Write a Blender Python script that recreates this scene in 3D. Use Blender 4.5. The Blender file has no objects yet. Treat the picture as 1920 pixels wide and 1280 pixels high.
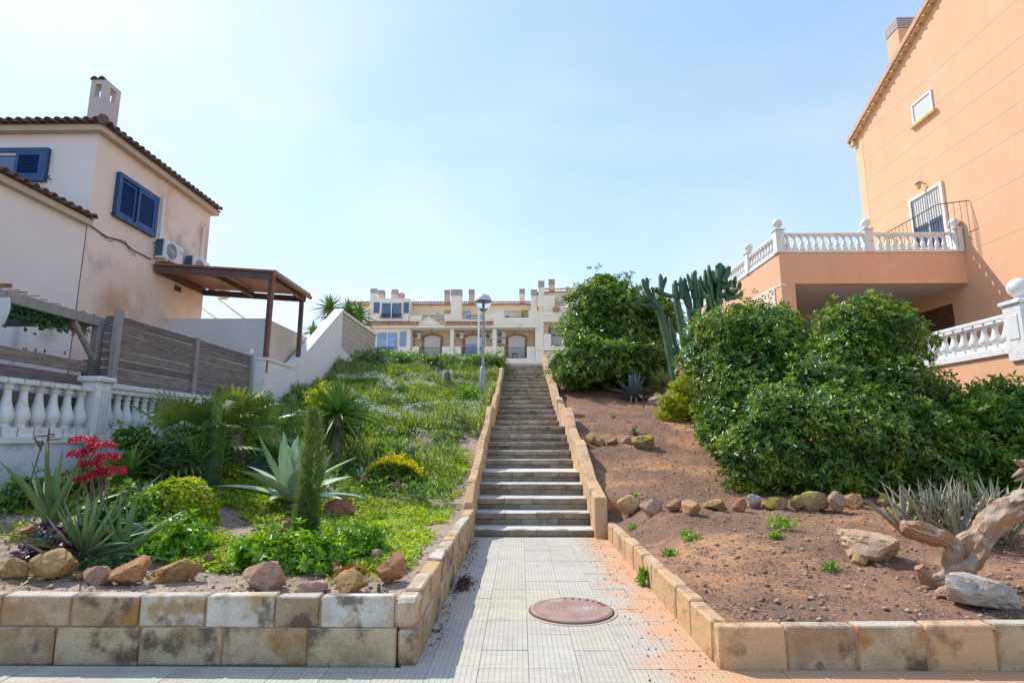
import bpy, bmesh, math, random
import numpy as np
from mathutils import Vector, Matrix, noise

# ------------------------------------------------------------------ camera, sky, sun, exposure
scene = bpy.context.scene
R = math.radians
F = 1062.0                      # focal length in pixels of the 1920 wide photograph
PITCH, YAW, CAMZ = R(9.6), R(0.81), 1.5
cam_data = bpy.data.cameras.new("camera")
cam_data.sensor_width = 36.0
cam_data.lens = 36.0 * F / 1920.0
cam_data.clip_start, cam_data.clip_end = 0.05, 3000.0
cam = bpy.data.objects.new("camera", cam_data)
scene.collection.objects.link(cam)
cam.location = (0, 0, CAMZ)
cam.rotation_euler = (R(90) + PITCH, 0, YAW)
scene.camera = cam

SUN = Vector((-0.70, 0.58, 1.0)).normalized()
world = bpy.data.worlds.new("World")
scene.world = world
world.use_nodes = True
wn, wl = world.node_tree.nodes, world.node_tree.links
wn.clear()
w_out = wn.new("ShaderNodeOutputWorld")
w_bg = wn.new("ShaderNodeBackground")
w_sky = wn.new("ShaderNodeTexSky")
w_sky.sky_type = 'NISHITA'
w_sky.sun_disc = False
w_sky.sun_elevation = math.asin(SUN.z)
w_sky.sun_rotation = math.atan2(SUN.x, SUN.y)
w_sky.altitude = 20
w_sky.air_density = 1.0
w_sky.dust_density = 0.5
w_sky.ozone_density = 1.6
# thin high cirrus veil over the whole dome
w_tc = wn.new("ShaderNodeTexCoord")
w_map = wn.new("ShaderNodeMapping")
w_map.inputs['Scale'].default_value = (1.0, 1.0, 2.2)
w_n1 = wn.new("ShaderNodeTexNoise")
w_n1.inputs['Scale'].default_value = 1.7
w_n1.inputs['Detail'].default_value = 7
w_n1.inputs['Roughness'].default_value = 0.52
w_n1.inputs['Distortion'].default_value = 0.6
w_rmp = wn.new("ShaderNodeMapRange")
w_rmp.inputs['From Min'].default_value = 0.42
w_rmp.inputs['From Max'].default_value = 0.70
w_rmp.inputs['To Min'].default_value = 0.0
w_rmp.inputs['To Max'].default_value = 0.42
w_mix = wn.new("ShaderNodeMix")
w_mix.data_type = 'RGBA'
w_veil = wn.new("ShaderNodeMix")
w_veil.data_type = 'RGBA'
w_veil.blend_type = 'MULTIPLY'
w_veil.inputs[0].default_value = 0.0
w_bw = wn.new("ShaderNodeRGBToBW")
w_cmb = wn.new("ShaderNodeVectorMath")
w_cmb.operation = 'SCALE'
w_cmb.inputs[0].default_value = (1.45, 1.5, 1.56)
wl.new(w_tc.outputs['Generated'], w_map.inputs[0])
wl.new(w_map.outputs[0], w_n1.inputs['Vector'])
wl.new(w_n1.outputs['Fac'], w_rmp.inputs['Value'])
wl.new(w_sky.outputs[0], w_bw.inputs[0])
wl.new(w_bw.outputs[0], w_cmb.inputs['Scale'])
wl.new(w_rmp.outputs[0], w_mix.inputs[0])
wl.new(w_sky.outputs[0], w_mix.inputs[6])
wl.new(w_cmb.outputs[0], w_mix.inputs[7])
# bright haze near the sun saturates softly, the same everywhere on the dome
w_lum = wn.new("ShaderNodeRGBToBW")
w_div = wn.new("ShaderNodeMath"); w_div.operation = 'MULTIPLY_ADD'
w_div.inputs[1].default_value = 0.36; w_div.inputs[2].default_value = 1.0
w_inv = wn.new("ShaderNodeMath"); w_inv.operation = 'DIVIDE'
w_inv.inputs[0].default_value = 1.57
w_scl = wn.new("ShaderNodeVectorMath"); w_scl.operation = 'SCALE'
wl.new(w_mix.outputs[2], w_lum.inputs[0])
wl.new(w_lum.outputs[0], w_div.inputs[0])
wl.new(w_div.outputs[0], w_inv.inputs[1])
wl.new(w_mix.outputs[2], w_scl.inputs[0])
wl.new(w_inv.outputs[0], w_scl.inputs['Scale'])
wl.new(w_scl.outputs[0], w_bg.inputs['Color'])
w_bg.inputs['Strength'].default_value = 0.15
wl.new(w_bg.outputs[0], w_out.inputs[0])

sun_data = bpy.data.lights.new("sun", 'SUN')
sun_data.energy = 2.0
sun_data.angle = R(0.55)
sun_data.color = (1.0, 0.95, 0.87)
sun = bpy.data.objects.new("sun", sun_data)
scene.collection.objects.link(sun)
sun.rotation_euler = SUN.to_track_quat('Z', 'Y').to_euler()
sun.location = (-20, 16, 40)

scene.view_settings.view_transform = 'Standard'
scene.view_settings.look = 'None'
scene.view_settings.exposure = 1.26
scene.view_settings.gamma = 1.0
scene.view_settings.use_curve_mapping = False
scene.cycles.max_bounces = 7
scene.cycles.diffuse_bounces = 4
scene.cycles.transparent_max_bounces = 12
scene.cycles.caustics_reflective = False
scene.cycles.caustics_refractive = False

# ------------------------------------------------------------------ helpers
rng = np.random.default_rng(7)
random.seed(7)
COL = scene.collection


def ray(px, py):
    cx, cy = (px - 960) / F, -(py - 640) / F
    x = cx
    y = math.cos(PITCH) - cy * math.sin(PITCH)
    z = math.sin(PITCH) + cy * math.cos(PITCH)
    c, s = math.cos(YAW), math.sin(YAW)
    return Vector((x * c - y * s, x * s + y * c, z))


def at(px, py, Y):              # the point at depth Y on the sight line of a photograph pixel
    d = ray(px, py)
    t = Y / d.y
    return Vector((d.x * t, Y, CAMZ + d.z * t))


def atx(px, py, X):             # the same on a plane of constant X
    d = ray(px, py)
    t = X / d.x
    return Vector((X, d.y * t, CAMZ + d.z * t))


def on(px, py, zf):             # where that sight line meets a terrain
    d = ray(px, py)
    prev = None
    Y = 3.0
    while Y < 33:
        t = Y / d.y
        p = Vector((d.x * t, Y, CAMZ + d.z * t))
        g = p.z - float(zf(p.x, p.y))
        if g <= 0:
            return Vector((p.x, p.y, float(zf(p.x, p.y))))
        Y += 0.02
    return p


def tag(o, label=None, cat=None, group=None, kind=None):
    if label:
        o['label'] = label
    if cat:
        o['category'] = cat
    if group:
        o['group'] = group
    if kind:
        o['kind'] = kind
    return o


def thing(name, label, cat, loc=(0, 0, 0), group=None):
    o = bpy.data.objects.new(name, None)
    o.empty_display_size = 0.2
    COL.objects.link(o)
    o.location = loc
    return tag(o, label, cat, group)


def wmat(o):
    m = o.matrix_basis.copy()
    if o.parent is not None:
        m = wmat(o.parent) @ o.matrix_parent_inverse @ m
    return m


def link(name, mesh, parent=None, world_coords=True):
    o = bpy.data.objects.new(name, mesh)
    COL.objects.link(o)
    if parent is not None:
        o.parent = parent
        if world_coords:
            o.matrix_parent_inverse = wmat(parent).inverted()
    return o


class MB:
    def __init__(s):
        s.v, s.f = [], []

    def add(s, vs, fs):
        b = len(s.v)
        s.v.extend([tuple(v) for v in vs])
        s.f.extend([tuple(i + b for i in f) for f in fs])
        return s

    def box(s, x0, x1, y0, y1, z0, z1):
        return s.add([(x0, y0, z0), (x1, y0, z0), (x1, y1, z0), (x0, y1, z0), (x0, y0, z1), (x1, y0, z1), (x1, y1, z1), (x0, y1, z1)],
                     [(0, 3, 2, 1), (4, 5, 6, 7), (0, 1, 5, 4), (1, 2, 6, 5), (2, 3, 7, 6), (3, 0, 4, 7)])

    def beam(s, a, b, w, h, up=(0, 0, 1)):
        a, b = Vector(a), Vector(b)
        d = (b - a).normalized()
        u = Vector(up)
        if abs(d.dot(u)) > 0.98:
            u = Vector((0, 1, 0))
        r = d.cross(u).normalized()
        u = r.cross(d).normalized()
        r, u = r * w / 2, u * h / 2
        return s.add([a - r - u, a + r - u, a + r + u, a - r + u, b - r - u, b + r - u, b + r + u, b - r + u],
                     [(0, 1, 2, 3), (7, 6, 5, 4), (0, 4, 5, 1), (1, 5, 6, 2), (2, 6, 7, 3), (3, 7, 4, 0)])

    def tube(s, pts, rad, n=8, cap=True):
        pts = [Vector(p) for p in pts]
        if not hasattr(rad, '__len__'):
            rad = [rad] * len(pts)
        rings = []
        ref = Vector((0.31, 0.17, 0.93)).normalized()
        for i, p in enumerate(pts):
            d = (pts[min(i + 1, len(pts) - 1)] - pts[max(i - 1, 0)]).normalized()
            if abs(d.dot(ref)) > 0.97:
                ref = Vector((0.9, 0.3, 0.1)).normalized()
            r = d.cross(ref).normalized()
            u = r.cross(d)
            rings.append([p + (r * math.cos(2 * math.pi * k / n) + u * math.sin(2 * math.pi * k / n)) * rad[i] for k in range(n)])
        vs = [v for rg in rings for v in rg]
        fs = []
        for i in range(len(pts) - 1):
            for k in range(n):
                a, b = i * n + k, i * n + (k + 1) % n
                fs.append((a, a + n, b + n, b))
        if cap:
            fs.append(tuple(range(n)))
            fs.append(tuple(reversed([(len(pts) - 1) * n + k for k in range(n)])))
        return s.add(vs, fs)

    def lathe(s, prof, c=(0, 0, 0), n=16, cap=True):
        c = Vector(c)
        vs, fs = [], []
        for r, z in prof:
            for k in range(n):
                a = 2 * math.pi * k / n
                vs.append((c.x + r * math.cos(a), c.y + r * math.sin(a), c.z + z))
        for i in range(len(prof) - 1):
            for k in range(n):
                a, b = i * n + k, i * n + (k + 1) % n
                fs.append((a, b, b + n, a + n))
        if cap:
            fs.append(tuple(reversed(range(n))))
            fs.append(tuple((len(prof) - 1) * n + k for k in range(n)))
        return s.add(vs, fs)

    def extr(s, poly, axis, a0, a1):       # polygon in the other two axes, extruded along one
        def P(u, v, a):
            return {'x': (a, u, v), 'y': (u, a, v), 'z': (u, v, a)}[axis]
        n = len(poly)
        vs = [P(u, v, a0) for u, v in poly] + [P(u, v, a1) for u, v in poly]
        fs = [tuple(range(n)), tuple(reversed(range(n, 2 * n)))]
        for i in range(n):
            j = (i + 1) % n
            fs.append((i, i + n, j + n, j))
        return s.add(vs, fs)

    def mesh(s, name, mat, smooth=False, fix=True, bevel=0.0):
        me = bpy.data.meshes.new(name)
        me.from_pydata(s.v, [], s.f)
        if fix or bevel:
            bm = bmesh.new()
            bm.from_mesh(me)
            bmesh.ops.recalc_face_normals(bm, faces=bm.faces)
            if bevel:
                bmesh.ops.bevel(bm, geom=list(bm.edges), offset=bevel, segments=1, affect='EDGES', profile=0.5)
            bm.to_mesh(me)
            bm.free()
        if mat:
            me.materials.append(mat)
        if smooth:
            me.polygons.foreach_set('use_smooth', [True] * len(me.polygons))
            if smooth == 'auto':
                try:
                    me.set_sharp_from_angle(angle=R(38))
                except Exception:
                    pass
        return me

    def obj(s, name, mat, parent=None, smooth=False, bevel=0.0, world_coords=True):
        return link(name, s.mesh(name, mat, smooth, True, bevel), parent, world_coords)


def np_mesh(name, verts, faces, mat, smooth=False):
    me = bpy.data.meshes.new(name)
    nv, (nf, k) = len(verts), faces.shape
    me.vertices.add(nv)
    me.vertices.foreach_set('co', verts.astype(np.float32).ravel())
    me.loops.add(nf * k)
    me.loops.foreach_set('vertex_index', faces.astype(np.int32).ravel())
    me.polygons.add(nf)
    me.polygons.foreach_set('loop_start', np.arange(0, nf * k, k, dtype=np.int32))
    me.polygons.foreach_set('loop_total', np.full(nf, k, dtype=np.int32))
    if smooth:
        me.polygons.foreach_set('use_smooth', np.ones(nf, dtype=bool))
    me.update(calc_edges=True)
    me.validate()
    if mat:
        me.materials.append(mat)
    return me


def unit(a):
    return a / np.maximum(np.linalg.norm(a, axis=1, keepdims=True), 1e-9)


def leaves(name, pos, dirs, nrm, length, width, mat, droop=0.12, fold=0.18):
    """one folded, slightly drooping diamond leaf (two quads) at every position"""
    n = len(pos)
    d = unit(dirs)
    s = unit(np.cross(d, nrm))
    u = np.cross(s, d)
    L, W = np.broadcast_to(length, n)[:, None], np.broadcast_to(width, n)[:, None]
    base = pos
    tip = pos + d * L - u * L * droop
    mid = pos + d * L * 0.52
    l = mid + s * W * 0.5 + u * W * fold
    r = mid - s * W * 0.5 + u * W * fold
    v = np.stack([base, l, tip, r], 1).reshape(-1, 3)
    i = np.arange(n)[:, None] * 4
    f = np.concatenate([i + np.array([[0, 2, 1]]), i + np.array([[0, 3, 2]])], 1).reshape(-1, 3)
    return np_mesh(name, v, f, mat)


def rdir(n):
    return unit(rng.normal(size=(n, 3)))


# ------------------------------------------------------------------ materials
def node(nt, t, **kw):
    n = nt.nodes.new(t)
    for k, v in kw.items():
        setattr(n, k, v)
    return n


def c4(c):
    return (c[0], c[1], c[2], 1.0)


def mat(name, c1, c2=None, scale=4.0, rough=0.85, lo=0.35, hi=0.65, detail=6, bump=0.0, bscale=60.0, bdist=0.01, rnd=0.0, hue=0.0,
        c3=None, s3=1.5, lo3=0.55, hi3=0.7, st3=(1, 1, 1), c5=None, s5=14.0, lo5=0.55, hi5=0.62, island=0.0, ci=None, trans=0.0, metal=0.0,
        spec=0.5, stretch=(1, 1, 1), worldc=False, coat=0.0, alpha=None, up=None, speck=None):
    m = bpy.data.materials.new(name)
    m.use_nodes = True
    nt = m.node_tree
    L = nt.links.new
    b = nt.nodes['Principled BSDF']
    out = nt.nodes['Material Output']
    b.inputs['Roughness'].default_value = rough
    b.inputs['Metallic'].default_value = metal
    b.inputs['Specular IOR Level'].default_value = spec
    b.inputs['Coat Weight'].default_value = coat
    info = node(nt, 'ShaderNodeObjectInfo')
    if worldc:
        vec = node(nt, 'ShaderNodeNewGeometry').outputs['Position']
    else:
        tc = node(nt, 'ShaderNodeTexCoord')
        off = node(nt, 'ShaderNodeVectorMath', operation='MULTIPLY_ADD')
        rv = node(nt, 'ShaderNodeCombineXYZ')
        L(info.outputs['Random'], rv.inputs[0]); L(info.outputs['Random'], rv.inputs[1]); L(info.outputs['Random'], rv.inputs[2])
        L(rv.outputs[0], off.inputs[0]); off.inputs[1].default_value = (37, 53, 71)
        L(tc.outputs['Object'], off.inputs[2])
        vec = off.outputs[0]
    mp = node(nt, 'ShaderNodeMapping')
    mp.inputs['Scale'].default_value = stretch
    L(vec, mp.inputs[0])

    def noisefac(sc, lo_, hi_, v, det=6):
        n = node(nt, 'ShaderNodeTexNoise')
        n.inputs['Scale'].default_value = sc
        n.inputs['Detail'].default_value = det
        n.inputs['Roughness'].default_value = 0.6
        L(v, n.inputs['Vector'])
        r = node(nt, 'ShaderNodeMapRange', interpolation_type='SMOOTHSTEP')
        r.inputs['From Min'].default_value = lo_
        r.inputs['From Max'].default_value = hi_
        L(n.outputs['Fac'], r.inputs['Value'])
        return r.outputs[0]

    def mix(fac, a, bb, blend='MIX'):
        x = node(nt, 'ShaderNodeMix', data_type='RGBA', blend_type=blend)
        if isinstance(fac, float):
            x.inputs[0].default_value = fac
        else:
            L(fac, x.inputs[0])
        for sock, val in ((6, a), (7, bb)):
            if isinstance(val, tuple):
                x.inputs[sock].default_value = c4(val)
            else:
                L(val, x.inputs[sock])
        return x.outputs[2]

    col = tuple(c1)
    if c2 is not None:
        col = mix(noisefac(scale, lo, hi, mp.outputs[0], detail), tuple(c1), tuple(c2))
    if c3 is not None:
        m3 = node(nt, 'ShaderNodeMapping')
        m3.inputs['Scale'].default_value = st3
        m3.inputs['Location'].default_value = (11.3, 4.1, 7.7)
        L(vec, m3.inputs[0])
        col = mix(noisefac(s3, lo3, hi3, m3.outputs[0]), col, tuple(c3))
    if c5 is not None:
        col = mix(noisefac(s5, lo5, hi5, vec), col, tuple(c5))
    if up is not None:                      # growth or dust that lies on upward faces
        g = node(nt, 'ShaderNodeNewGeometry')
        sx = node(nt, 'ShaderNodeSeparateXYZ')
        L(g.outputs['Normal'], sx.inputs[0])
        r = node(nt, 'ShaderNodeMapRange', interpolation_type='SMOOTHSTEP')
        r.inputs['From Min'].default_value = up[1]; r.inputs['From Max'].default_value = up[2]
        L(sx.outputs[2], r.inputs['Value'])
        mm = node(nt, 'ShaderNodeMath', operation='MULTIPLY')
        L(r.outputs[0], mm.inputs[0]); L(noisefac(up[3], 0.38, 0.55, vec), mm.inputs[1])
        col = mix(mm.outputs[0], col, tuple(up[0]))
    if ci is not None:
        g = node(nt, 'ShaderNodeNewGeometry')
        col = mix(g.outputs['Random Per Island'], col, tuple(ci))
    if rnd or hue or island:
        h = node(nt, 'ShaderNodeHueSaturation')
        if isinstance(col, tuple):
            h.inputs['Color'].default_value = c4(col)
        else:
            L(col, h.inputs['Color'])
        src = info.outputs['Random']
        amt = rnd
        if island:
            src = node(nt, 'ShaderNodeNewGeometry').outputs['Random Per Island']
            amt = island
        r = node(nt, 'ShaderNodeMapRange')
        r.inputs['To Min'].default_value = 1 - amt; r.inputs['To Max'].default_value = 1 + amt
        L(src, r.inputs['Value']); L(r.outputs[0], h.inputs['Value'])
        if hue:
            wv = node(nt, 'ShaderNodeMath', operation='MULTIPLY_ADD')
            fr = node(nt, 'ShaderNodeMath', operation='FRACT')
            ml = node(nt, 'ShaderNodeMath', operation='MULTIPLY')
            L(src, ml.inputs[0]); ml.inputs[1].default_value = 7.31
            L(ml.outputs[0], fr.inputs[0]); L(fr.outputs[0], wv.inputs[0])
            wv.inputs[1].default_value = 2 * hue; wv.inputs[2].default_value = 0.5 - hue
            L(wv.outputs[0], h.inputs['Hue'])
        col = h.outputs['Color']
    if speck:
        n = node(nt, 'ShaderNodeTexNoise')
        n.inputs['Scale'].default_value = speck[0]
        n.inputs['Detail'].default_value = 4
        n.inputs['Roughness'].default_value = 0.75
        L(vec, n.inputs['Vector'])
        r = node(nt, 'ShaderNodeMapRange')
        r.inputs['From Min'].default_value = 0.32; r.inputs['From Max'].default_value = 0.62
        r.inputs['To Min'].default_value = 1 - speck[1]; r.inputs['To Max'].default_value = 1 + speck[1] * 0.35
        L(n.outputs['Fac'], r.inputs['Value'])
        sc_ = node(nt, 'ShaderNodeVectorMath', operation='SCALE')
        if isinstance(col, tuple):
            sc_.inputs[0].default_value = col
        else:
            L(col, sc_.inputs[0])
        L(r.outputs[0], sc_.inputs['Scale'])
        col = sc_.outputs[0]
    if isinstance(col, tuple):
        b.inputs['Base Color'].default_value = c4(col)
    else:
        L(col, b.inputs['Base Color'])
    if bump:
        n = node(nt, 'ShaderNodeTexNoise')
        n.inputs['Scale'].default_value = bscale
        n.inputs['Detail'].default_value = 5
        n.inputs['Roughness'].default_value = 0.65
        L(mp.outputs[0], n.inputs['Vector'])
        bp = node(nt, 'ShaderNodeBump')
        bp.inputs['Strength'].default_value = bump
        bp.inputs['Distance'].default_value = bdist
        L(n.outputs['Fac'], bp.inputs['Height'])
        L(bp.outputs[0], b.inputs['Normal'])
    if trans:
        t = node(nt, 'ShaderNodeBsdfTranslucent')
        hs = node(nt, 'ShaderNodeHueSaturation')
        hs.inputs['Hue'].default_value = 0.48
        hs.inputs['Saturation'].default_value = 1.1
        hs.inputs['Value'].default_value = 1.5
        if isinstance(col, tuple):
            hs.inputs['Color'].default_value = c4(col)
        else:
            L(col, hs.inputs['Color'])
        L(hs.outputs[0], t.inputs['Color'])
        ms = node(nt, 'ShaderNodeMixShader')
        ms.inputs[0].default_value = trans
        L(b.outputs[0], ms.inputs[1]); L(t.outputs[0], ms.inputs[2])
        L(ms.outputs[0], out.inputs['Surface'])
    return m


def tile_mat(name, c1, c2, nx, ny, dirt=True):
    """cast pavement tile: raised pads with grooves, grime in the grooves, drifted orange soil"""
    m = mat(name, c1, c2, scale=7, rough=0.8, rnd=0.05, hue=0.006, c3=(0.40, 0.35, 0.28), s3=3.0, lo3=0.56, hi3=0.75)
    nt = m.node_tree
    L = nt.links.new
    b = nt.nodes['Principled BSDF']
    src = b.inputs['Base Color'].links[0].from_socket
    tc = node(nt, 'ShaderNodeTexCoord')
    sp = node(nt, 'ShaderNodeSeparateXYZ')
    L(tc.outputs['Object'], sp.inputs[0])
    hs = []
    for ax, n, wd in ((0, nx, 0.11), (1, ny, 0.11 * ny / nx)):
        if not n:
            continue
        a = node(nt, 'ShaderNodeMath', operation='MULTIPLY_ADD')
        L(sp.outputs[ax], a.inputs[0]); a.inputs[1].default_value = n / 0.33; a.inputs[2].default_value = 50.5
        p = node(nt, 'ShaderNodeMath', operation='PINGPONG')
        L(a.outputs[0], p.inputs[0]); p.inputs[1].default_value = 0.5
        r = node(nt, 'ShaderNodeMapRange', interpolation_type='SMOOTHSTEP')
        r.inputs['From Min'].default_value = wd * 0.45; r.inputs['From Max'].default_value = wd * 1.25
        L(p.outputs[0], r.inputs['Value'])
        hs.append(r.outputs[0])
    h = hs[0]
    if len(hs) > 1:
        mn = node(nt, 'ShaderNodeMath', operation='MINIMUM')
        L(hs[0], mn.inputs[0]); L(hs[1], mn.inputs[1])
        h = mn.outputs[0]
    mx = node(nt, 'ShaderNodeMix', data_type='RGBA')
    mx.inputs[6].default_value = (0.30, 0.285, 0.25, 1)
    gm = node(nt, 'ShaderNodeMapRange')
    gm.inputs['To Min'].default_value = 0.6
    L(h, gm.inputs['Value']); L(gm.outputs[0], mx.inputs[0]); L(src, mx.inputs[7])
    col = mx.outputs[2]
    if dirt:
        g = node(nt, 'ShaderNodeNewGeometry')
        s2 = node(nt, 'ShaderNodeSeparateXYZ')
        L(g.outputs['Position'], s2.inputs[0])
        n1 = node(nt, 'ShaderNodeTexNoise'); n1.inputs['Scale'].default_value = 2.1; n1.inputs['Detail'].default_value = 8; n1.inputs['Roughness'].default_value = 0.62
        L(g.outputs['Position'], n1.inputs['Vector'])
        a = node(nt, 'ShaderNodeMapRange'); a.inputs['From Min'].default_value = 0.3; a.inputs['From Max'].default_value = 1.31
        a.inputs['To Min'].default_value = -0.27; a.inputs['To Max'].default_value = 0.36
        L(s2.outputs[0], a.inputs['Value'])
        ad = node(nt, 'ShaderNodeMath', operation='ADD'); L(a.outputs[0], ad.inputs[0]); L(n1.outputs['Fac'], ad.inputs[1])
        r = node(nt, 'ShaderNodeMapRange', interpolation_type='SMOOTHSTEP'); r.inputs['From Min'].default_value = 0.50; r.inputs['From Max'].default_value = 0.80
        L(ad.outputs[0], r.inputs['Value'])
        m2 = node(nt, 'ShaderNodeMix', data_type='RGBA')
        L(r.outputs[0], m2.inputs[0]); L(col, m2.inputs[6]); m2.inputs[7].default_value = (0.58, 0.34, 0.19, 1)
        col = m2.outputs[2]
    L(col, b.inputs['Base Color'])
    bp = node(nt, 'ShaderNodeBump'); bp.inputs['Strength'].default_value = 0.6; bp.inputs['Distance'].default_value = 0.004
    L(h, bp.inputs['Height']); L(bp.outputs[0], b.inputs['Normal'])
    return m


def glass_mat(name, tint=(0.05, 0.08, 0.12), rough=0.08):
    return mat(name, tint, tuple(x * 1.6 for x in tint), scale=1.2, rough=rough, spec=0.9, coat=0.3)


WHITE = mat('white_paint', (0.78, 0.78, 0.76), (0.70, 0.70, 0.68), scale=3, rough=0.6, c3=(0.52, 0.50, 0.42), s3=4, lo3=0.6, hi3=0.85, bump=0.15, bscale=90)
WHITE2 = mat('white_cast_stone', (0.80, 0.80, 0.79), (0.72, 0.71, 0.67), scale=5, rough=0.55, c3=(0.46, 0.42, 0.33), s3=7, lo3=0.54, hi3=0.74, rnd=0.05, hue=.004, speck=(40, .12))
WHITEWALL = mat('white_render', (0.84, 0.83, 0.81), (0.79, 0.78, 0.76), scale=0.9, rough=0.8, c3=(0.55, 0.54, 0.52), s3=0.8, st3=(3, 3, 0.35), lo3=0.52, hi3=0.8, bump=0.2, bscale=50)
PEELWALL = mat('peeling_grey_render', (0.50, 0.51, 0.53), (0.66, 0.67, 0.70), scale=2.2, rough=0.9, lo=0.44, hi=0.52, detail=9, c3=(0.36, 0.35, 0.35), s3=1.6, lo3=0.56, hi3=0.75, bump=0.4, bscale=14, bdist=0.02)
CREAM = mat('cream_render', (0.90, 0.77, 0.55), (0.87, 0.74, 0.52), scale=0.6, rough=0.9, c3=(0.62, 0.52, 0.40), s3=0.5, st3=(2, 2, .4), lo3=0.58, hi3=0.8)
CREAM2 = mat('pale_cream_render', (0.90, 0.81, 0.66), (0.87, 0.78, 0.63), scale=0.6, rough=0.9, c3=(0.62, 0.55, 0.46), s3=0.5, st3=(2, 2, .4), lo3=0.58, hi3=0.8)
PINKB = mat('pink_block_render', (0.68, 0.50, 0.40), (0.72, 0.58, 0.48), scale=2, rough=0.9)
OCHREW = mat('ochre_render', (0.62, 0.44, 0.16), (0.55, 0.38, 0.15), scale=1, rough=0.9)
GREYCAP = mat('grey_chimney_cowl', (0.46, 0.42, 0.39), (0.54, 0.49, 0.45), scale=4, rough=0.9)
TERRA = mat('terracotta_tile', (0.50, 0.22, 0.12), (0.62, 0.36, 0.22), scale=3, rough=0.85, rnd=0.25, hue=0.012, c3=(0.22, 0.15, 0.12), s3=2, lo3=0.55, hi3=0.72)
DARKTILE = mat('weathered_dark_tile', (0.16, 0.10, 0.085), (0.26, 0.17, 0.14), scale=6, rough=0.9, rnd=0.25, c3=(0.08, 0.07, 0.065), s3=5, lo3=0.5, hi3=0.7)
ORANGE = mat('orange_render', (0.76, 0.435, 0.26), (0.73, 0.41, 0.24), scale=0.7, rough=0.9, lo=0.3, hi=0.7, bump=0.12, bscale=70, c3=(0.68, 0.38, 0.225), s3=0.7, st3=(2.5, 2.5, .35), lo3=0.50, hi3=0.80, c5=(0.79, 0.48, 0.30), s5=0.9, lo5=.55, hi5=.75)
ORANGE2 = mat('ochre_orange_trim', (0.66, 0.42, 0.20), (0.58, 0.36, 0.18), scale=3, rough=0.85)
HOUSEW = mat('stained_beige_render', (0.87, 0.71, 0.59), (0.83, 0.67, 0.55), scale=0.8, rough=0.9, c3=(0.62, 0.39, 0.24), s3=0.5, lo3=0.47, hi3=0.68, c5=(0.44, 0.38, 0.34), s5=0.6, lo5=0.60, hi5=0.78, bump=0.15, bscale=60)
HOUSEF = mat('lilac_grey_render', (0.87, 0.78, 0.70), (0.83, 0.74, 0.66), scale=0.7, rough=0.9, c3=(0.52, 0.38, 0.28), s3=0.5, lo3=0.62, hi3=0.8, bump=0.15, bscale=60)
GREYW = mat('pale_grey_render', (0.70, 0.68, 0.67), (0.65, 0.63, 0.62), scale=0.8, rough=0.9, c3=(0.60, 0.47, 0.33), s3=0.6, lo3=0.6, hi3=0.75, bump=0.15)
BEIGEB = mat('beige_block', (0.56, 0.50, 0.42), (0.48, 0.42, 0.35), scale=9, rough=0.95, rnd=0.07, bump=0.6, bscale=30, bdist=0.01)
BLUE = mat('blue_lacquer', (0.014, 0.055, 0.18), (0.018, 0.065, 0.21), scale=3, rough=0.45)
WOOD = mat('weathered_wood', (0.15, 0.12, 0.10), (0.24, 0.20, 0.175), scale=3, rough=0.85, stretch=(12, 1.2, 12), rnd=0.22, c3=(0.11, 0.085, 0.07), s3=3, st3=(5, 1, 5), lo3=0.55, hi3=0.75, bump=0.4, bscale=8)
WOODG = mat('grey_post_wood', (0.26, 0.24, 0.22), (0.36, 0.33, 0.31), scale=3, rough=0.85, stretch=(10, 10, 1), rnd=0.1, bump=0.3, bscale=8)
BROWNM = mat('brown_metal', (0.10, 0.055, 0.045), (0.14, 0.08, 0.06), scale=5, rough=0.5)
REDM = mat('red_brown_metal', (0.22, 0.07, 0.045), (0.28, 0.10, 0.06), scale=5, rough=0.5)
SHEETM = mat('brown_sandwich_sheet', (0.26, 0.10, 0.055), (0.34, 0.15, 0.09), scale=4, rough=0.5, rnd=0.1)
RAIL = mat('dark_iron', (0.03, 0.03, 0.035), (0.05, 0.045, 0.045), scale=9, rough=0.6)
ACW = mat('white_plastic', (0.76, 0.76, 0.74), (0.72, 0.71, 0.68), scale=5, rough=0.5)
ACD = mat('dark_grille', (0.05, 0.05, 0.06), (0.08, 0.08, 0.09), scale=8, rough=0.6)
PVC = mat('white_pvc', (0.80, 0.80, 0.80), (0.74, 0.74, 0.73), scale=4, rough=0.45)
GLASS = glass_mat('dark_window_glass', (0.05, 0.075, 0.13))
GLASSB = glass_mat('blue_window_glass', (0.16, 0.24, 0.40), 0.15)
TEAL = glass_mat('teal_window_glass', (0.10, 0.22, 0.26), 0.15)
ROLLER = mat('white_roller_shutter', (0.72, 0.70, 0.66), (0.66, 0.64, 0.60), scale=30, rough=0.6, stretch=(0.1, 0.1, 3))
BRICKA = mat('brown_arch_brick', (0.30, 0.17, 0.11), (0.40, 0.25, 0.17), scale=9, rough=0.9, rnd=0.2)
GALV = mat('galvanised_steel', (0.30, 0.33, 0.34), (0.38, 0.41, 0.42), scale=9, rough=0.5, metal=0.55)
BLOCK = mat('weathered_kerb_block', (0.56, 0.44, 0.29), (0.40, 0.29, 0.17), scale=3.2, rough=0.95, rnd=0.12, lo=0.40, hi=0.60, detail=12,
            c3=(0.42, 0.21, 0.07), s3=2.3, lo3=0.52, hi3=0.66, c5=(0.15, 0.11, 0.075), s5=3.6, lo5=0.52, hi5=0.66, bump=0.9, bscale=18, bdist=0.02, hue=0.01, speck=(110, 0.26), up=((0.57, 0.51, 0.42), .5, .9, 3))
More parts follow.
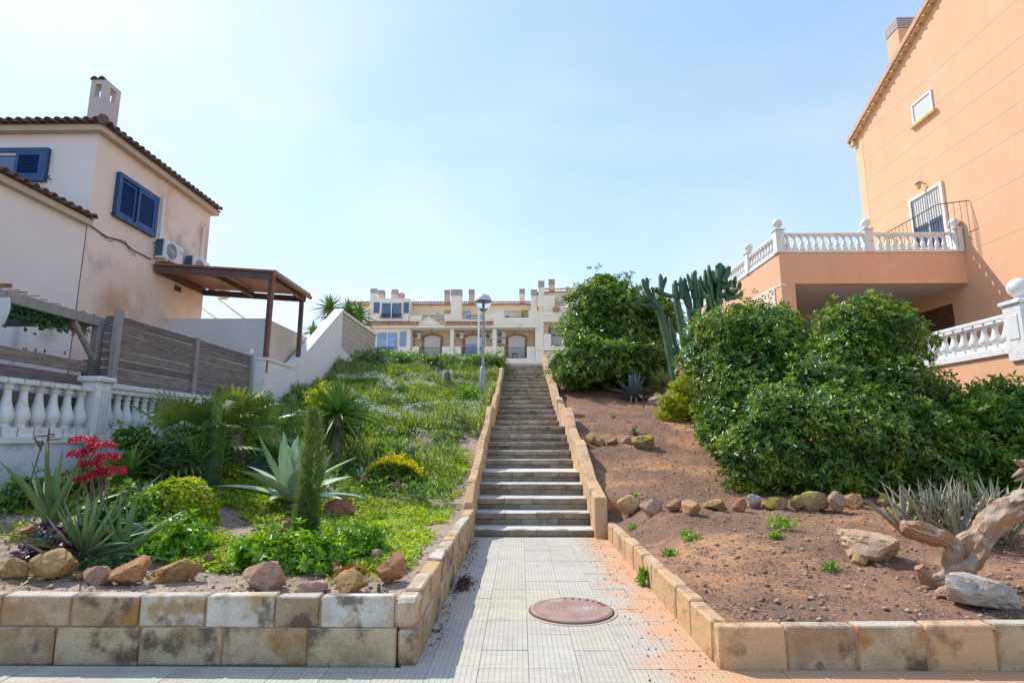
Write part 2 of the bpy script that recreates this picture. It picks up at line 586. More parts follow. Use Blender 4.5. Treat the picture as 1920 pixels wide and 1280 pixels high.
BLOCKG = mat('grey_kerb_block', (0.66, 0.62, 0.54), (0.52, 0.45, 0.34), scale=3.2, rough=0.95, rnd=0.08, lo=0.42, hi=0.60, detail=12,
             c3=(0.44, 0.29, 0.15), s3=2.8, lo3=0.55, hi3=0.64, c5=(0.20, 0.165, 0.12), s5=4.0, lo5=0.53, hi5=0.66, bump=0.9, bscale=18, bdist=0.02, speck=(110, 0.26))
OCHREB = mat('ochre_painted_block', (0.60, 0.38, 0.19), (0.55, 0.38, 0.22), scale=2.8, rough=0.95, rnd=0.08, lo=0.40, hi=0.62, detail=10,
             c3=(0.38, 0.23, 0.11), s3=3.0, lo3=0.56, hi3=0.66, c5=(0.25, 0.19, 0.12), s5=4.2, lo5=0.55, hi5=0.69, bump=0.8, bscale=18, bdist=0.02, speck=(110, 0.22))
MORTAR = mat('brown_mortar', (0.34, 0.19, 0.10), (0.42, 0.27, 0.16), scale=8, rough=0.97, bump=0.6, bscale=40)
TREADM = mat('worn_concrete_tread', (0.60, 0.59, 0.55), (0.52, 0.50, 0.45), scale=5, rough=0.9, rnd=0.07, c3=(0.36, 0.32, 0.24), s3=2.5, lo3=0.55, hi3=0.75, bump=0.3, bscale=60)
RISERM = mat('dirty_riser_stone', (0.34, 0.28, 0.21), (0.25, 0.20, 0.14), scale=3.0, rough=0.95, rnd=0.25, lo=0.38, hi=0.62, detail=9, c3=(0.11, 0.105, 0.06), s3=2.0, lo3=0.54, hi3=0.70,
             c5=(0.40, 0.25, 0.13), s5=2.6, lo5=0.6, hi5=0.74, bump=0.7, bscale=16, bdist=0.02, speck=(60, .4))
GROUT = mat('dusty_grout', (0.30, 0.25, 0.20), (0.38, 0.30, 0.22), scale=8, rough=0.97)
TILE_R = tile_mat('ribbed_grey_tile', (0.50, 0.465, 0.385), (0.455, 0.425, 0.35), 9, 2)
TILE_G = tile_mat('cream_grid_tile', (0.52, 0.475, 0.37), (0.475, 0.43, 0.335), 9, 4)
RUST = mat('rusty_cast_iron', (0.31, 0.19, 0.15), (0.37, 0.245, 0.20), scale=6, rough=0.8, c3=(0.46, 0.40, 0.37), s3=3, lo3=0.55, hi3=0.75, bump=0.2)
ASPH = mat('asphalt', (0.06, 0.06, 0.06), (0.08, 0.078, 0.075), scale=3, rough=0.95)
PAVE = mat('pale_concrete', (0.50, 0.47, 0.42), (0.44, 0.41, 0.36), scale=2, rough=0.95, c3=(0.36, 0.31, 0.25), s3=1.2, lo3=.55, hi3=.75)
DRYGROUND = mat('dry_ground', (0.42, 0.34, 0.25), (0.36, 0.28, 0.20), scale=0.4, rough=1.0)  # lightened so the unseen ground behind the camera bounces fill light

# ------------------------------------------------------------------ terrain heights
NY = [9.06, 9.57, 9.99, 10.58, 11.15, 12.4, 12.87, 13.36, 13.9, 14.45, 16.6, 17.5, 18.25, 19.1, 19.95, 20.7, 21.4, 22.0, 22.65, 23.4, 24.15, 24.9, 25.6, 26.3, 27.0, 27.65, 28.3]
NZ = [0.10, 0.29, 0.475, 0.665, 0.85, 1.03, 1.21, 1.39, 1.57, 1.785, 1.97] + [1.97 + 0.2 * k for k in range(1, 17)]
TOPZ = NZ[-1]                    # 5.17


def line_z(Y):
    return np.interp(Y, [0, 8.5] + NY + [60], [0.0, 0.0] + NZ + [TOPZ])


def smooth_line(Y):
    return (line_z(np.asarray(Y) - 0.5) + line_z(Y) + line_z(np.asarray(Y) + 0.5)) / 3


def wob(x, y):
    return (0.035 * np.sin(1.9 * x + 0.7 * y) + 0.03 * np.sin(2.7 * y - 1.1 * x + 1) + 0.018 * np.sin(5.3 * x + 2.1) * np.sin(4.7 * y) + 0.009 * np.sin(11.3 * x + 3 * y) * np.sin(9.1 * y - 4 * x))


def zL(x, y):
    x, y = np.asarray(x, float), np.asarray(y, float)
    za = np.interp(y, [4.1, 7, 10, 13.3, 16.5, 20.3, 24, 28.5, 60], [0.42, 0.90, 1.40, 2.05, 2.95, 4.05, 4.80, 5.12, 5.12])
    zb = np.where(y < 9.0, 0.345, smooth_line(y) + 0.18)
    zb = np.maximum(zb, np.interp(y, [4.1, 9, 10.5], [0.34, 0.40, 0.72]))
    zb = np.minimum(zb, 5.14)
    t = np.clip((-0.95 - x) / 5.0, 0, 1)
    t = t * t * (3 - 2 * t)
    fade = np.clip((y - 4.3) / 1.2, 0, 1) * np.clip((-1.0 - x) / 0.6, 0, 1) * np.clip((28.5 - y) / 2, 0.15, 1)
    return zb * (1 - t) + za * t + wob(x, y) * fade * 1.3


def zR(x, y):
    x, y = np.asarray(x, float), np.asarray(y, float)
    lo = 0.225 + 0.062 * (y - 4.1)
    hi = smooth_line(y) + 0.04
    z = np.maximum(lo, hi) + 0.12 * np.exp(-((lo - hi) / 0.12) ** 2) * 0.3
    z = np.minimum(z, 5.14)
    fade = np.clip((y - 4.2) / 0.8, 0, 1) * np.clip((x - 1.3) / 0.5, 0, 1) * np.clip((28.5 - y) / 2, 0.15, 1)
    z = z + wob(x + 5, y + 2) * fade * 0.8
    t = np.clip((x - 1.37) / 0.7, 0, 1)
    t = t * t * (3 - 2 * t)
    cap = np.interp(y, [4, 6.9, 7.1, 8.98, 9.3, 9.6], [0.245, 0.245, 0.235, 0.235, 0.5, 9])
    return np.minimum(z, cap) * (1 - t) + z * t


def terrain(name, zf, x0, x1, y0, y1, stp, m, rough=0.012):
    xs = np.linspace(x0, x1, int((x1 - x0) / stp) + 1)
    t = np.linspace(0, 1, int((y1 - y0) / stp * 0.62) + 1)
    ys = y0 + (y1 - y0) * (0.55 * t + 0.45 * t * t)
    X, Y = np.meshgrid(xs, ys)
    Z = zf(X, Y)
    k = (np.sin(X * 31.7 + Y * 17.3) * np.sin(Y * 27.1 - X * 13.9) + np.sin(X * 57.1 + 1.3) * np.sin(Y * 49.7 + X * 21)) * rough * 0.5
    k += rng.normal(size=Z.shape) * rough * 0.55
    k[:, 0] = 0; k[:, -1] = 0; k[0] = 0; k[-1] = 0
    v = np.stack([X, Y, Z + k], -1).reshape(-1, 3)
    nx, ny = len(xs), len(ys)
    i = (np.arange(ny - 1)[:, None] * nx + np.arange(nx - 1)[None]).reshape(-1, 1)
    f = np.concatenate([i, i + 1, i + nx + 1, i + nx], 1)
    return tag(link(name, np_mesh(name, v, f, m, True)), kind='structure')


SOILR = mat('red_brown_soil', (0.31, 0.17, 0.098), (0.21, 0.12, 0.076), scale=1.3, rough=1.0, lo=0.36, hi=0.62, detail=10, c3=(0.48, 0.25, 0.12), s3=0.75, lo3=0.51, hi3=0.64,
            c5=(0.17, 0.115, 0.085), s5=11, lo5=0.53, hi5=0.66, bump=0.9, bscale=22, bdist=0.03, speck=(38, .45))
SOILL = mat('grey_brown_soil', (0.44, 0.34, 0.25), (0.34, 0.25, 0.17), scale=1.8, rough=1.0, lo=0.36, hi=0.62, detail=10, c3=(0.42, 0.33, 0.26), s3=1.1, lo3=0.5, hi3=0.66,
            c5=(0.15, 0.11, 0.075), s5=9, lo5=0.55, hi5=0.68, bump=0.9, bscale=22, bdist=0.03, speck=(38, .4))
terrain('terrain_left', zL, -6.05, -0.775, 4.16, 29.0, 0.075, SOILL, 0.012)
terrain('terrain_right', zR, 1.318, 10.05, 4.14, 29.0, 0.085, SOILR, 0.010)

# one ground sheet out to the horizon, under everything
gy = [-900, 3.0, 4.5, 8.6, 9.2, 28.4, 29.0, 70, 1500]
gz = [-0.16, -0.16, -0.16, -0.16, -0.16, 3.9, 5.04, 5.04, 5.04]
b = MB()
for (xa, xb_) in ((-1200, 1200),):
    vs, fs = [], []
    for y, z in zip(gy, gz):
        vs += [(xa, y, z), (xb_, y, z)]
    for i in range(len(gy) - 1):
        fs.append((2 * i, 2 * i + 1, 2 * i + 3, 2 * i + 2))
    b.add(vs, fs)
tag(b.obj('ground', DRYGROUND), kind='structure')
b = MB().box(-60, 60, 29.0, 50.0, 5.05, 5.10)
tag(b.obj('road', PAVE), kind='structure')  # hidden surface made pale to bounce light onto the apartment facade
b = MB().box(-30, 30, 28.25, 29.9, 5.06, 5.165)
tag(b.obj('pavement_upper', PAVE), kind='structure')
b = MB().box(-60, 60, -15.0, -7.0, -0.15, -0.13)
tag(b.obj('road_lower', ASPH), kind='structure')

# ------------------------------------------------------------------ pavement and path, every tile its own piece
PATHX0, PATHX1 = -0.70, 1.31
pave = tag(MB().box(-40, 40, -7.0, 4.06, -0.15, -0.007).obj('pavement', PAVE), kind='structure')  # unseen part behind the camera widened in pale concrete to bounce fill light
path = tag(MB().box(PATHX0 - 0.1, PATHX1 + 0.1, 4.06, 9.1, -0.15, -0.007).obj('path', PAVE), kind='structure')


def tile_mesh(name, m, sx=0.328, sy=0.328):
    b = MB().box(-sx / 2, sx / 2, -sy / 2, sy / 2, -0.03, 0)
    return b.mesh(name, m, bevel=0.0008)


TM = [tile_mesh('ribbed_tile', TILE_R), tile_mesh('grid_tile', TILE_G)]
cut_meshes = {}


def put_tile(parent, x0, x1, y0, y1, k):
    w, d = x1 - x0 - 0.002, y1 - y0 - 0.002
    if w < 0.03 or d < 0.03:
        return
    key = (k, round(w, 3), round(d, 3))
    if abs(w - 0.328) < 1e-3 and abs(d - 0.328) < 1e-3:
        me = TM[k]
    else:
        if key not in cut_meshes:
            cut_meshes[key] = tile_mesh('cut_tile', (TILE_R, TILE_G)[k], w, d)
        me = cut_meshes[key]
    o = link('tile', me, parent, False)
    o.location = ((x0 + x1) / 2, (y0 + y1) / 2, random.uniform(-0.0025, 0.0015))
    o.rotation_euler = (random.gauss(0, 0.0022), random.gauss(0, 0.0022), random.gauss(0, 0.002))


for j in range(16):
    y0 = 4.04 + 0.33 * j
    for i in range(-1, 8):
        x0 = 0.054 + 0.33 * (i - 3)
        xa, xb_ = max(x0, PATHX0), min(x0 + 0.33, PATHX1)
        if xb_ - xa < 0.03 or y0 > 9.05:
            continue
        grid = (i <= 2 and 2 <= j <= 7 and not (i >= 1 and j < 3)) or (i in (3,) and j in (5, 6)) or random.random() < 0.06
        put_tile(path, xa, xb_, y0, min(y0 + 0.33, 9.08), 1 if grid else 0)
for j in range(6):
    y0 = 4.04 - 0.33 * (j + 1)
    for i in range(-20, 26):
        x0 = 0.054 + 0.33 * (i - 3)
        put_tile(pave, x0, x0 + 0.33, y0, y0 + 0.33, 1 if random.random() < 0.15 else 0)

# ------------------------------------------------------------------ kerb block walls
def block(name, parent, m, x0, x1, y0, y1, z0, z1, z1b=None, along='x', bev=0.014, bz=None, jit=0.004):
    """one cast block; z1b / bz give the far end its own top and bottom"""
    z1b = z1 if z1b is None else z1b
    bz = z0 if bz is None else bz
    if along == 'x':
        vs = [(x0, y0, z0), (x1, y0, bz), (x1, y1, bz), (x0, y1, z0), (x0, y0, z1), (x1, y0, z1b), (x1, y1, z1b), (x0, y1, z1)]
    else:
        vs = [(x0, y0, z0), (x1, y0, z0), (x1, y1, bz), (x0, y1, bz), (x0, y0, z1), (x1, y0, z1), (x1, y1, z1b), (x0, y1, z1b)]
    vs = [tuple(c + random.uniform(-jit, jit) for c in v) for v in vs]
    b = MB().add(vs, [(0, 3, 2, 1), (4, 5, 6, 7), (0, 1, 5, 4), (1, 2, 6, 5), (2, 3, 7, 6), (3, 0, 4, 7)])
    return b.obj(name, m, parent, bevel=bev)


LFY = 4.10
lw = thing('garden_wall', 'weathered two-course concrete block wall round the planted bed beside the path', 'wall', (-3.5, LFY, 0))
MB().box(-7.9, -0.84, LFY + 0.017, LFY + 0.10, -0.1, 0.405).obj('mortar_core', MORTAR, lw)
MB().box(PATHX0 - .13, PATHX0 - .012, LFY + 0.03, 9.0, -0.1, 0.40).obj('mortar_core', MORTAR, lw)


def px_x(px, Y=4.10):
    return at(px, 1180, Y).x


topj = [-560, -420, -280, -140, -5, 128, 257, 382, 513, 598, 738]
botj = [-500, -350, -200, -50, 105, 262, 418, 578, 745]
for a, c in zip(topj[:-1], topj[1:]):
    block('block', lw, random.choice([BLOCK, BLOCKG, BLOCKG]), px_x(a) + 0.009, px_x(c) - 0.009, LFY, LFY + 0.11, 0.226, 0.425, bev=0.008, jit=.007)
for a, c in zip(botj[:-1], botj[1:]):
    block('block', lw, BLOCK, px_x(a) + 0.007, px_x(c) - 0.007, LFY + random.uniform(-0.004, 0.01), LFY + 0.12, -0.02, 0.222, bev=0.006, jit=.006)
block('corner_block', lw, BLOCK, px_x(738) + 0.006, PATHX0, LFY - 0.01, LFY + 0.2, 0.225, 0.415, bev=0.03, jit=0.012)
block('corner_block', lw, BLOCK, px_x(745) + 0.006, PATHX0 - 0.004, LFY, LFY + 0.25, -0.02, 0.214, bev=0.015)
ys = [LFY + 0.212]
while ys[-1] < 8.6:
    ys.append(ys[-1] + random.choice([0.5, 0.5, 0.46]))
ys[-1] = 9.02
for a, c in zip(ys[:-1], ys[1:]):
    h = 0.425 + random.uniform(-0.012, 0.012)
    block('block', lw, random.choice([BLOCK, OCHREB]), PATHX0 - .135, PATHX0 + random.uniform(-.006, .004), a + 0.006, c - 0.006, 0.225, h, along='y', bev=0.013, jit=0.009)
ys = [LFY + 0.26]
while ys[-1] < 8.6:
    ys.append(ys[-1] + 0.5)
ys[-1] = 9.02
for a, c in zip(ys[:-1], ys[1:]):
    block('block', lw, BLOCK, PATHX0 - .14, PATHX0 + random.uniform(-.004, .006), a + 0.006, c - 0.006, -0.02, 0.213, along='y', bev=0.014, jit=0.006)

RFY = 4.05
rw = thing('garden_wall', 'low single-course concrete block kerb round the bare earth bed', 'wall', (4, RFY, 0))
rj = [1345, 1475, 1607, 1738, 1868, 2000, 2130, 2260, 2390, 2520]
for k, (a, c) in enumerate(zip(rj[:-1], rj[1:])):
    xa, xc = at(a, 1200, RFY).x, at(c, 1200, RFY).x
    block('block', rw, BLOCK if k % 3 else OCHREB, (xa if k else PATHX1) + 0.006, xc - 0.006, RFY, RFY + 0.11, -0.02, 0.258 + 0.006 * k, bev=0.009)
MB().box(PATHX1 + 0.16, 9.0, RFY + 0.008, RFY + 0.10, -0.1, 0.235).obj('mortar_core', MORTAR, rw)
MB().box(PATHX1 + 0.008, PATHX1 + 0.11, RFY + 0.05, 8.98, -0.1, 0.20).obj('mortar_core', MORTAR, rw)
ys = [RFY + 0.118]
while ys[-1] < 8.5:
    ys.append(ys[-1] + random.choice([0.5, 0.42, 0.5]))
ys[-1] = 8.98
for k, (a, c) in enumerate(zip(ys[:-1], ys[1:])):
    h = (0.258 if a < 5.8 else 0.262 if a < 7 else 0.25) + random.uniform(-0.01, 0.01)
    block('block', rw, OCHREB, PATHX1 + random.uniform(-0.004, 0.006), PATHX1 + 0.12, a + 0.006, c - 0.006, -0.02, h, along='y', bev=0.016, jit=0.006)

# ------------------------------------------------------------------ staircase
SX0, SX1 = -0.73, 1.13
st = thing('staircase', 'long straight concrete staircase climbing the slope to the upper street', 'staircase', (0.2, 9.06, 0))
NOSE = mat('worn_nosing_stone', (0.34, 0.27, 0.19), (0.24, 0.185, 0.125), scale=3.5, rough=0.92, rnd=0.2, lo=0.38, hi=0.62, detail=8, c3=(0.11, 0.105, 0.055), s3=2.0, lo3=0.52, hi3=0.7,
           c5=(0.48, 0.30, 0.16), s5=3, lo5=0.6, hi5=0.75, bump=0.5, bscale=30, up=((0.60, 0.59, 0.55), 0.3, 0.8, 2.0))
prev = 0.0
for i, (y, z) in enumerate(zip(NY, NZ)):
    y2 = NY[i + 1] + 0.06 if i + 1 < len(NY) else y + 0.9
    stp = MB().box(SX0 - 0.03, SX1 + 0.03, y + 0.115, y2, z - 0.16, z - 0.003 + random.uniform(-.002, .002)).obj('step', TREADM, st)
    cuts = [SX0, SX0 + random.uniform(0.4, 0.6), SX0 + random.uniform(0.95, 1.1), SX0 + random.uniform(1.4, 1.6), SX1]
    hh = min(0.095, z - prev - 0.006)
    for a, c in zip(cuts[:-1], cuts[1:]):
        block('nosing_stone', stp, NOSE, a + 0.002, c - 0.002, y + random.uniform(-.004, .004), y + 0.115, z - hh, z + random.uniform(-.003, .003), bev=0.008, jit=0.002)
    if z - prev > 0.13:
        cuts = [SX0, SX0 + random.uniform(0.5, 0.8), SX0 + random.uniform(1.2, 1.5), SX1]
        for a, c in zip(cuts[:-1], cuts[1:]):
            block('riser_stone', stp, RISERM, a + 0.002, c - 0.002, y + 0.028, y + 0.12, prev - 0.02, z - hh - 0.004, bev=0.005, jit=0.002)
    prev = z

def ptop(Y, ph):
    w = 0.085 * math.sin(2 * math.pi * Y / 2.9 + ph) + 0.02 * math.sin(2 * math.pi * Y / 1.3 + ph)
    return float(smooth_line(Y)) + 0.40 + w


for side, (x0, x1) in enumerate(((SX0 - 0.135, SX0), (SX1, SX1 + 0.195))):
    pw = thing('stair_parapet', ['ochre block parapet on the lamp post side of the staircase', 'ochre block parapet on the bare earth side of the staircase'][side], 'parapet', ((x0 + x1) / 2, 9, 0), 'block parapets flanking the stairs')
    y = 9.03 if side == 0 else 8.93
    k = 0
    while y < 28.7:
        y2 = min(y + random.choice([0.5, 0.52, 0.48]), 28.9)
        t0, t1 = ptop(y, side * 1.3), ptop(y2, side * 1.3)
        if k == 0:
            t0 = 0.50 if side == 0 else 0.60
        lo0, lo1 = float(line_z(y - 0.3)) - 0.35, float(line_z(y2 - 0.3)) - 0.35
        block('block', pw, OCHREB, x0, x1, y + 0.002, y2 - 0.002, max(lo0, -0.1), t0, t1, along='y', bev=0.014, bz=max(lo1, -0.1), jit=0.006)
        y = y2
        k += 1

# ------------------------------------------------------------------ manhole cover
mx, my = 0.445, 5.29
mh = thing('manhole_cover', 'round rusty cast iron manhole cover with concentric rings set in the path', 'manhole cover', (mx, my, 0))
MB().lathe([(0.35, 0.004), (0.395, 0.006), (0.40, 0.001)], (mx, my, 0), 40, cap=False).obj('mortar_ring', mat('sandy_mortar', (0.58, 0.42, 0.29), (0.5, 0.38, 0.27), scale=9, rough=.95), mh)
prof = [(0.36, 0.0), (0.36, 0.018), (0.352, 0.022), (0.35, 0.024)]
for r in (0.335, 0.225, 0.19, 0.155, 0.12, 0.085):
    prof += [(r + 0.010, 0.024), (r + 0.006, 0.0265), (r - 0.006, 0.0265), (r - 0.010, 0.024)]
prof += [(0.03, 0.024), (0.001, 0.024)]
MB().lathe([(0.355, 0.0075), (0.374, 0.0075), (0.374, 0.001)], (mx, my, 0), 48, cap=False).obj('frame_gap', ACD, mh)
MB().lathe(prof, (mx, my, 0), 56).obj('cover', RUST, mh, smooth='auto')
txt = "TELECOM"
for k, ch in enumerate(txt):
    a = R(96 - k * 13)
    cu = bpy.data.curves.new('letter', 'FONT')
    cu.body = ch
    cu.size = 0.062
    cu.extrude = 0.004
    cu.align_x = 'CENTER'
    tmp = bpy.data.objects.new('letter', cu)
    COL.objects.link(tmp)
    bpy.context.view_layer.update()
    me = bpy.data.meshes.new_from_object(tmp.evaluated_get(bpy.context.evaluated_depsgraph_get()))
    bpy.data.objects.remove(tmp)
    me.materials.append(RUST)
    o = link('letter', me, mh, False)
    o.location = (0.285 * math.cos(a), 0.285 * math.sin(a), 0.027)
    o.rotation_euler = (0, 0, a - math.pi / 2)

# ------------------------------------------------------------------ balusters
def baluster_mesh(name, h, r, m, cap=True, n=12):
    q = [(0.62, 0.17), (0.66, 0.20), (0.55, 0.215), (0.72, 0.245), (0.98, 0.33), (0.97, 0.40), (0.72, 0.52), (0.52, 0.63), (0.44, 0.74), (0.46, 0.80), (0.62, 0.82), (0.62, 0.85), (0.5, 0.865), (0.66, 0.90), (0.74, 0.915)]
    b = MB()
    b.lathe([(r * a, h * z) for a, z in q], (0, 0, 0), n)
    w = r * 1.0
    b.box(-w, w, -w, w, 0, h * 0.172)
    if cap:
        w = r * 0.98
        b.box(-w, w, -w, w, h * 0.913, h)
    me = b.mesh(name, m, True)
    me.set_sharp_from_angle(angle=R(35))
    return me


def ball(parent, x, y, z, r, m):
    prof = [(0.62 * r, 0), (0.62 * r, 0.18 * r), (0.4 * r, 0.3 * r), (0.4 * r, 0.45 * r)]
    for k in range(9):
        a = -1.15 + k * (1.15 + 1.55) / 8
        prof.append((r * math.cos(a), 1.35 * r + r * math.sin(a)))
    return MB().lathe(prof, (x, y, z), 16).obj('ball_finial', m, parent, smooth='auto')


# ------------------------------------------------------------------ boundary wall and balustrade along the planted bed
BX = -6.0
bw = thing('boundary_wall', 'peeling grey plinth wall under the white balustrade', 'wall', (BX, 8, 0))
MB().box(BX - 0.26, BX, 2.5, 13.15, -0.1, 1.43).obj('plinth', PEELWALL, bw)
MB().box(BX - 0.29, BX + 0.03, 2.5, 13.15, 1.43, 1.50).obj('coping', WHITE, bw)
bal = thing('balustrade', 'white bottle balustrade in front of the grey slatted fence, partly without its handrail', 'balustrade', (BX, 8, 1.5))
BM_L = baluster_mesh('baluster', 0.70, 0.098, WHITE2)
pilY = atx(193, 760, BX).y
MB().box(BX - 0.24, BX - 0.01, pilY - 0.14, pilY + 0.14, 1.5, 2.28).obj('pillar', WHITE2, bal, bevel=0.008)
for k in range(4):
    yy = pilY - 0.10 + k * 0.065
    MB().box(BX - 0.012, BX + 0.006, yy, yy + 0.04, 1.56, 2.18).obj('pillar_flute', WHITE2, bal)
MB().box(BX - 0.29, BX + 0.04, pilY - 0.19, pilY + 0.19, 2.28, 2.36).obj('pillar_cap', WHITE2, bal, bevel=0.02)
y = pilY - 0.27
while y > 2.8:
    o = link('baluster', BM_L, bal, False)
    o.location = (-0.13, y - 8, 0.002)
    o.rotation_euler = (0, 0, random.gauss(0, 0.03))
    y -= 0.228
y = pilY + 0.26
while y < 12.95:
    o = link('baluster', BM_L, bal, False)
    o.location = (-0.13, y - 8, 0.002)
    y += 0.205
MB().box(BX - 0.25, BX - 0.01, pilY + 0.145, 13.1, 2.203, 2.285).obj('handrail', WHITE2, bal, bevel=0.012)

# ------------------------------------------------------------------ white wall that steps up the slope
FX = -6.28
ww = thing('boundary_wall', 'smooth white wall with a top that ramps up beside the weedy slope', 'wall', (BX, 16, 1))
MB().extr([(13.17, 0.5), (13.17, 3.30), (14.8, 3.30), (18.7, 5.74), (18.7, 4.5), (20.6, 4.1), (20.6, 2.0)], 'x', BX - 0.25, BX).obj('wall', WHITEWALL, ww)
MB().extr([(13.15, 3.301), (13.15, 3.36), (14.82, 3.36), (18.68, 5.80), (18.72, 5.742), (14.8, 3.302)], 'x', BX - 0.28, BX + 0.03).obj('coping', WHITEWALL, ww)
bb = thing('boundary_wall', 'beige rough block wall at the top end of the white ramped wall', 'wall', (BX, 21, 4))
MB().box(BX - 0.24, BX - 0.02, 18.71, 23.2, 3.2, 5.66).obj('wall_core', BEIGEB, bb)
MB().box(BX - 0.29, BX + 0.03, 18.69, 23.25, 5.66, 5.75).obj('coping', CREAM2, bb)
bwid = 0.4
BR = MB().box(-0.012, 0.0, 0.004, bwid - 0.004, 0.004, 0.196).mesh('beige_block', BEIGEB, bevel=0.004)
for r_ in range(10):
    for c_ in range(12):
        yb = 18.72 + c_ * bwid - (0.2 if r_ % 2 else 0)
        zb = 3.66 + r_ * 0.2
        if yb < 18.7 or yb + bwid > 23.21:
            continue
        if zb < 4.5 - (yb - 18.7) * 0.21 - 0.2 + 0.0:
            continue
        o = link('block', BR, bb, False)
        o.location = (-0.012 + 0.004 * random.random(), yb - 21, zb - 4)

# ------------------------------------------------------------------ slatted timber fence
fe = thing('slatted_fence', 'tall grey horizontal slat timber fence above the balustrade', 'fence', (FX, 10, 1.5))
py = [atx(218, 640, FX).y, atx(364, 690, FX).y, 13.02]
for k, y in enumerate(py):
    MB().box(FX - 0.05, FX + 0.045, y - 0.05, y + 0.05, 1.45, 3.47 if k == 0 else 3.40).obj('post', WOODG, fe, bevel=0.006)
    MB().box(FX - 0.06, FX + 0.055, y - 0.06, y + 0.06, 1.45, 1.62 + 0.75 * (k == 0)).obj('post_shoe', GALV, fe)
SL = {}
for k in range(2):
    y0, y1 = py[k] + 0.052, py[k + 1] - 0.052
    for j in range(13):
        zz = 1.62 + j * 0.136
        b = MB()
        n = 7
        for q in range(n):
            pass
        b.box(-0.011, 0.011, 0, y1 - y0, 0, 0.124)
        key = (k, j % 3)
        if key not in SL:
            SL[key] = b.mesh('slat', WOOD, bevel=0.004)
        o = link('slat', SL[key], fe, False)
        o.location = (random.uniform(-.008, .008), y0 - 10, zz - 1.5 + random.uniform(-.006, .006))
        o.rotation_euler = (random.gauss(0, 0.0035), random.gauss(0, 0.03), 0)
for j in range(13):      # return panel seen end on at the near post
    zz = 1.62 + j * 0.136
    MB().box(FX - 0.20, FX - 0.05, py[0] - 0.012, py[0] + 0.012, zz, zz + 0.12).obj('slat', WOOD, fe)
tag(MB().lathe([(0.045, 0), (0.05, 0.02), (0.05, 0.09), (0.03, 0.13), (0.01, 0.14)], (FX, 13.02, 3.40), 12).obj('post_light', PVC, None, smooth=True), 'small white round light on top of the last fence post', 'light')

# low two-rail fence and pergola on the neighbour's terrace
lf = thing('rail_fence', 'low brown wooden rail fence behind the balusters without a handrail', 'fence', (-6.55, 7.5, 1.5))
y_end = atx(162, 680, -6.55).y
for z0, z1 in ((2.16, 2.40), (2.46, 2.62)):
    MB().beam((-6.55, 3.5, (z0 + z1) / 2 + 0.06), (-6.55, y_end, (z0 + z1) / 2), 0.04, z1 - z0).obj('rail', WOOD, lf)
MB().beam((-6.55, 3.5, 2.03), (-6.55, y_end, 1.97), 0.04, 0.22).obj('rail', WOOD, lf)
MB().box(-6.62, -6.50, y_end + 0.01, y_end + 0.16, 1.4, 2.66).obj('post', WOOD, lf)

pg = thing('pergola', 'wooden pergola with a dry reed roof above the low rail fence', 'pergola', (-7, 7.5, 1.5))
pyY = atx(180, 650, -6.6).y
ptz = atx(186, 610, -6.6).z
MB().box(-6.66, -6.54, pyY - 0.06, pyY + 0.06, 1.4, ptz - 0.02).obj('post', WOODG, pg, bevel=0.008)
MB().box(-8.75, -8.63, pyY + 0.0, pyY + 0.12, 1.4, ptz - 0.02).obj('post', WOODG, pg, bevel=0.008)
MB().beam((-6.6, 3.0, ptz + 0.05), (-6.6, pyY + 0.18, ptz + 0.05), 0.10, 0.15).obj('beam', WOODG, pg, bevel=0.008)
MB().beam((-8.7, 3.0, ptz + 0.05), (-8.7, pyY + 0.18, ptz + 0.05), 0.10, 0.15).obj('beam', WOODG, pg, bevel=0.008)
for yy in (4.2, 5.4, 6.6, pyY):
    MB().beam((-6.65, yy, ptz + 0.05), (-8.65, yy, ptz + 0.05), 0.08, 0.12).obj('joist', WOOD, pg)
MB().beam((-6.6, pyY - 0.5, ptz - 0.03), (-6.6, pyY - 0.03, ptz - 0.55), 0.06, 0.06).obj('brace', WOODG, pg)
REED = mat('dry_reed', (0.30, 0.22, 0.13), (0.20, 0.14, 0.09), scale=2, rough=0.95, stretch=(1, 14, 14), island=0.3)
b = MB()
for k in range(210):
    yy = random.uniform(3.0, pyY + 0.1)
    xx = random.uniform(-6.62, -6.75)
    zz = ptz + 0.14 + random.uniform(0, 0.07) + 0.05 * math.sin(yy * 2.1)
    b.tube([(xx, yy, zz), (-7.7, yy + random.uniform(-.15, .15), zz + random.uniform(-.03, .05)), (-8.8, yy + random.uniform(-.2, .2), zz)], 0.009, 4)
b.obj('reed_roof', REED, pg)
b = MB()
for k in range(60):
    yy = random.uniform(pyY - 0.75, pyY - 0.1)
    b.tube([(-6.72, yy, ptz + 0.02), (-6.75, yy + random.uniform(-.2, .2), ptz - 0.1 - 0.12 * random.random()), (-6.8, yy + random.uniform(-.3, .3), ptz)], 0.006, 4)
b.obj('loose_reeds', REED, pg)

IVY = mat('vine_leaf', (0.03, 0.10, 0.05), (0.06, 0.16, 0.06), scale=6, rough=0.5, island=0.35, trans=0.25)
ivy = thing('climbing_vine', 'dark green vine hanging under the pergola beam', 'vine', (-6.75, 7.3, ptz))
b = MB()
p0 = [(-6.72, 6.2 + 0.25 * k, ptz - 0.06 - 0.05 * math.sin(k)) for k in range(9)]
b.tube(p0, 0.012, 5)
b.obj('stem', WOOD, ivy)
n = 900
t = rng.random(n)
yy = 6.3 + t * (pyY - 7.0 + 0.15)
drop = np.abs(rng.normal(size=n)) * 0.09 + np.where(np.abs(yy - 6.9) < 0.12, rng.random(n) * 0.48, 0)
pos = np.stack([-6.72 + rng.normal(size=n) * 0.05, yy, ptz + 0.0 - drop], 1)
me = leaves('foliage', pos, rdir(n) + np.array([0.3, 0, -0.4]), rdir(n) + np.array([1, -.5, .6]), 0.075, 0.065, IVY)
link('foliage', me, ivy)

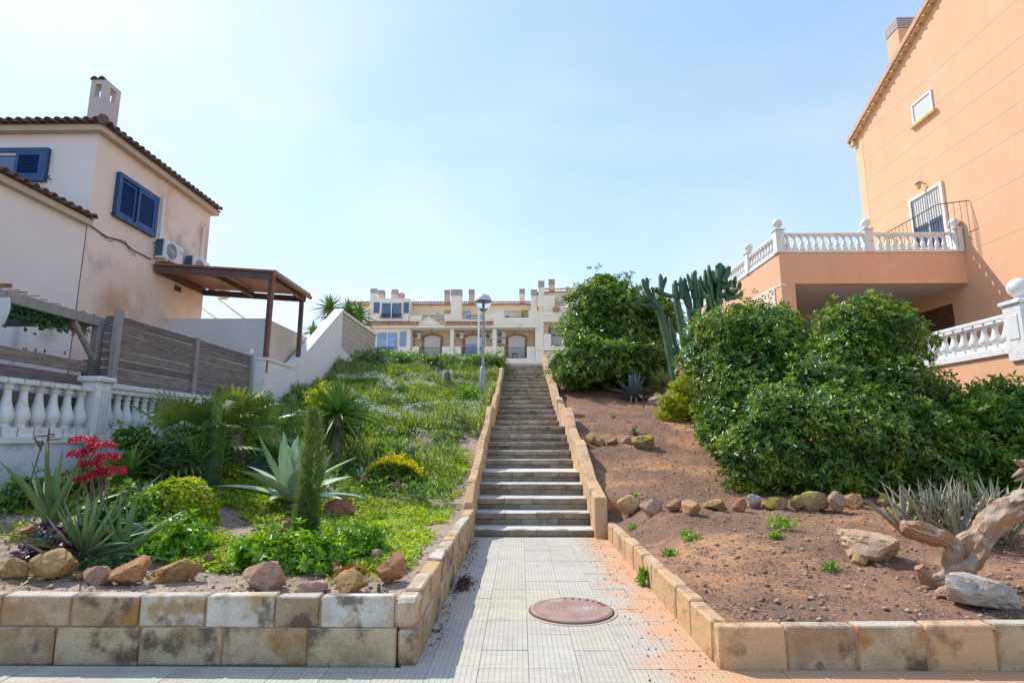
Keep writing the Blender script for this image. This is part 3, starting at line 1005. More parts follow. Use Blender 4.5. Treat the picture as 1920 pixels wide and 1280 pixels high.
cl = MB()
cv, cf = [], []
A_, B_, C_ = atx(16, 557, -6.52), atx(36, 577, -6.50), atx(-60, 690, -6.45)
D_ = atx(-60, 560, -6.52)
for i in range(9):
    for j in range(9):
        u, v = i / 8, j / 8
        p = D_.lerp(A_.lerp(B_, v), u).lerp(C_, v * (1 - 0.72 * u))
        cv.append((p.x + 0.03 * math.sin(7 * u + 3 * v), p.y, p.z))
for i in range(8):
    for j in range(8):
        cf.append((i * 9 + j, i * 9 + j + 1, i * 9 + j + 10, i * 9 + j + 9))
cl.add(cv, cf)
tag(cl.obj('shade_cloth', mat('white_canvas', (0.74, 0.74, 0.76), (0.66, 0.66, 0.70), scale=4, rough=0.8, trans=0.2), None, smooth=True), 'white shade cloth stretched down from the pergola beam', 'cloth')

cline = thing('clothes_line', 'thin clothes line with pegs strung under the pergola', 'clothes line', (-7.0, 7, 2.6))
la, lb = atx(0, 650, -7.0), atx(125, 661, -7.0)
MB().tube([la, (la + lb) / 2 - Vector((0, 0, .02)), lb], 0.004, 5).obj('cord', PVC, cline)
for f_, cc in ((0.32, (0.35, 0.22, 0.12)), (0.36, (0.35, 0.22, 0.12)), (0.5, (0.4, 0.25, 0.12)), (0.64, (0.02, 0.05, 0.2)), (0.97, (0.7, 0.16, 0.03))):
    p = la.lerp(lb, f_)
    MB().box(p.x - .008, p.x + .008, p.y - .008, p.y + .008, p.z - 0.035, p.z + 0.02).obj('peg', mat('peg_%d' % int(f_ * 100), cc, rough=0.6), cline)
tag(MB().box(-8.9, -8.6, pyY - 0.62, pyY - 0.15, 1.4, 2.72).obj('storage_box', mat('grey_blue_plastic', (0.22, 0.23, 0.28), (0.26, 0.27, 0.32), rough=0.5), None, bevel=0.02), 'small grey blue cabinet standing behind the pergola post', 'cabinet')

# ------------------------------------------------------------------ house on the left with the blue shutters
HX = -9.0
c_top = atx(186, 251, HX)        # upper corner under the eaves
c_end = atx(394, 415, HX)
HY0, HY1 = c_top.y, c_end.y
HZ = c_top.z
low = atx(162, 424, HX)
LZ = low.z
lh = thing('house', 'two-storey beige rendered house with blue louvred shutters', 'house', (HX - 4, HY0, 1.5))
MB().box(HX - 9, HX, HY0, HY1, 1.0, HZ).obj('wall', HOUSEW, lh)
MB().box(HX - 9, HX - 0.002, HY0 - 0.012, HY0 + 0.2, LZ - 0.5, HZ - 0.001).obj('front_wall', HOUSEF, lh)
MB().box(HX - 9, HX + 0.012, 1.0, HY0 - 0.03, 1.0, LZ).obj('front_wing_wall', HOUSEF, lh)
zband = atx(60, 575, HX).z
MB().box(HX + 0.013, HX + 0.03, 1.0, HY0 - 1.1, 1.0, zband).obj('white_dado', WHITEWALL, lh)
# eaves board and hip roof with barrel tiles
ov = 0.16
MB().box(HX - 9.2, HX + ov, HY0 - ov, HY1 + ov, HZ, HZ + 0.13).obj('eaves_board', mat('cream_eaves', (0.60, 0.50, 0.38), (0.52, 0.42, 0.31), scale=2, rough=.9), lh)
rise = 1.3
ym = (HY0 + HY1) / 2
rv = [(HX - 9.3, HY0 - ov - .05, HZ + 0.135), (HX + ov + .05, HY0 - ov - .05, HZ + 0.135), (HX + ov + .05, HY1 + ov + .05, HZ + 0.135), (HX - 9.3, HY1 + ov + .05, HZ + 0.135), (HX - 9.3, ym, HZ + rise), (HX - 3, ym, HZ + rise)]
rf = MB().add(rv, [(0, 1, 5, 4), (1, 2, 5), (2, 3, 4, 5), (0, 3, 2, 1)]).obj('roof', DARKTILE, lh)


def half_tile(length, r, n=6):
    b = MB()
    vs, fs = [], []
    for a_ in (0, length):
        rr = r * (1.0 if a_ == 0 else 0.82)
        for k in range(n + 1):
            t = math.pi * k / n
            vs.append((rr * math.cos(t), a_, rr * math.sin(t)))
        for k in range(n + 1):
            t = math.pi * k / n
            vs.append(((rr - 0.015) * math.cos(t), a_, (rr - 0.015) * math.sin(t)))
    m_ = n + 1
    for k in range(n):
        fs += [(k, k + 1, 2 * m_ + k + 1, 2 * m_ + k), (m_ + k, 3 * m_ + k, 3 * m_ + k + 1, m_ + k + 1), (k, m_ + k, m_ + k + 1, k + 1)]
    return b.add(vs, fs)


HT = half_tile(0.45, 0.085).mesh('barrel_tile', DARKTILE, True)
x = HX + ov - 0.05
while x > HX - 7:
    o = link('barrel_tile', HT, rf, False)
    o.location = (x, HY0 - ov - 0.12, HZ + 0.15)
    o.rotation_euler = (R(16), 0, random.gauss(0, .03))
    x -= 0.205
y = HY0 - ov + 0.1
while y < HY1 + ov:
    o = link('barrel_tile', HT, rf, False)
    o.location = (HX + ov + 0.12, y, HZ + 0.15)
    o.rotation_euler = (R(16), 0, R(90) + random.gauss(0, .03))
    y += 0.205
b = MB()
for s_ in range(3):
    b.tube([(HX + ov + .08 - s_ * .3, HY0 - ov - .08 + s_ * .3, HZ + 0.2 + s_ * .06), (HX + ov - .3 - s_ * .3, HY0 - ov + .3 + s_ * .3, HZ + 0.27 + s_ * .06)], [0.11, 0.09], 8)
b.obj('hip_tiles', DARKTILE, rf)
# lower roof over the front wing
MB().box(HX - 9, HX + 0.14, 1.0, HY0 - 0.03, LZ, LZ + 0.12).obj('eaves_board', bpy.data.materials['cream_eaves'], lh)
rf2 = MB().extr([(HX + 0.18, LZ + 0.122), (HX - 9, LZ + 0.122), (HX - 9, LZ + 1.6)], 'y', 1.0, HY0 - 0.03).obj('roof', DARKTILE, lh)
y = HY0 - 0.12
while y > 3:
    o = link('barrel_tile', HT, rf2, False)
    o.location = (HX + 0.24, y, LZ + 0.14)
    o.rotation_euler = (R(10), 0, R(90) + random.gauss(0, .03))
    y -= 0.205
# chimney with arched smoke openings
ca, cb = at(162, 224, HY0 + 0.35), at(191, 224, HY0 + 0.35)
ctop = at(170, 150, HY0 + 0.35).z
cw = cb.x - ca.x
ch = thing('chimney', 'plastered chimney with two arched openings on the house with blue shutters', 'chimney', (ca.x, HY0 + 0.4, HZ + 0.1))
yb0, yb1 = HY0 + 0.35, HY0 + 0.35 + 0.46
PCH = mat('beige_plaster', (0.60, 0.53, 0.48), (0.54, 0.47, 0.42), scale=1.5, rough=0.9)
zo = ctop - 0.42
MB().box(ca.x, cb.x, yb0, yb1, HZ, zo).obj('shaft', PCH, ch)
w4 = cw * 0.3
for (xa, xb_) in ((ca.x, ca.x + w4), (cb.x - w4, cb.x)):
    for (ya, yb_) in ((yb0, yb0 + 0.14), (yb1 - 0.14, yb1)):
        MB().box(xa, xb_, ya, yb_, zo, ctop - 0.1).obj('corner_pier', PCH, ch)
MB().box(ca.x, cb.x, yb0, yb1, ctop - 0.1, ctop).obj('cap', PCH, ch)
arc = [(ca.x + w4, zo + 0.001)] + [(ca.x + cw / 2 - (cw / 2 - w4) * math.cos(math.pi * k / 8), zo + 0.13 - 0.13 * math.sin(math.pi * k / 8)) for k in range(9)] + [(cb.x - w4, zo + .001)]
for k in range(2):
    o = link('cap_tile', HT, ch, False)
    o.location = (0.06 + 0.17 * k, -0.07, ctop - HZ - 0.1)
    o.rotation_euler = (0, 0, 0)


def shutter(parent, O, U, V, N, w, h, name='shutter', slats=15, m=BLUE):
    """framed louvre panel: origin, width axis, height axis, outward normal"""
    O, U, V, N = Vector(O), Vector(U), Vector(V), Vector(N)

    def bx(u0, u1, v0, v1, n0, n1):
        P = lambda a, b_, c: O + U * a + V * b_ + N * c
        return MB().add([P(u0, v0, n0), P(u1, v0, n0), P(u1, v1, n0), P(u0, v1, n0), P(u0, v0, n1), P(u1, v0, n1), P(u1, v1, n1), P(u0, v1, n1)],
                        [(0, 3, 2, 1), (4, 5, 6, 7), (0, 1, 5, 4), (1, 2, 6, 5), (2, 3, 7, 6), (3, 0, 4, 7)])
    fw = 0.07
    fr = MB()
    for a in ((0, fw, 0, h), (w - fw, w, 0, h), (fw, w - fw, 0, fw), (fw, w - fw, h - fw, h)):
        q = bx(*a, 0, 0.04)
        fr.add(q.v, q.f)
    f = fr.obj(name, m, parent)
    bx(fw, w - fw, fw, h - fw, 0.001, 0.006).obj('back_panel', m, f)
    for k in range(slats):
        v = fw + (h - 2 * fw) * (k + 0.5) / slats
        s_ = (h - 2 * fw) / slats
        P = lambda a, b_, c: O + U * a + V * b_ + N * c
        MB().add([P(fw, v - s_ * .5, 0.034), P(w - fw, v - s_ * .5, 0.034), P(w - fw, v + s_ * .45, 0.01), P(fw, v + s_ * .45, 0.01)], [(0, 1, 2, 3)]).obj('slat', m, f)
    return f


def frame_box(O, U, V, N, w, h, t, d0, d1):
    O, U, V, N = Vector(O), Vector(U), Vector(V), Vector(N)
    b = MB()
    P = lambda a, b_, c: O + U * a + V * b_ + N * c
    for (u0, u1, v0, v1) in ((0, t, 0, h), (w - t, w, 0, h), (t, w - t, 0, t), (t, w - t, h - t, h)):
        b.add([P(u0, v0, d0), P(u1, v0, d0), P(u1, v1, d0), P(u0, v1, d0), P(u0, v0, d1), P(u1, v0, d1), P(u1, v1, d1), P(u0, v1, d1)],
              [(0, 3, 2, 1), (4, 5, 6, 7), (0, 1, 5, 4), (1, 2, 6, 5), (2, 3, 7, 6), (3, 0, 4, 7)])
    return b


# side window: blue frame, one louvred leaf drawn across, one open
wa, wb = atx(219, 322, HX), atx(286, 443, HX)
w0y, w1y = atx(209, 400, HX).y, atx(290, 400, HX).y
wz1 = (atx(219, 322, HX).z + atx(290, 369, HX).z) / 2
wz0 = (atx(209, 404, HX).z + atx(283, 445, HX).z) / 2
ww_ = w1y - w0y
win = frame_box((HX, w0y, wz0), (0, 1, 0), (0, 0, 1), (1, 0, 0), ww_, wz1 - wz0, 0.09, 0.003, 0.10).obj('window', BLUE, lh)
MB().box(HX + 0.004, HX + 0.012, w0y + 0.09, w1y - 0.09, wz0 + 0.09, wz1 - 0.09).obj('pane', GLASS, win)
shutter(win, (HX + 0.05, w0y + ww_ * 0.48, wz0 + 0.095), (0, 1, 0), (0, 0, 1), (1, 0, 0), ww_ * 0.52 - 0.095, wz1 - wz0 - 0.19)
shutter(win, (HX + 0.013, w0y + 0.095, wz0 + 0.095), (0, 1, 0), (0, 0, 1), (1, 0, 0), ww_ * 0.40, wz1 - wz0 - 0.19, slats=17)
# front window
fa, fb = at(-75, 343, HY0), at(98, 281, HY0)
wf = frame_box((fa.x, HY0 - 0.012, fa.z), (1, 0, 0), (0, 0, 1), (0, -1, 0), fb.x - fa.x, fb.z - fa.z, 0.09, 0.003, 0.09).obj('window', BLUE, lh)
MB().box(fa.x + .09, fb.x - .09, HY0 - 0.025, HY0 - 0.016, fa.z + .09, fb.z - .09).obj('pane', GLASS, wf)
f_w = fb.x - fa.x
shutter(wf, (fb.x - f_w * 0.36, HY0 - 0.06, fa.z + 0.095), (1, 0, 0), (0, 0, 1), (0, -1, 0), f_w * 0.36 - 0.095, fb.z - fa.z - 0.19, slats=13)
frame_box((at(2, 300, HY0).x - 0.12, HY0 - 0.027, fa.z + .091), (1, 0, 0), (0, 0, 1), (0, -1, 0), at(44, 300, HY0).x - at(2, 300, HY0).x + .12, fb.z - fa.z - 0.182, 0.06, 0, 0.03).obj('inner_frame', PVC, wf)
# shutter stays, seam, vents
for (px, py_) in ((207, 400), (287, 455)):
    p = atx(px, py_, HX)
    MB().tube([p, p + Vector((0.09, 0, 0)), p + Vector((0.09, 0.03, 0.05))], 0.012, 5).obj('shutter_stay', RAIL, lh)
p = at(96, 337, HY0)
MB().tube([p, p + Vector((0, -0.09, 0)), p + Vector((0.03, -0.09, 0.05))], 0.012, 5).obj('shutter_stay', RAIL, lh)
MB().box(HX + 0.002, HX + 0.016, HY0 - 0.029, HY0 - 0.012, 1.5, LZ).obj('movement_joint', RAIL, lh)
v0 = atx(333, 541, HX)
MB().box(HX - 0.05, HX + 0.012, v0.y - 0.14, v0.y + 0.14, v0.z - 0.07, v0.z + 0.07).obj('vent', RAIL, lh)
# small light on the wing and its white panel
p = atx(155, 600, HX)
MB().box(HX + 0.031, HX + 0.05, p.y - 0.3, p.y + 0.25, p.z - 0.18, p.z + 0.06).obj('junction_panel', WHITEWALL, lh)
# conduits
for (px0, py0, px1, py1, r_) in ((304, 371, 297, 452, 0.035), (380, 425, 374, 494, 0.03)):
    a, c = atx(px0, py0, HX), atx(px1, py1, HX)
    ym_ = (a.y + c.y) / 2
    tag(MB().box(HX + 0.002, HX + 0.07, ym_ - r_, ym_ + r_, c.z, a.z).obj('trunking', PVC, None, bevel=0.008),
        'white cable trunking rising from the air conditioner nearest the blue window' if px0 == 304 else 'white cable trunking near the far edge of the beige house wall', 'conduit')
cab = thing('cable', 'sagging dark cable running along the beige house wall to the air conditioner', 'cable', atx(165, 420, HX))
pts = [atx(a, c, HX + 0.03) for a, c in ((164, 419), (185, 434), (200, 444), (220, 449), (233, 455), (248, 468), (283, 486))]
MB().tube(pts, 0.014, 6).obj('cord', RAIL, cab, smooth=True)
pts = [atx(a, c, HX + 0.03) for a, c in ((188, 437), (205, 452), (222, 449), (235, 452), (243, 470), (255, 480))]
MB().tube(pts, 0.006, 5).obj('cord', RAIL, cab, smooth=True)


def ac_unit(name, label, loc, rz, w=0.76, h=0.50, d=0.28, group=None, detail=True):
    """outdoor unit facing local +X, width along local Y"""
    t = thing(name, label, 'air conditioner', loc, group)
    t.rotation_euler = (0, 0, rz)
    MB().box(0.05, d, -w / 2, w / 2, 0, h).obj('casing', ACW, t, bevel=0.012, world_coords=False)
    cy = -w * 0.13
    MB().tube([(d + 0.002, cy, h * .5), (d + 0.014, cy, h * .5)], h * 0.40, 24).obj('fan_grille', mat('fan_grey', (0.22, 0.22, 0.24), rough=0.6) if detail else ACD, t, world_coords=False)
    b = MB()
    for r_ in (0.38, 0.29, 0.2, 0.11):
        ring = [(d + 0.018, cy + h * r_ * math.cos(2 * math.pi * k / 24), h * .5 + h * r_ * math.sin(2 * math.pi * k / 24)) for k in range(25)]
        b.tube(ring, 0.004, 4, cap=False)
    b.tube([(d + 0.014, cy, h * .5), (d + 0.022, cy, h * .5)], h * 0.07, 12)
    b.obj('grille_rings', ACW, t, world_coords=False)
    MB().box(d + 0.001, d + 0.006, w * 0.30, w * 0.44, h * 0.62, h * 0.74).obj('badge', mat('pale_cyan_print', (0.25, 0.55, 0.65), rough=.5), t, world_coords=False)
    MB().box(0.06, d - 0.05, -w / 2 - 0.012, -w / 2 - 0.001, h * 0.12, h * 0.96).obj('side_coil', mat('coil_blue', (0.03, 0.09, 0.16), (0.05, 0.13, 0.2), scale=60, rough=.5), t, world_coords=False)
    for s_ in (-1, 1):
        MB().box(0.0, d, s_ * w * 0.33 - 0.02, s_ * w * 0.33 + 0.02, -0.045, -0.002).obj('bracket', ACW, t, world_coords=False)
    return t


p = atx(304, 492, HX)
ac_unit('air_conditioner', 'white air conditioner on the beige house wall, nearest the blue shuttered window', (HX, p.y, p.z), 0, group='air conditioners on the beige house')
ac_unit('air_conditioner', 'white air conditioner half hidden by the canopy roof, middle one of the three', (HX, p.y + 1.25, p.z - 0.02), 0, group='air conditioners on the beige house')
ac_unit('air_conditioner', 'white air conditioner mostly hidden behind the canopy roof, last one of the three', (HX, p.y + 2.45, p.z - 0.25), 0, group='air conditioners on the beige house')

# ------------------------------------------------------------------ grey enclosure wall and brown canopy
gw = thing('enclosure_wall', 'pale grey rendered yard wall under the brown canopy', 'wall', (-8, 14, 1.5))
GY = 13.9
gx1 = at(500, 602, GY).x
gz1 = at(400, 597, GY).z
MB().box(at(272, 600, GY).x, gx1, GY, GY + 0.2, 1.0, gz1).obj('wall', GREYW, gw)
MB().box(gx1 - 0.2, gx1 - 0.002, GY + 0.201, 17.6, 1.0, gz1 - 0.002).obj('side_wall', mat('cream_stained_render', (0.66, 0.60, 0.50), (0.62, 0.55, 0.45), scale=.8, rough=.9, c3=(0.62, 0.36, 0.14), s3=0.7, lo3=.5, hi3=.66), gw)
cp = thing('canopy', 'brown metal canopy with sheet roof projecting from the beige house', 'canopy', (-7.5, 14, 4))
CY0, CY1 = 13.3, 15.9
z_l, z_r = at(283, 500, CY0).z, at(510, 514, CY0).z
xl, xr = HX + 0.05, at(512, 512, CY0).x
CY1 = atx(573, 560, xr).y
MB().beam((xl, CY0, z_l - 0.06), (xr, CY0, z_r - 0.06), 0.06, 0.17).obj('front_beam', BROWNM, cp)
MB().beam((xl, CY1, z_l - 0.10), (xr, CY1, z_r - 0.10), 0.06, 0.16).obj('rear_beam', BROWNM, cp)
for f_ in (0.012, 0.5, 0.985):
    xx, zz = xl + (xr - xl) * f_, z_l + (z_r - z_l) * f_
    MB().beam((xx, CY0 + 0.035, zz - 0.09), (xx, CY1 - 0.035, zz - 0.09), 0.06, 0.14).obj('rafter', BROWNM if f_ < .9 else REDM, cp)
rf = MB().beam((xl, CY0 - 0.08, z_l + 0.02), (xl, CY1 + 0.1, z_l + 0.02), 0.02, 0.02).obj('roof_edge', BROWNM, cp)
n = 11
for k in range(n):
    y0 = CY0 - 0.08 + (CY1 + 0.12 - CY0 + 0.08) * k / n
    y1 = CY0 - 0.08 + (CY1 + 0.12 - CY0 + 0.08) * (k + 1) / n - 0.012
    a0, a1 = Vector((xl + .02, 0, z_l + 0.055)), Vector((xr + 0.1, 0, z_r + 0.055))
    MB().add([(a0.x, y0, a0.z - .025), (a1.x, y0, a1.z - .025), (a1.x, y1, a1.z - .025), (a0.x, y1, a0.z - .025), (a0.x, y0, a0.z + .025), (a1.x, y0, a1.z + .025), (a1.x, y1, a1.z + .025), (a0.x, y1, a0.z + .025)],
             [(0, 3, 2, 1), (4, 5, 6, 7), (0, 1, 5, 4), (1, 2, 6, 5), (2, 3, 7, 6), (3, 0, 4, 7)]).obj('roof_sheet', SHEETM, cp)
MB().tube([(xr + 0.10, CY0 - 0.1, z_r - 0.01), (xr + 0.10, CY1 + 0.1, z_r - 0.03)], 0.055, 8).obj('gutter', mat('tan_gutter', (0.34, 0.22, 0.12), (0.28, 0.17, 0.09), rough=.5), cp)
MB().box(xr - 0.12, xr - 0.02, CY0 + 0.04, CY0 + 0.14, 1.6, z_r - 0.16).obj('post', BROWNM, cp)
MB().tube([(xr + 0.06, CY0 - 0.06, z_r), (xr + 0.05, CY0 - 0.06, z_r - 0.2), (xr + 0.02, CY0 - 0.06, 3.0)], 0.04, 8).obj('downpipe', REDM, cp, smooth='auto')
MB().box(xr - 0.12, xr - 0.02, CY1 - 0.14, CY1 - 0.04, 1.6, z_r - 0.19).obj('post', BROWNM, cp)
for (a, c) in (((375, 575), (445, 625)), ((412, 562), (462, 600))):
    p0, p1 = at(*a, 16.8), at(*c, 16.8)
    tag(MB().beam(p0, p1, 0.05, 0.05).obj('stay_bar', PVC), 'thin white slanting bar behind the grey wall, the %s of two' % ('lower' if a[0] == 375 else 'upper'), 'bar')

# ------------------------------------------------------------------ orange house on the right
RX = 17.3
TY = at(1812, 480, 22.0).y
TY = 22.0
RX = at(1812, 500, TY).x
e0 = atx(1603, 262, RX)
RY1 = e0.y                     # far end of the gable wall
k1 = atx(1742, 20, RX)
slope = (k1.z - e0.z) / (e0.y - k1.y)
RIDGE_Y = RY1 - 9.0
ridge_z = e0.z + slope * 9.0
rh = thing('house', 'tall orange rendered gable house with a raised terrace', 'house', (RX + 4, 22, 2))
MB().extr([(RY1, 1.0), (RY1, e0.z), (RIDGE_Y, ridge_z), (RIDGE_Y - 9.0, e0.z), (RIDGE_Y - 9.0, 1.0)], 'x', RX, RX + 9).obj('wall', ORANGE, rh)
# corner strip of a slightly darker render
MB().box(RX - 0.012, RX + 0.02, RY1 - 0.55, RY1 + 0.012, 3.0, e0.z - 0.03).obj('corner_strip', ORANGE2 if False else mat('tan_corner_render', (0.74, 0.50, 0.30), (0.70, 0.46, 0.28), scale=1, rough=.9), rh)
# verge and roof
for sgn in (1, -1):
    ya, za = (RY1 + 0.25, e0.z - slope * 0.25) if sgn > 0 else (RIDGE_Y - 9.25, e0.z - slope * 0.25)
    MB().extr([(ya, za + 0.01), (ya, za + 0.26), (RIDGE_Y, ridge_z + 0.30), (RIDGE_Y, ridge_z + 0.01)], 'x', RX - 0.28, RX + 9.3).obj('roof', TERRA, rh)
    MB().extr([(ya, za - 0.14), (ya, za + 0.06), (RIDGE_Y, ridge_z + 0.10), (RIDGE_Y, ridge_z - 0.12)], 'x', RX - 0.20, RX - 0.003).obj('verge_moulding', ORANGE2, rh)
    MB().extr([(ya, za + 0.06), (ya, za + 0.20), (RIDGE_Y, ridge_z + 0.24), (RIDGE_Y, ridge_z + 0.10)], 'x', RX - 0.285, RX - 0.004).obj('verge_moulding', ORANGE2, rh)
VT = half_tile(0.5, 0.10).mesh('verge_tile', TERRA, True)
n = 24
for k in range(n):
    yy = RY1 + 0.3 - 9.3 * k / n
    o = link('verge_tile', VT, rh, False)
    o.location = (RX - 0.16 - rh.location.x, yy - 22, e0.z + slope * (RY1 - yy) + 0.19 - 2)
    o.rotation_euler = (-math.atan(slope) , 0, R(180))
p = atx(1601, 268, RX - 0.2)
MB().box(RX - 0.2, RX - 0.002, RY1 - 0.15, RY1 + 0.2, e0.z - 0.36, e0.z - 0.12).obj('verge_bracket', ORANGE2, rh)
# horizontal joints in the render
for (px, py_) in ((1700, 182), (1700, 240), (1622, 333 + 8), (1640, 374), (1640, 413), (1860, 360), (1860, 452), (1860, 555)):
    p = atx(px, py_, RX)
    zj = p.z
    dz = (zj - e0.z)
    ya = RY1 - 0.56 if dz < 0 else RY1 - dz / slope - 0.2
    MB().box(RX - 0.004, RX + 0.01, 10.0, ya, zj - 0.008, zj + 0.008).obj('render_joint', mat('joint_%d' % py_, (0.60, 0.36, 0.22), rough=.95), rh)
# chimney
chp = at(1682, 80, RY1 - 2.0)
rc = thing('chimney', 'orange chimney with a grey louvred cowl on the orange gable house', 'chimney', (RX + 0.9, RY1 - 2.2, e0.z))
q0, q1 = at(1684, 60, RY1 - 2.0), at(1722, 60, RY1 - 2.0)
zt = at(1690, 33, RY1 - 2.0).z
MB().box(q0.x, q1.x + 0.3, RY1 - 2.0, RY1 - 1.1, e0.z - 0.5, zt - 0.6).obj('shaft', ORANGE, rc)
for k in range(5):
    z0 = zt - 0.6 + k * 0.12
    MB().box(q0.x - 0.04, q1.x + 0.34, RY1 - 2.04, RY1 - 1.06, z0 + 0.035, z0 + 0.11).obj('cowl_slat', GREYCAP, rc)
MB().box(q0.x + 0.06, q1.x + 0.24, RY1 - 1.94, RY1 - 1.16, zt - 0.6, zt).obj('cowl_core', ACD, rc)
# attic window
ya, yb_ = atx(1752, 205, RX).y, atx(1712, 215, RX).y
za, zb_ = atx(1732, 222, RX).z, atx(1732, 180, RX).z
wn_ = frame_box((RX, ya, za), (0, 1, 0), (0, 0, 1), (-1, 0, 0), yb_ - ya, zb_ - za, 0.08, 0.003, 0.07).obj('window', PVC, rh)
MB().box(RX - 0.02, RX - 0.005, ya + .08, yb_ - .08, za + .08, zb_ - .08).obj('pane', mat('pale_blind', (0.60, 0.62, 0.62), (0.55, 0.57, 0.58), scale=20, rough=.3), wn_)
MB().box(RX - 0.16, RX - 0.003, ya - 0.15, yb_ + 0.12, za - 0.13, za - 0.005).obj('sill', ORANGE2, wn_)
# french window with white frame, bars and half lowered shutter
ya, yb_ = atx(1776, 400, RX).y, atx(1709, 400, RX).y
zb_ = (atx(1774, 337, RX).z + atx(1709, 372, RX).z) / 2
za = at(1700, 470, TY).z + 0.15
dw, dh = yb_ - ya, zb_ - za
fw_ = frame_box((RX, ya, za), (0, 1, 0), (0, 0, 1), (-1, 0, 0), dw, dh, 0.14, 0.003, 0.10).obj('window', mat('cream_surround', (0.78, 0.72, 0.60), rough=.7), rh)
MB().box(RX - 0.015, RX - 0.005, ya + .14, yb_ - .14, za + .14, zb_ - .14).obj('pane', GLASS, fw_)
MB().box(RX - 0.03, RX - 0.017, ya + .15, yb_ - .15, za + dh * 0.55, zb_ - .15).obj('roller_blind', ROLLER, fw_)
MB().box(RX - 0.05, RX - 0.02, ya + dw / 2 - .05, ya + dw / 2 + .05, za + .14, zb_ - .14).obj('mullion', PVC, fw_)
for k in range(13):
    yy = ya + 0.17 + (dw - 0.34) * k / 12
    MB().box(RX - 0.085, RX - 0.07, yy - 0.008, yy + 0.008, za + 0.1, zb_ - 0.17).obj('bar', RAIL, fw_)
for zz in (za + 0.75, za + 1.55):
    MB().box(RX - 0.09, RX - 0.068, ya + .14, yb_ - .14, zz, zz + 0.025).obj('bar', RAIL, fw_)
# iron juliet balcony rail
jr = thing('balcony_railing', 'thin dark iron railing in front of the barred french window', 'railing', (RX - 0.6, (ya + yb_) / 2, za))
jy0, jy1 = ya - 1.2, yb_ + 1.25
jt = atx(1735, 396, RX - 0.9).z
pa, pb, pc, pd = Vector((RX - 0.02, jy1, jt - 0.05)), Vector((RX - 0.9, jy1 - 0.5, jt)), Vector((RX - 0.9, jy0 + 0.5, jt)), Vector((RX - 0.02, jy0, jt - 0.05))
MB().tube([pa, pb, pc, pd], 0.02, 6).obj('handrail', RAIL, jr)
for (s_, e_, n_) in ((pa, pb, 5), (pb, pc, 14), (pc, pd, 5)):
    for k in range(n_):
        q = s_.lerp(e_, (k + 0.5) / n_)
        MB().tube([q, (q.x, q.y, za - 0.1)], 0.009, 5).obj('bar', RAIL, jr)
# wall lantern
p = atx(1733, 345, RX)
ln = thing('wall_lantern', 'small black wall lantern above the barred french window', 'lantern', p)
MB().tube([p, p + Vector((-0.12, 0, 0.12)), p + Vector((-0.26, 0, 0.10))], 0.018, 6).obj('arm', RAIL, ln)
MB().lathe([(0.02, 0.0), (0.06, -0.04), (0.14, -0.09), (0.13, -0.10)], p + Vector((-0.26, 0, 0.10)), 8).obj('hood', RAIL, ln)
MB().lathe([(0.11, -0.10), (0.07, -0.33), (0.05, -0.34)], p + Vector((-0.26, 0, 0.10)), 8).obj('glass', mat('amber_glass', (0.55, 0.38, 0.12), rough=.2), ln)

# terrace
FX0 = at(1462, 500, TY).x
ft, fb_ = at(1640, 473, TY).z, at(1640, 531, TY).z
TY1 = atx(1370, 525, FX0).y
te = thing('terrace', 'raised orange terrace projecting from the gable house over a dark carport', 'terrace', (FX0 + 3, TY, 3))
MB().box(FX0, RX - 0.003, TY, TY + 0.25, fb_, ft).obj('fascia', ORANGE, te)
MB().box(FX0, FX0 + 0.25, TY + 0.251, 33.0, fb_, ft).obj('fascia', ORANGE, te)
MB().box(FX0 + 0.251, RX - 0.003, TY + 0.251, 33.0, fb_ + 0.02, ft - 0.1).obj('slab', mat('grey_soffit', (0.62, 0.57, 0.53), (0.58, 0.53, 0.49), scale=1, rough=.9), te)
MB().box(FX0 + 0.003, at(1493, 560, TY).x, TY + 0.003, TY + 0.6, 2.0, fb_ - 0.001).obj('column', ORANGE, te)
MB().box(FX0 + 0.003, FX0 + 0.25, TY + 0.601, 33.0, 2.0, fb_ - 0.002).obj('side_wall', ORANGE, te)
MB().box(FX0 - 0.02, FX0 + 0.2, TY - 0.015, TY + 0.5, fb_ - 0.06, fb_ - 0.01).obj('string_course', CREAM2, te)
MB().box(FX0 + 0.25, RX, 27.5, 27.7, 2.0, fb_ + 0.01).obj('carport_back_wall', mat('brown_grey_wall', (0.66, 0.52, 0.44), (0.62, 0.48, 0.40), scale=1, rough=.9), te)
MB().box(10.3, RX, 9.0, 33.0, 2.9, 3.12).obj('carport_floor', PAVE, te)
# pierced block panel in the side wall
ly0, ly1 = atx(1455, 560, FX0).y, atx(1400, 570, FX0).y
lz1 = atx(1452, 537, FX0).z
for i in range(4):
    for j in range(3):
        y0, z0 = ly0 + i * (ly1 - ly0) / 4, lz1 - 0.55 * (j + 1)
        wL = (ly1 - ly0) / 4 - 0.03
        pb_ = frame_box((FX0 + 0.002, y0, z0), (0, 1, 0), (0, 0, 1), (-1, 0, 0), wL, 0.52, 0.06, 0.0, 0.05)
        pb_.beam((FX0 - 0.02, y0 + .05, z0 + .05), (FX0 - 0.02, y0 + wL - .05, z0 + .47), 0.05, 0.05)
        pb_.beam((FX0 - 0.019, y0 + .05, z0 + .47), (FX0 - 0.019, y0 + wL - .05, z0 + .05), 0.05, 0.05)
        pb_.obj('pierced_block', CREAM2, te)
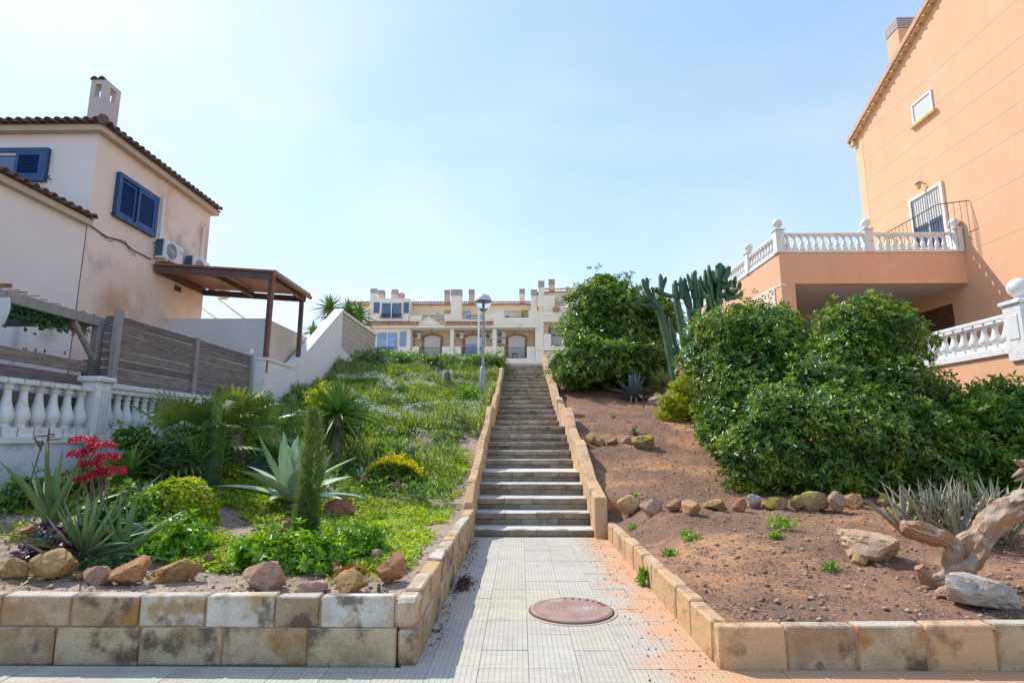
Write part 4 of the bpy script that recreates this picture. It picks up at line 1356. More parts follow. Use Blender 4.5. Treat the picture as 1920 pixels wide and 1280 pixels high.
# brown slatted door on the house wall under the terrace
ya, yb_ = atx(1790, 600, RX).y, atx(1716, 600, RX).y
zt_ = atx(1789, 568, RX).z
dr = MB().box(RX - 0.03, RX - 0.003, ya, yb_, 3.0, zt_).obj('door', mat('dark_brown_wood', (0.13, 0.06, 0.035), (0.10, 0.045, 0.03), scale=3, rough=.6), rh)
for k in range(26):
    z0 = 3.05 + k * (zt_ - 3.1) / 26
    MB().box(RX - 0.055, RX - 0.031, ya + .04, yb_ - .04, z0, z0 + (zt_ - 3.1) / 26 - 0.025).obj('slat', bpy.data.materials['dark_brown_wood'], dr)

# white balustrade on the terrace
tb = thing('balustrade', 'white balustrade with ball finials round the raised orange terrace', 'balustrade', (FX0 + 3, TY, ft))
BM_T = baluster_mesh('baluster', 0.58, 0.085, WHITE2, n=10)
railz = at(1640, 436, TY).z
hb = railz - ft
bh = hb - 0.10 - 0.09
BM_T = baluster_mesh('baluster', bh, 0.095, WHITE2, n=10)
MB().box(FX0 - 0.05, RX - 0.02, TY - 0.05, TY + 0.22, ft + 0.001, ft + 0.10).obj('base_rail', WHITE2, tb)
MB().box(FX0 - 0.05, FX0 + 0.22, TY + 0.221, 33.0, ft + 0.001, ft + 0.10).obj('base_rail', WHITE2, tb)
MB().box(FX0 + 0.15, RX - 0.2, TY - 0.03, TY + 0.19, railz - 0.09, railz).obj('handrail', WHITE2, tb, bevel=0.015)
MB().box(FX0 - 0.03, FX0 + 0.19, TY + 0.15, 33.0, railz - 0.09, railz).obj('handrail', WHITE2, tb, bevel=0.015)
pil = [(FX0 + 0.08, TY + 0.08), (at(1628, 450, TY).x, TY + 0.08), (RX - 0.2, TY + 0.08), (FX0 + 0.08, atx(1402, 490, FX0).y), (FX0 + 0.08, 32.5)]
for k, (x_, y_) in enumerate(pil):
    zt_ = railz + 0.10
    MB().box(x_ - 0.17, x_ + 0.17, y_ - 0.17, y_ + 0.17, ft + 0.002, zt_).obj('pillar', WHITE2, tb, bevel=0.01)
    MB().box(x_ - 0.21, x_ + 0.21, y_ - 0.21, y_ + 0.21, zt_ + 0.001, zt_ + 0.07).obj('pillar_cap', WHITE2, tb, bevel=0.015)
    ball(tb, x_, y_, zt_ + 0.07, 0.19, WHITE2)
x_ = FX0 + 0.42
while x_ < RX - 0.4:
    if all(abs(x_ - q[0]) > 0.25 for q in pil[:3]):
        o = link('baluster', BM_T, tb, False)
        o.location = (x_ - tb.location.x, 0.08, 0.10)
    x_ += 0.285
y_ = TY + 0.42
while y_ < 32.2:
    if abs(y_ - pil[3][1]) > 0.25:
        o = link('baluster', BM_T, tb, False)
        o.location = (0.08 - 3.0, y_ - TY, 0.10)
    y_ += 0.285

# ------------------------------------------------------------------ lower retaining wall and balustrade
LX = 10.0
rt = thing('retaining_wall', 'orange rendered retaining wall behind the big shrubs', 'wall', (LX, 14, 1))
bz = atx(1860, 662, LX).z
MB().box(LX, LX + 0.3, 5.0, TY + 0.1, -0.1, bz - 0.08).obj('wall', ORANGE, rt)
rb = thing('balustrade', 'white balustrade with a big ball topped pillar above the retaining wall', 'balustrade', (LX, 12, bz))
ry = atx(1911, 640, LX).y
rz = atx(1870, 591, LX).z
MB().box(LX - 0.06, LX + 0.34, 5.0, TY, bz - 0.079, bz + 0.07).obj('base_rail', WHITE2, rb, bevel=0.01)
MB().box(LX + 0.03, LX + 0.27, ry + 0.23, TY, rz - 0.09, rz).obj('handrail', WHITE2, rb, bevel=0.015)
MB().box(LX + 0.03, LX + 0.27, 5.0, ry - 0.23, rz - 0.09, rz).obj('handrail', WHITE2, rb, bevel=0.015)
MB().box(LX - 0.07, LX + 0.37, ry - 0.22, ry + 0.22, bz - 0.25, rz + 0.12).obj('pillar', WHITE2, rb, bevel=0.012)
MB().box(LX - 0.085, LX - 0.071, ry - 0.12, ry + 0.12, bz + 0.18, rz - 0.08).obj('pillar_panel', WHITE2, rb, bevel=0.004)
MB().box(LX - 0.12, LX + 0.42, ry - 0.27, ry + 0.27, rz + 0.121, rz + 0.21).obj('pillar_cap', WHITE2, rb, bevel=0.02)
ball(rb, LX + 0.15, ry, rz + 0.21, 0.2, WHITE2)
BM_R = baluster_mesh('baluster', rz - 0.09 - bz - 0.07, 0.115, WHITE2)
for d_ in (1, -1):
    y_ = ry + d_ * 0.42
    while 6 < y_ < TY - 0.2:
        o = link('baluster', BM_R, rb, False)
        o.location = (0.15, y_ - 12, 0.07)
        y_ += d_ * 0.29

# ------------------------------------------------------------------ terraced apartments across the upper street
AY = 50.0
ap = thing('apartment_building', 'long cream terraced apartment building with terracotta roofs above the staircase', 'building', (-2, AY, 5))


def pb(name, px0, py0, px1, py1, y0, y1, m, parent=None, ref=AY, bevel=0):
    a, c = at(px0, py1, ref), at(px1, py0, ref)
    return MB().box(a.x, c.x, y0, y1, a.z, c.z).obj(name, m, parent or ap, bevel=bevel)


def pitch_tiles(px0, px1, py_bot, ref, rise, depth, parent, step=0.24):
    a, c = at(px0, py_bot, ref), at(px1, py_bot, ref)
    n_ = int((c.x - a.x) / step)
    me = half_tile(math.hypot(rise, depth), 0.105, 5).mesh('roof_tile', TERRA, True)
    ang = math.atan2(rise, depth)
    for k in range(n_):
        o = link('roof_tile', me, parent, False)
        o.location = (a.x + (k + .5) * (c.x - a.x) / n_, ref - 0.12, a.z + 0.03)
        o.rotation_euler = (ang, 0, random.gauss(0, 0.01))


# ground storey mass (hidden by the hilltop) and back walls
b0 = at(650, 690, AY)
MB().box(at(640, 640, AY).x, at(1010, 640, AY).x, AY + 1.8, AY + 9, 5.0, at(700, 561, AY).z).obj('wall', CREAM, ap)
MB().box(at(640, 640, AY).x, at(1004, 640, AY).x, AY + 0.02, AY + 1.81, 5.0, at(700, 672, AY).z).obj('base_wall', CREAM2, ap)
# right, taller block
MB().box(at(1006, 640, AY).x, at(1180, 640, AY).x, AY + 1.0, AY + 9, 5.0, at(1040, 543, AY).z).obj('wall', CREAM, ap)
pb('wall', 1006, 583, 1180, 603, AY - 0.1, AY + 1.01, CREAM2)
pb('pier', 1004, 603, 1019, 700, AY - 0.1, AY + 1.01, CREAM2)
pb('parapet', 1019, 626, 1033, 652, AY - 0.1, AY + 0.3, CREAM2)
pb('cornice', 1008, 650, 1180, 657, AY - 0.25, AY + 1.01, CREAM2)
pb('lower_wall', 1019, 657.2, 1180, 700, AY + 0.2, AY + 1.01, CREAM)
pb('cornice', 1019, 584, 1180, 592, AY - 0.2, AY - 0.101, CREAM2)
# main roof
ra, rb_ = at(640, 564, AY), at(1004, 564, AY)
rf = MB().extr([(AY + 1.6, ra.z - 0.02), (AY + 5.4, ra.z + 1.0), (AY + 9.2, ra.z - 0.02)], 'x', ra.x, rb_.x).obj('roof', TERRA, ap)
n_ = int((rb_.x - ra.x) / 0.205)
me = half_tile(0.9, 0.115, 5).mesh('roof_tile', TERRA, True)
for k in range(n_):
    o = link('roof_tile', me, rf, False)
    o.location = (ra.x + (k + .5) * 0.205, AY + 1.45, ra.z + 0.02)
    o.rotation_euler = (R(27), 0, random.gauss(0, .01))
ra, rb_ = at(1010, 542, AY), at(1180, 542, AY)
rf = MB().extr([(AY + 0.8, ra.z - 0.02), (AY + 4.5, ra.z + 1.0), (AY + 9.2, ra.z - 0.02)], 'x', ra.x, rb_.x).obj('roof', TERRA, ap)
n_ = int((rb_.x - ra.x) / 0.205)
for k in range(n_):
    o = link('roof_tile', me, rf, False)
    o.location = (ra.x + (k + .5) * 0.205, AY + 0.65, ra.z + 0.02)
    o.rotation_euler = (R(27), 0, random.gauss(0, .01))


def railing(px0, px1, py0, py1, y, n_, parent=None):
    a, c = at(px0, py1, AY), at(px1, py0, AY)
    r_ = MB()
    for z in (a.z + 0.05, c.z):
        r_.box(a.x, c.x, y - 0.02, y + 0.02, z - 0.02, z + 0.02)
    r_ = r_.obj('railing', RAIL, parent or ap)
    bm_ = MB().box(-0.012, 0.012, -0.012, 0.012, 0, c.z - a.z - 0.05).mesh('bar', RAIL)
    for k in range(n_ + 1):
        o = link('bar', bm_, r_, False)
        o.location = (a.x + (c.x - a.x) * k / n_, y, a.z + 0.03)


def window(px0, py0, px1, py1, y, m, n_=1, frame=PVC, t=0.07):
    a, c = at(px0, py1, AY), at(px1, py0, AY)
    w_, h_ = c.x - a.x, c.z - a.z
    f = frame_box((a.x, y, a.z), (1, 0, 0), (0, 0, 1), (0, -1, 0), w_, h_, t, 0.002, 0.08)
    for k in range(1, n_):
        xm_ = a.x + w_ * k / n_
        f.box(xm_ - t / 2, xm_ + t / 2, y - 0.075, y - 0.002, a.z + t, c.z - t)
    f = f.obj('window', frame, ap)
    MB().box(a.x + t, c.x - t, y - 0.03, y - 0.004, a.z + t, c.z - t).obj('pane', m, f)
    return f


# unit A: projecting bay over a tiled skirt roof
pb('bay_wall', 692, 559, 767, 602, AY + 0.0, AY + 1.79, CREAM2)
window(714, 567, 755, 598, AY, GLASS, 2)
for a_, c_ in ((700.5, 712), (757, 768 - 1)):
    f = pb('shutter', a_, 567, c_, 587, AY - 0.06, AY - 0.003, mat('slate_blue_shutter%d' % a_, (0.08, 0.12, 0.20), (0.10, 0.15, 0.24), scale=20, rough=.5, stretch=(.1, .1, 3)))
railing(713, 755, 589, 597, AY - 0.12, 18)
pb('balcony_wall', 650, 580, 692, 612, AY - 0.3, AY + 1.79, CREAM2)
# cornice, pediment and skirt roofs
pb('cornice', 688, 610.5, 1008, 616, AY - 0.45, AY + 1.7, CREAM2)
for (x0_, x1_) in ((692, 785), (832, 924)):
    a, c = at(x0_, 611, AY), at(x1_, 601, AY)
    sk = MB().extr([(AY - 0.5, a.z), (AY + 0.35, c.z), (AY + 0.35, a.z)], 'x', a.x, c.x).obj('skirt_roof', TERRA, ap)
    pitch_tiles(x0_, x1_, 611, AY - 0.5, (c.z - a.z), 0.85, sk, 0.25)
a, m_, c = at(785, 610, AY), at(808, 594, AY), at(832, 610, AY)
MB().extr([(a.x, a.z), (m_.x, m_.z), (c.x, c.z)], 'y', AY - 0.3, AY + 0.3).obj('pediment', CREAM2, ap)
d_ = Vector((m_.x, AY - 0.36, m_.z))
for e_ in (a, c):
    MB().beam((e_.x, AY - 0.36, e_.z), d_, 0.10, 0.12, up=(0, -1, 0)).obj('pediment_moulding', CREAM2 if e_ is a else OCHREW, ap)
# upper balconies
pb('balcony_wall', 767, 591, 790, 602, AY + 0.1, AY + 0.3, CREAM2)
railing(790, 833, 590, 599, AY + 0.4, 14)
pb('balcony_wall', 833, 588, 866, 602, AY + 0.05, AY + 0.35, CREAM2)
pb('balcony_wall', 866, 592 + 6, 926, 602, AY + 0.051, AY + 0.35, CREAM2)
pb('balcony_wall', 906, 588, 926, 598, AY + 0.052, AY + 0.35, CREAM2)
railing(880, 906, 590, 598, AY + 0.2, 11)
pb('balcony_wall', 926, 583, 945, 611, AY - 0.2, AY + 0.1, CREAM2)
pb('balcony_wall', 945, 596, 991, 611, AY - 0.199, AY + 0.1, CREAM2)
pb('balcony_wall', 991, 583, 1008, 611, AY - 0.2, AY + 0.1, CREAM2)
railing(945, 991, 584, 596, AY - 0.1, 17)
window(795, 582, 807, 594, AY + 1.8, TEAL, 2)
window(946, 582, 955, 595, AY + 1.8, TEAL, 1)
window(868, 582, 881, 599, AY + 1.8, GLASSB, 1)
window(866, 574, 881, 580, AY + 1.8, GLASS, 6, t=0.05)
window(910, 581, 920, 588, AY + 1.8, GLASSB, 1)
for (x0_, x1_) in ((828, 843), (977, 995)):
    pb('loggia', x0_, 573, x1_, 600, AY + 1.74, AY + 1.798, OCHREW)
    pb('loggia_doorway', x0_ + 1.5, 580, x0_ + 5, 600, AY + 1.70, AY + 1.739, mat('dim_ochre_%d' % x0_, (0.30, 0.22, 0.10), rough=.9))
pb('vent', 799 + 14, 578, 817, 581, AY + 1.76, AY + 1.798, GREYCAP)
# lower storey: bay with blue window
pb('bay_wall', 688, 616.2, 770, 700, AY + 0.03, AY + 1.7, CREAM2)
window(704.5, 622, 747, 668, AY + 0.03, GLASSB, 2)
for a_, c_ in ((691, 702.5), (749.5, 762)):
    pb('shutter', a_, 622, c_, 649, AY - 0.04, AY + 0.027, mat('grey_blue_shutter%d' % a_, (0.22, 0.30, 0.42), (0.26, 0.34, 0.46), scale=20, rough=.5, stretch=(3, .1, .1)))
railing(705, 746, 651, 668, AY - 0.1, 18)
# porches
for (x0_, x1_, dx0, dx1, gl) in ((771, 843, 791, 830, False), (851, 923, 868, 906, True), (931, 1003, 949, 988, False)):
    pb('porch_back_wall', x0_, 616.2, x1_, 674, AY + 1.5, AY + 1.79, mat('apricot_render_%d' % x0_, (0.74, 0.58, 0.42), (0.70, 0.54, 0.39), scale=1, rough=.9))
    # arched brick surround from separate bricks
    a, c = at(dx0, 672, AY + 1.5), at(dx1, 640, AY + 1.5)
    ztop = at(dx0, 627.5, AY + 1.5).z
    zs = at(dx0, 637, AY + 1.5).z
    xm_, hw = (a.x + c.x) / 2, (c.x - a.x) / 2
    sur = MB().box(a.x + 0.2, c.x - 0.2, AY + 1.40, AY + 1.49, a.z, zs).obj('door', ROLLER, ap)
    if gl:
        q0, q1 = at(dx0 + 5, 668, AY + 1.5), at(dx1 - 6, 645, AY + 1.5)
        MB().box(q0.x, q1.x, AY + 1.36, AY + 1.399, q0.z, q1.z).obj('pane', GLASSB, sur)
    n_ = 15
    arch = []
    pts = []
    for k in range(n_ + 1):
        t = math.pi * k / n_
        pts.append((xm_ - hw * math.cos(t), zs + (ztop - zs) * math.sin(t) ** 0.8 if 0 < t < math.pi else zs))
    for k in range(n_):
        (xa_, za_), (xb2, zb2) = pts[k], pts[k + 1]
        MB().beam((xa_, AY + 1.42, za_), (xb2, AY + 1.42, zb2), 0.14, 0.22, up=(0, -1, 0)).obj('arch_brick', BRICKA, sur)
    nj = 8
    for s_ in (a.x + 0.1, c.x - 0.1):
        for k in range(nj):
            z0_ = a.z + (zs - a.z) * k / nj
            MB().box(s_ - 0.11, s_ + 0.11, AY + 1.37, AY + 1.491, z0_ + 0.01, a.z + (zs - a.z) * (k + 1) / nj - 0.01).obj('jamb_brick', BRICKA, sur)
    prof_ = [(xm_ - (hw - .16) * math.cos(math.pi * k / 12), zs + (ztop - zs - .1) * math.sin(math.pi * k / 12) ** .8) for k in range(13)]
    MB().extr([(p_[0], p_[1]) for p_ in prof_], 'y', AY + 1.43, AY + 1.488).obj('fanlight', ROLLER, sur)
    rx0, rx1 = (785, 828) if x0_ == 771 else ((864, 906) if gl else (945, 988))
    pb('porch_wall', x0_, 649, rx0, 674, AY + 0.1, AY + 0.3, CREAM2)
    pb('porch_wall', rx1, 649, x1_, 674, AY + 0.1, AY + 0.3, CREAM2)
    railing(rx0, rx1, 651, 671, AY + 0.2, 17)
    pb('porch_lamp', (x0_ + x1_) / 2 - 2.5, 618, (x0_ + x1_) / 2 + 1.5, 620, AY + 0.6, AY + 0.9, BRICKA)
for (x0_, x1_) in ((843, 851), (923, 931)):
    pb('pillar', x0_, 616.2, x1_, 700, AY - 0.05, AY + 0.5, CREAM2)
pb('base_wall', 770, 673.8, 1004, 705, AY - 0.02, AY + 0.5, CREAM2)
# arched window of the taller block
a, c = at(1032, 646, AY), at(1072, 612, AY)
wd = MB().box(a.x, c.x, AY + 0.90, AY + 0.99, a.z, c.z).obj('window', ROLLER, ap)
xm_, hw = (a.x + c.x) / 2, (c.x - a.x) / 2
zs, ztop = c.z, at(1050, 602, AY).z
MB().extr([(xm_ - hw * math.cos(math.pi * k / 12), zs + (ztop - zs) * math.sin(math.pi * k / 12)) for k in range(13)], 'y', AY + 0.92, AY + 0.985).obj('fanlight', ROLLER, wd)
for k in range(13):
    t0, t1 = math.pi * k / 13, math.pi * (k + 1) / 13
    MB().beam((xm_ - hw * math.cos(t0), AY + .92, zs + (ztop - zs) * math.sin(t0)), (xm_ - hw * math.cos(t1), AY + .92, zs + (ztop - zs) * math.sin(t1)), 0.14, 0.2, up=(0, -1, 0)).obj('arch_brick', BRICKA, wd)
MB().box(a.x - 0.1, a.x + 0.1, AY + 0.86, AY + 0.991, a.z, zs).obj('jamb', BRICKA, wd)
railing(1033, 1072, 627, 647, AY + 0.1, 15)
railing(1033, 1072, 613, 627, AY + 0.75, 15)
window(1021, 551, 1036, 557, AY + 1.0, GLASS, 5, t=0.05)
window(1044, 553, 1050, 559, AY + 1.0, mat('vent_grille', (0.45, 0.42, 0.38), rough=.8), 1, frame=CREAM2)
railing(1040, 1056, 565, 574, AY + 0.4, 7)
pb('balcony_wall', 1019, 573, 1180, 583, AY + 0.1, AY + 0.4, CREAM2)
pb('balcony_wall', 1008, 553, 1040, 574, AY + 0.099, AY + 0.4, CREAM2)
# pots on the balcony, as small hanging planters
for k, x0_ in enumerate((1038, 1043.5)):
    q = at(x0_ + 2.5, 585, AY - 0.2)
    tag(MB().lathe([(0.10, 0), (0.2, 0.08), (0.22, 0.3), (0.12, 0.45), (0.05, 0.47)], (q.x, AY - 0.35, q.z), 10).obj('hanging_planter', BRICKA, None, smooth=True),
        'brown hanging planter on the tall block balcony, %s of two' % ('nearer the stairs' if k == 0 else 'nearer the tree'), 'planter')
# flagpole-like white pole at the bay
q0, q1 = at(733.5, 598, AY - 0.3), at(733.5, 546, AY - 0.3)
tag(MB().tube([q0, q1], 0.035, 6).obj('antenna_mast', PVC), 'thin white mast in front of the dark bay window', 'mast')
q = at(752, 553, AY + 4)
dish = thing('satellite_dish', 'small pale satellite dish on the tiled roof', 'satellite dish', q)
MB().lathe([(0.02, 0.1), (0.2, 0.06), (0.42, -0.04), (0.40, -0.05), (0.2, 0.03), (0.02, 0.07)], (0, 0, 0), 16).obj('reflector', mat('pink_dish', (0.62, 0.42, 0.40), rough=.6), dish, True, world_coords=False).rotation_euler = (R(70), 0, R(25))
MB().tube([(0, 0.05, -0.1), (0, 0.1, -1.0)], 0.04, 6).obj('mast', GALV, dish, world_coords=False)

# chimneys
for k, (x0_, x1_, yt, yb2, yd, lab) in enumerate([
        (694, 706, 540.5, 560, 0.3, 'cream chimney with grey cowl at the left end of the apartment roof, tallest of three'),
        (709, 720, 543.5, 562, 2.2, 'short pinkish chimney second from the left on the apartment roof'),
        (734, 745, 542, 562, 2.2, 'pinkish chimney beside the white mast on the apartment roof'),
        (833, 843, 543, 562, 2.4, 'pinkish chimney just left of the double chimney stack'),
        (845, 866, 542, 592, 0.6, 'broad double chimney stack running down to the balcony wall'),
        (879, 889, 542, 564, 2.4, 'pinkish chimney behind the street lamp globe'),
        (974, 984, 541, 562, 2.4, 'slim cream chimney above the yellow loggia'),
        (996, 1007, 542, 600, 0.6, 'cream chimney stack against the taller apartment block'),
        (1010, 1020.5, 526, 600, 0.3, 'tall cream chimney at the corner of the taller apartment block'),
        (1029, 1040, 523, 545, 2.0, 'mottled brick chimney on the roof of the taller block')]):
    ref = AY + yd
    a, c = at(x0_, yb2, ref), at(x1_, yt, ref)
    t = thing('chimney', lab, 'chimney', (a.x, ref, a.z), 'chimneys on the apartment building')
    hc = min(0.62, (c.z - a.z) * 0.45)
    m__ = CREAM2 if k in (0, 4, 6, 7, 8) else PINKB
    MB().box(a.x, c.x, ref, ref + 0.6, a.z - 0.3, c.z - hc).obj('shaft', m__, t)
    xs_ = [(a.x, c.x)] if k != 4 else [(a.x, (a.x + c.x) / 2 - 0.02), ((a.x + c.x) / 2 + 0.02, c.x)]
    for (xa_, xb2) in xs_:
        MB().box(xa_ + .06, xb2 - .06, ref + .06, ref + .54, c.z - hc, c.z - .02).obj('cowl_core', PINKB, t)
        for j in range(4):
            z0_ = c.z - hc + j * hc / 4
            MB().box(xa_ - .02, xb2 + .02, ref - .03, ref + .63, z0_ + hc / 20, z0_ + hc / 4 - hc / 40).obj('cowl_slat', GREYCAP, t)

for k, (x0_, y0_, lab) in enumerate([(780, 635, 'air conditioner in the porch beside the blue bay window'), (860, 634, 'air conditioner in the middle porch, beside the left pillar'),
                                     (917, 635, 'air conditioner in the middle porch, behind the street lamp pole'),
                                     (939, 632, 'upper of two stacked air conditioners in the porch nearest the stairs'), (939, 645, 'lower of two stacked air conditioners in the porch nearest the stairs')]):
    q = at(x0_, y0_, AY + 1.1)
    ac_unit('air_conditioner', lab, (q.x, AY + 1.49, q.z), R(-90), 0.85, 0.56, 0.32, 'air conditioners on the apartment porches', detail=False)

# white pole on the upper street
q0 = at(897, 668, 38)
wp = thing('street_pole', 'slim white pole standing on the upper street behind the street lamp', 'pole', (q0.x, 38, 5.1))
MB().tube([(q0.x, 38, 5.1), (q0.x, 38, at(897, 578, 38).z)], [0.07, 0.06], 8).obj('shaft', PVC, wp, smooth='auto')
MB().box(q0.x - 0.14, q0.x + 0.14, 37.86, 38.14, 5.1, 5.16).obj('base_plate', GALV, wp)

# small table on the porch
q = at(966, 671, AY + 0.7)
tbx = thing('side_table', 'small dark table on the porch above the stairs', 'table', (q.x, AY + 0.7, q.z))
MB().box(q.x - .25, q.x + .25, AY + .5, AY + .9, q.z + 0.35, q.z + 0.39).obj('table_top', RAIL, tbx)
for sx in (-.22, .22):
    for sy in (.52, .88):
        MB().box(q.x + sx - .02, q.x + sx + .02, AY + sy - .02, AY + sy + .02, q.z, q.z + 0.349).obj('leg', RAIL, tbx)

# parked car, only its roof shows above the weeds
cc = at(706, 668, 36.7)
car = thing('parked_car', 'white parked car showing only its roof and dark glass above the weeds', 'car', (cc.x - 0.5, 36.7, 5.1))
CARP = mat('white_car_paint', (0.75, 0.75, 0.74), rough=0.25, coat=0.8)
TYRE = mat('tyre_rubber', (0.02, 0.02, 0.02), rough=.85)
prof = [(-2.1, 0.35), (-2.15, 0.75), (-2.0, 0.98), (-1.1, 1.04), (1.75, 1.04), (2.05, 0.9), (2.08, 0.35)]
MB().extr([(u, v) for u, v in prof], 'y', -0.85, 0.85).obj('body', CARP, car, world_coords=False, bevel=0.04)
b = MB()
lo_, hi_ = [(-1.15, 1.03), (1.75, 1.03)], [(-0.55, 1.48), (1.45, 1.50)]
b.add([(lo_[0][0], -.80, 1.03), (lo_[1][0], -.80, 1.03), (lo_[1][0], .80, 1.03), (lo_[0][0], .80, 1.03), (hi_[0][0], -.66, 1.46), (hi_[1][0], -.66, 1.48), (hi_[1][0], .66, 1.48), (hi_[0][0], .66, 1.46)],
      [(0, 3, 2, 1), (4, 5, 6, 7), (0, 1, 5, 4), (1, 2, 6, 5), (2, 3, 7, 6), (3, 0, 4, 7)])
b.obj('glasshouse', mat('tinted_car_glass', (0.02, 0.035, 0.04), rough=.06, spec=.8), car, world_coords=False)
MB().extr([(-0.58, 1.465), (-0.3, 1.53), (1.2, 1.55), (1.5, 1.485)], 'y', -0.68, 0.68).obj('roof', CARP, car, world_coords=False, bevel=0.012)
for (wx, wy) in ((-1.35, -0.86), (1.3, -0.86), (-1.35, 0.86), (1.3, 0.86)):
    w_ = MB().tube([(wx, wy - .09, .31), (wx, wy + .09, .31)], 0.31, 20).obj('wheel', TYRE, car, world_coords=False)
    MB().tube([(wx, wy - .1, .31), (wx, wy + .1, .31)], 0.18, 14).obj('rim', GALV, w_, world_coords=False)

# ------------------------------------------------------------------ street lamp on the slope
lp = on(905, 748, zL)
lamp = thing('street_lamp', 'grey street lamp with a half silver globe beside the stairs', 'street lamp', lp)
x_, y_, z_ = lp
ztop = at(907, 552, y_).z
MB().box(x_ - 0.24, x_ + 0.24, y_ - 0.24, y_ + 0.24, z_ - 0.6, z_ + 0.06).obj('footing', mat('rusty_concrete', (0.20, 0.11, 0.07), (0.26, 0.16, 0.10), scale=6, rough=.95, bump=.5), lamp, bevel=0.03)
zs = at(905, 690, y_).z
MB().lathe([(0.15, 0), (0.15, 0.04), (0.125, 0.06), (0.10, zs - z_ - 0.06), (0.055, zs - z_)], (x_, y_, z_ + 0.06), 12).obj('lower_post', GALV, lamp, smooth='auto')
zg = at(907, 583, y_).z
MB().tube([(x_, y_, zs), (x_ + 0.005, y_, zg)], [0.055, 0.045], 10).obj('upper_post', GALV, lamp, smooth='auto')
MB().lathe([(0.05, 0), (0.13, 0.06), (0.16, 0.09), (0.10, 0.10)], (x_, y_, zg - 0.02), 16).obj('socket_cup', GALV, lamp, smooth='auto')
rg = (ztop - zg - 0.04) / 2
zc = zg + 0.06 + rg
GL = bpy.data.materials.new('clear_lamp_glass')
GL.use_nodes = True
g_ = GL.node_tree.nodes['Principled BSDF']
g_.inputs['Transmission Weight'].default_value = 0.9
g_.inputs['Roughness'].default_value = 0.12
g_.inputs['Base Color'].default_value = (0.93, 0.95, 0.95, 1)
g_.inputs['IOR'].default_value = 1.06
MB().lathe([(rg * math.cos(a_), rg * math.sin(a_)) for a_ in [-1.2 + 1.3 * k / 8 for k in range(9)]], (x_, y_, zc), 24).obj('clear_globe', GL, lamp, smooth='auto')
MB().lathe([(rg * 1.05 * math.cos(a_), rg * 1.02 * math.sin(a_)) for a_ in [0.04 + 1.52 * k / 9 for k in range(10)]], (x_, y_, zc), 24).obj('silver_dome', mat('silver_reflector', (0.62, 0.64, 0.66), rough=.4, metal=.5), lamp, smooth='auto')
MB().lathe([(0.02, -0.2), (0.045, -0.15), (0.045, 0.0), (0.02, 0.03)], (x_, y_, zc - 0.02), 10).obj('bulb', mat('milky_bulb', (0.8, 0.8, 0.76), rough=.3), lamp, smooth='auto')
q = at(904, 640, y_)
MB().box(x_ - 0.1, x_ + 0.09, y_ + 0.06, y_ + 0.12, q.z - 0.18, q.z + 0.16).obj('plaque', PVC, lamp)

# ------------------------------------------------------------------ foliage builders
LEAFD = mat('glossy_dark_leaf', (0.065, 0.15, 0.035), (0.22, 0.34, 0.05), scale=2.2, rough=0.28, island=0.55, hue=0.025, trans=0.3, lo=.38, hi=.62, c3=(0.30, 0.40, 0.06), s3=5.5, lo3=.56, hi3=.66)
LEAFM = mat('mid_green_leaf', (0.10, 0.22, 0.03), (0.17, 0.30, 0.04), scale=1.8, rough=0.45, island=0.4, hue=0.02, trans=0.3)
LEAFY = mat('yellow_green_leaf', (0.27, 0.40, 0.02), (0.50, 0.54, 0.03), scale=3, rough=0.5, island=0.3, hue=0.015, trans=0.3)
LEAFB = mat('bright_succulent_leaf', (0.15, 0.34, 0.02), (0.24, 0.44, 0.04), scale=3, rough=0.4, island=0.3, hue=0.012, trans=0.3)
LIME = mat('lime_euphorbia_leaf', (0.42, 0.46, 0.02), (0.28, 0.38, 0.03), scale=4, rough=0.55, island=0.3, trans=0.3)
WEED = mat('weed_leaf', (0.20, 0.34, 0.03), (0.40, 0.52, 0.06), c3=(0.42, 0.40, 0.17), s3=1.1, lo3=.56, hi3=.70, lo=.40, hi=.60, scale=1.6, rough=0.55, island=0.35, hue=0.025, trans=0.35)
GRASSM = mat('wild_grass_blade', (0.26, 0.36, 0.10), (0.38, 0.44, 0.20), scale=0.8, rough=0.6, island=0.35, hue=0.03, trans=0.35)
YELLOWF = mat('yellow_petal', (0.88, 0.76, 0.02), (0.80, 0.70, 0.03), scale=5, rough=0.6, island=0.2, trans=0.2)
REDF = mat('red_petal', (0.52, 0.010, 0.025), (0.40, 0.008, 0.02), scale=6, rough=0.5, island=0.35, trans=0.25)
WHITEF = mat('white_petal', (0.72, 0.74, 0.68), rough=0.6, island=0.15, trans=0.2)
NEEDLE = mat('fine_needle', (0.065, 0.13, 0.04), (0.12, 0.19, 0.05), scale=5, rough=0.6, island=0.35, trans=0.2)
ALOE = mat('aloe_leaf', (0.14, 0.25, 0.10), (0.21, 0.31, 0.12), scale=5, rough=0.45, rnd=0.25, hue=0.015, c3=(0.30, 0.19, 0.08), s3=2.4, lo3=0.6, hi3=0.78, spec=.4)
ALOEG = mat('dry_aloe_leaf', (0.26, 0.29, 0.20), (0.36, 0.34, 0.25), scale=5, rough=0.6, rnd=0.3, hue=0.02, c3=(0.34, 0.22, 0.15), s3=2.0, lo3=0.5, hi3=0.68)
AGAVE = mat('pale_agave_leaf', (0.32, 0.44, 0.24), (0.44, 0.54, 0.36), scale=4, rough=0.45, rnd=0.15, hue=0.012)
AGAVEB = mat('blue_agave_leaf', (0.10, 0.18, 0.19), (0.17, 0.25, 0.26), scale=4, rough=0.55, rnd=0.2)
YUCCA = mat('yucca_leaf', (0.11, 0.25, 0.035), (0.19, 0.34, 0.06), scale=4, rough=0.4, rnd=0.3, hue=0.02)
YUCCAY = mat('variegated_yucca_leaf', (0.30, 0.36, 0.11), (0.20, 0.29, 0.07), scale=4, rough=0.45, rnd=0.25)
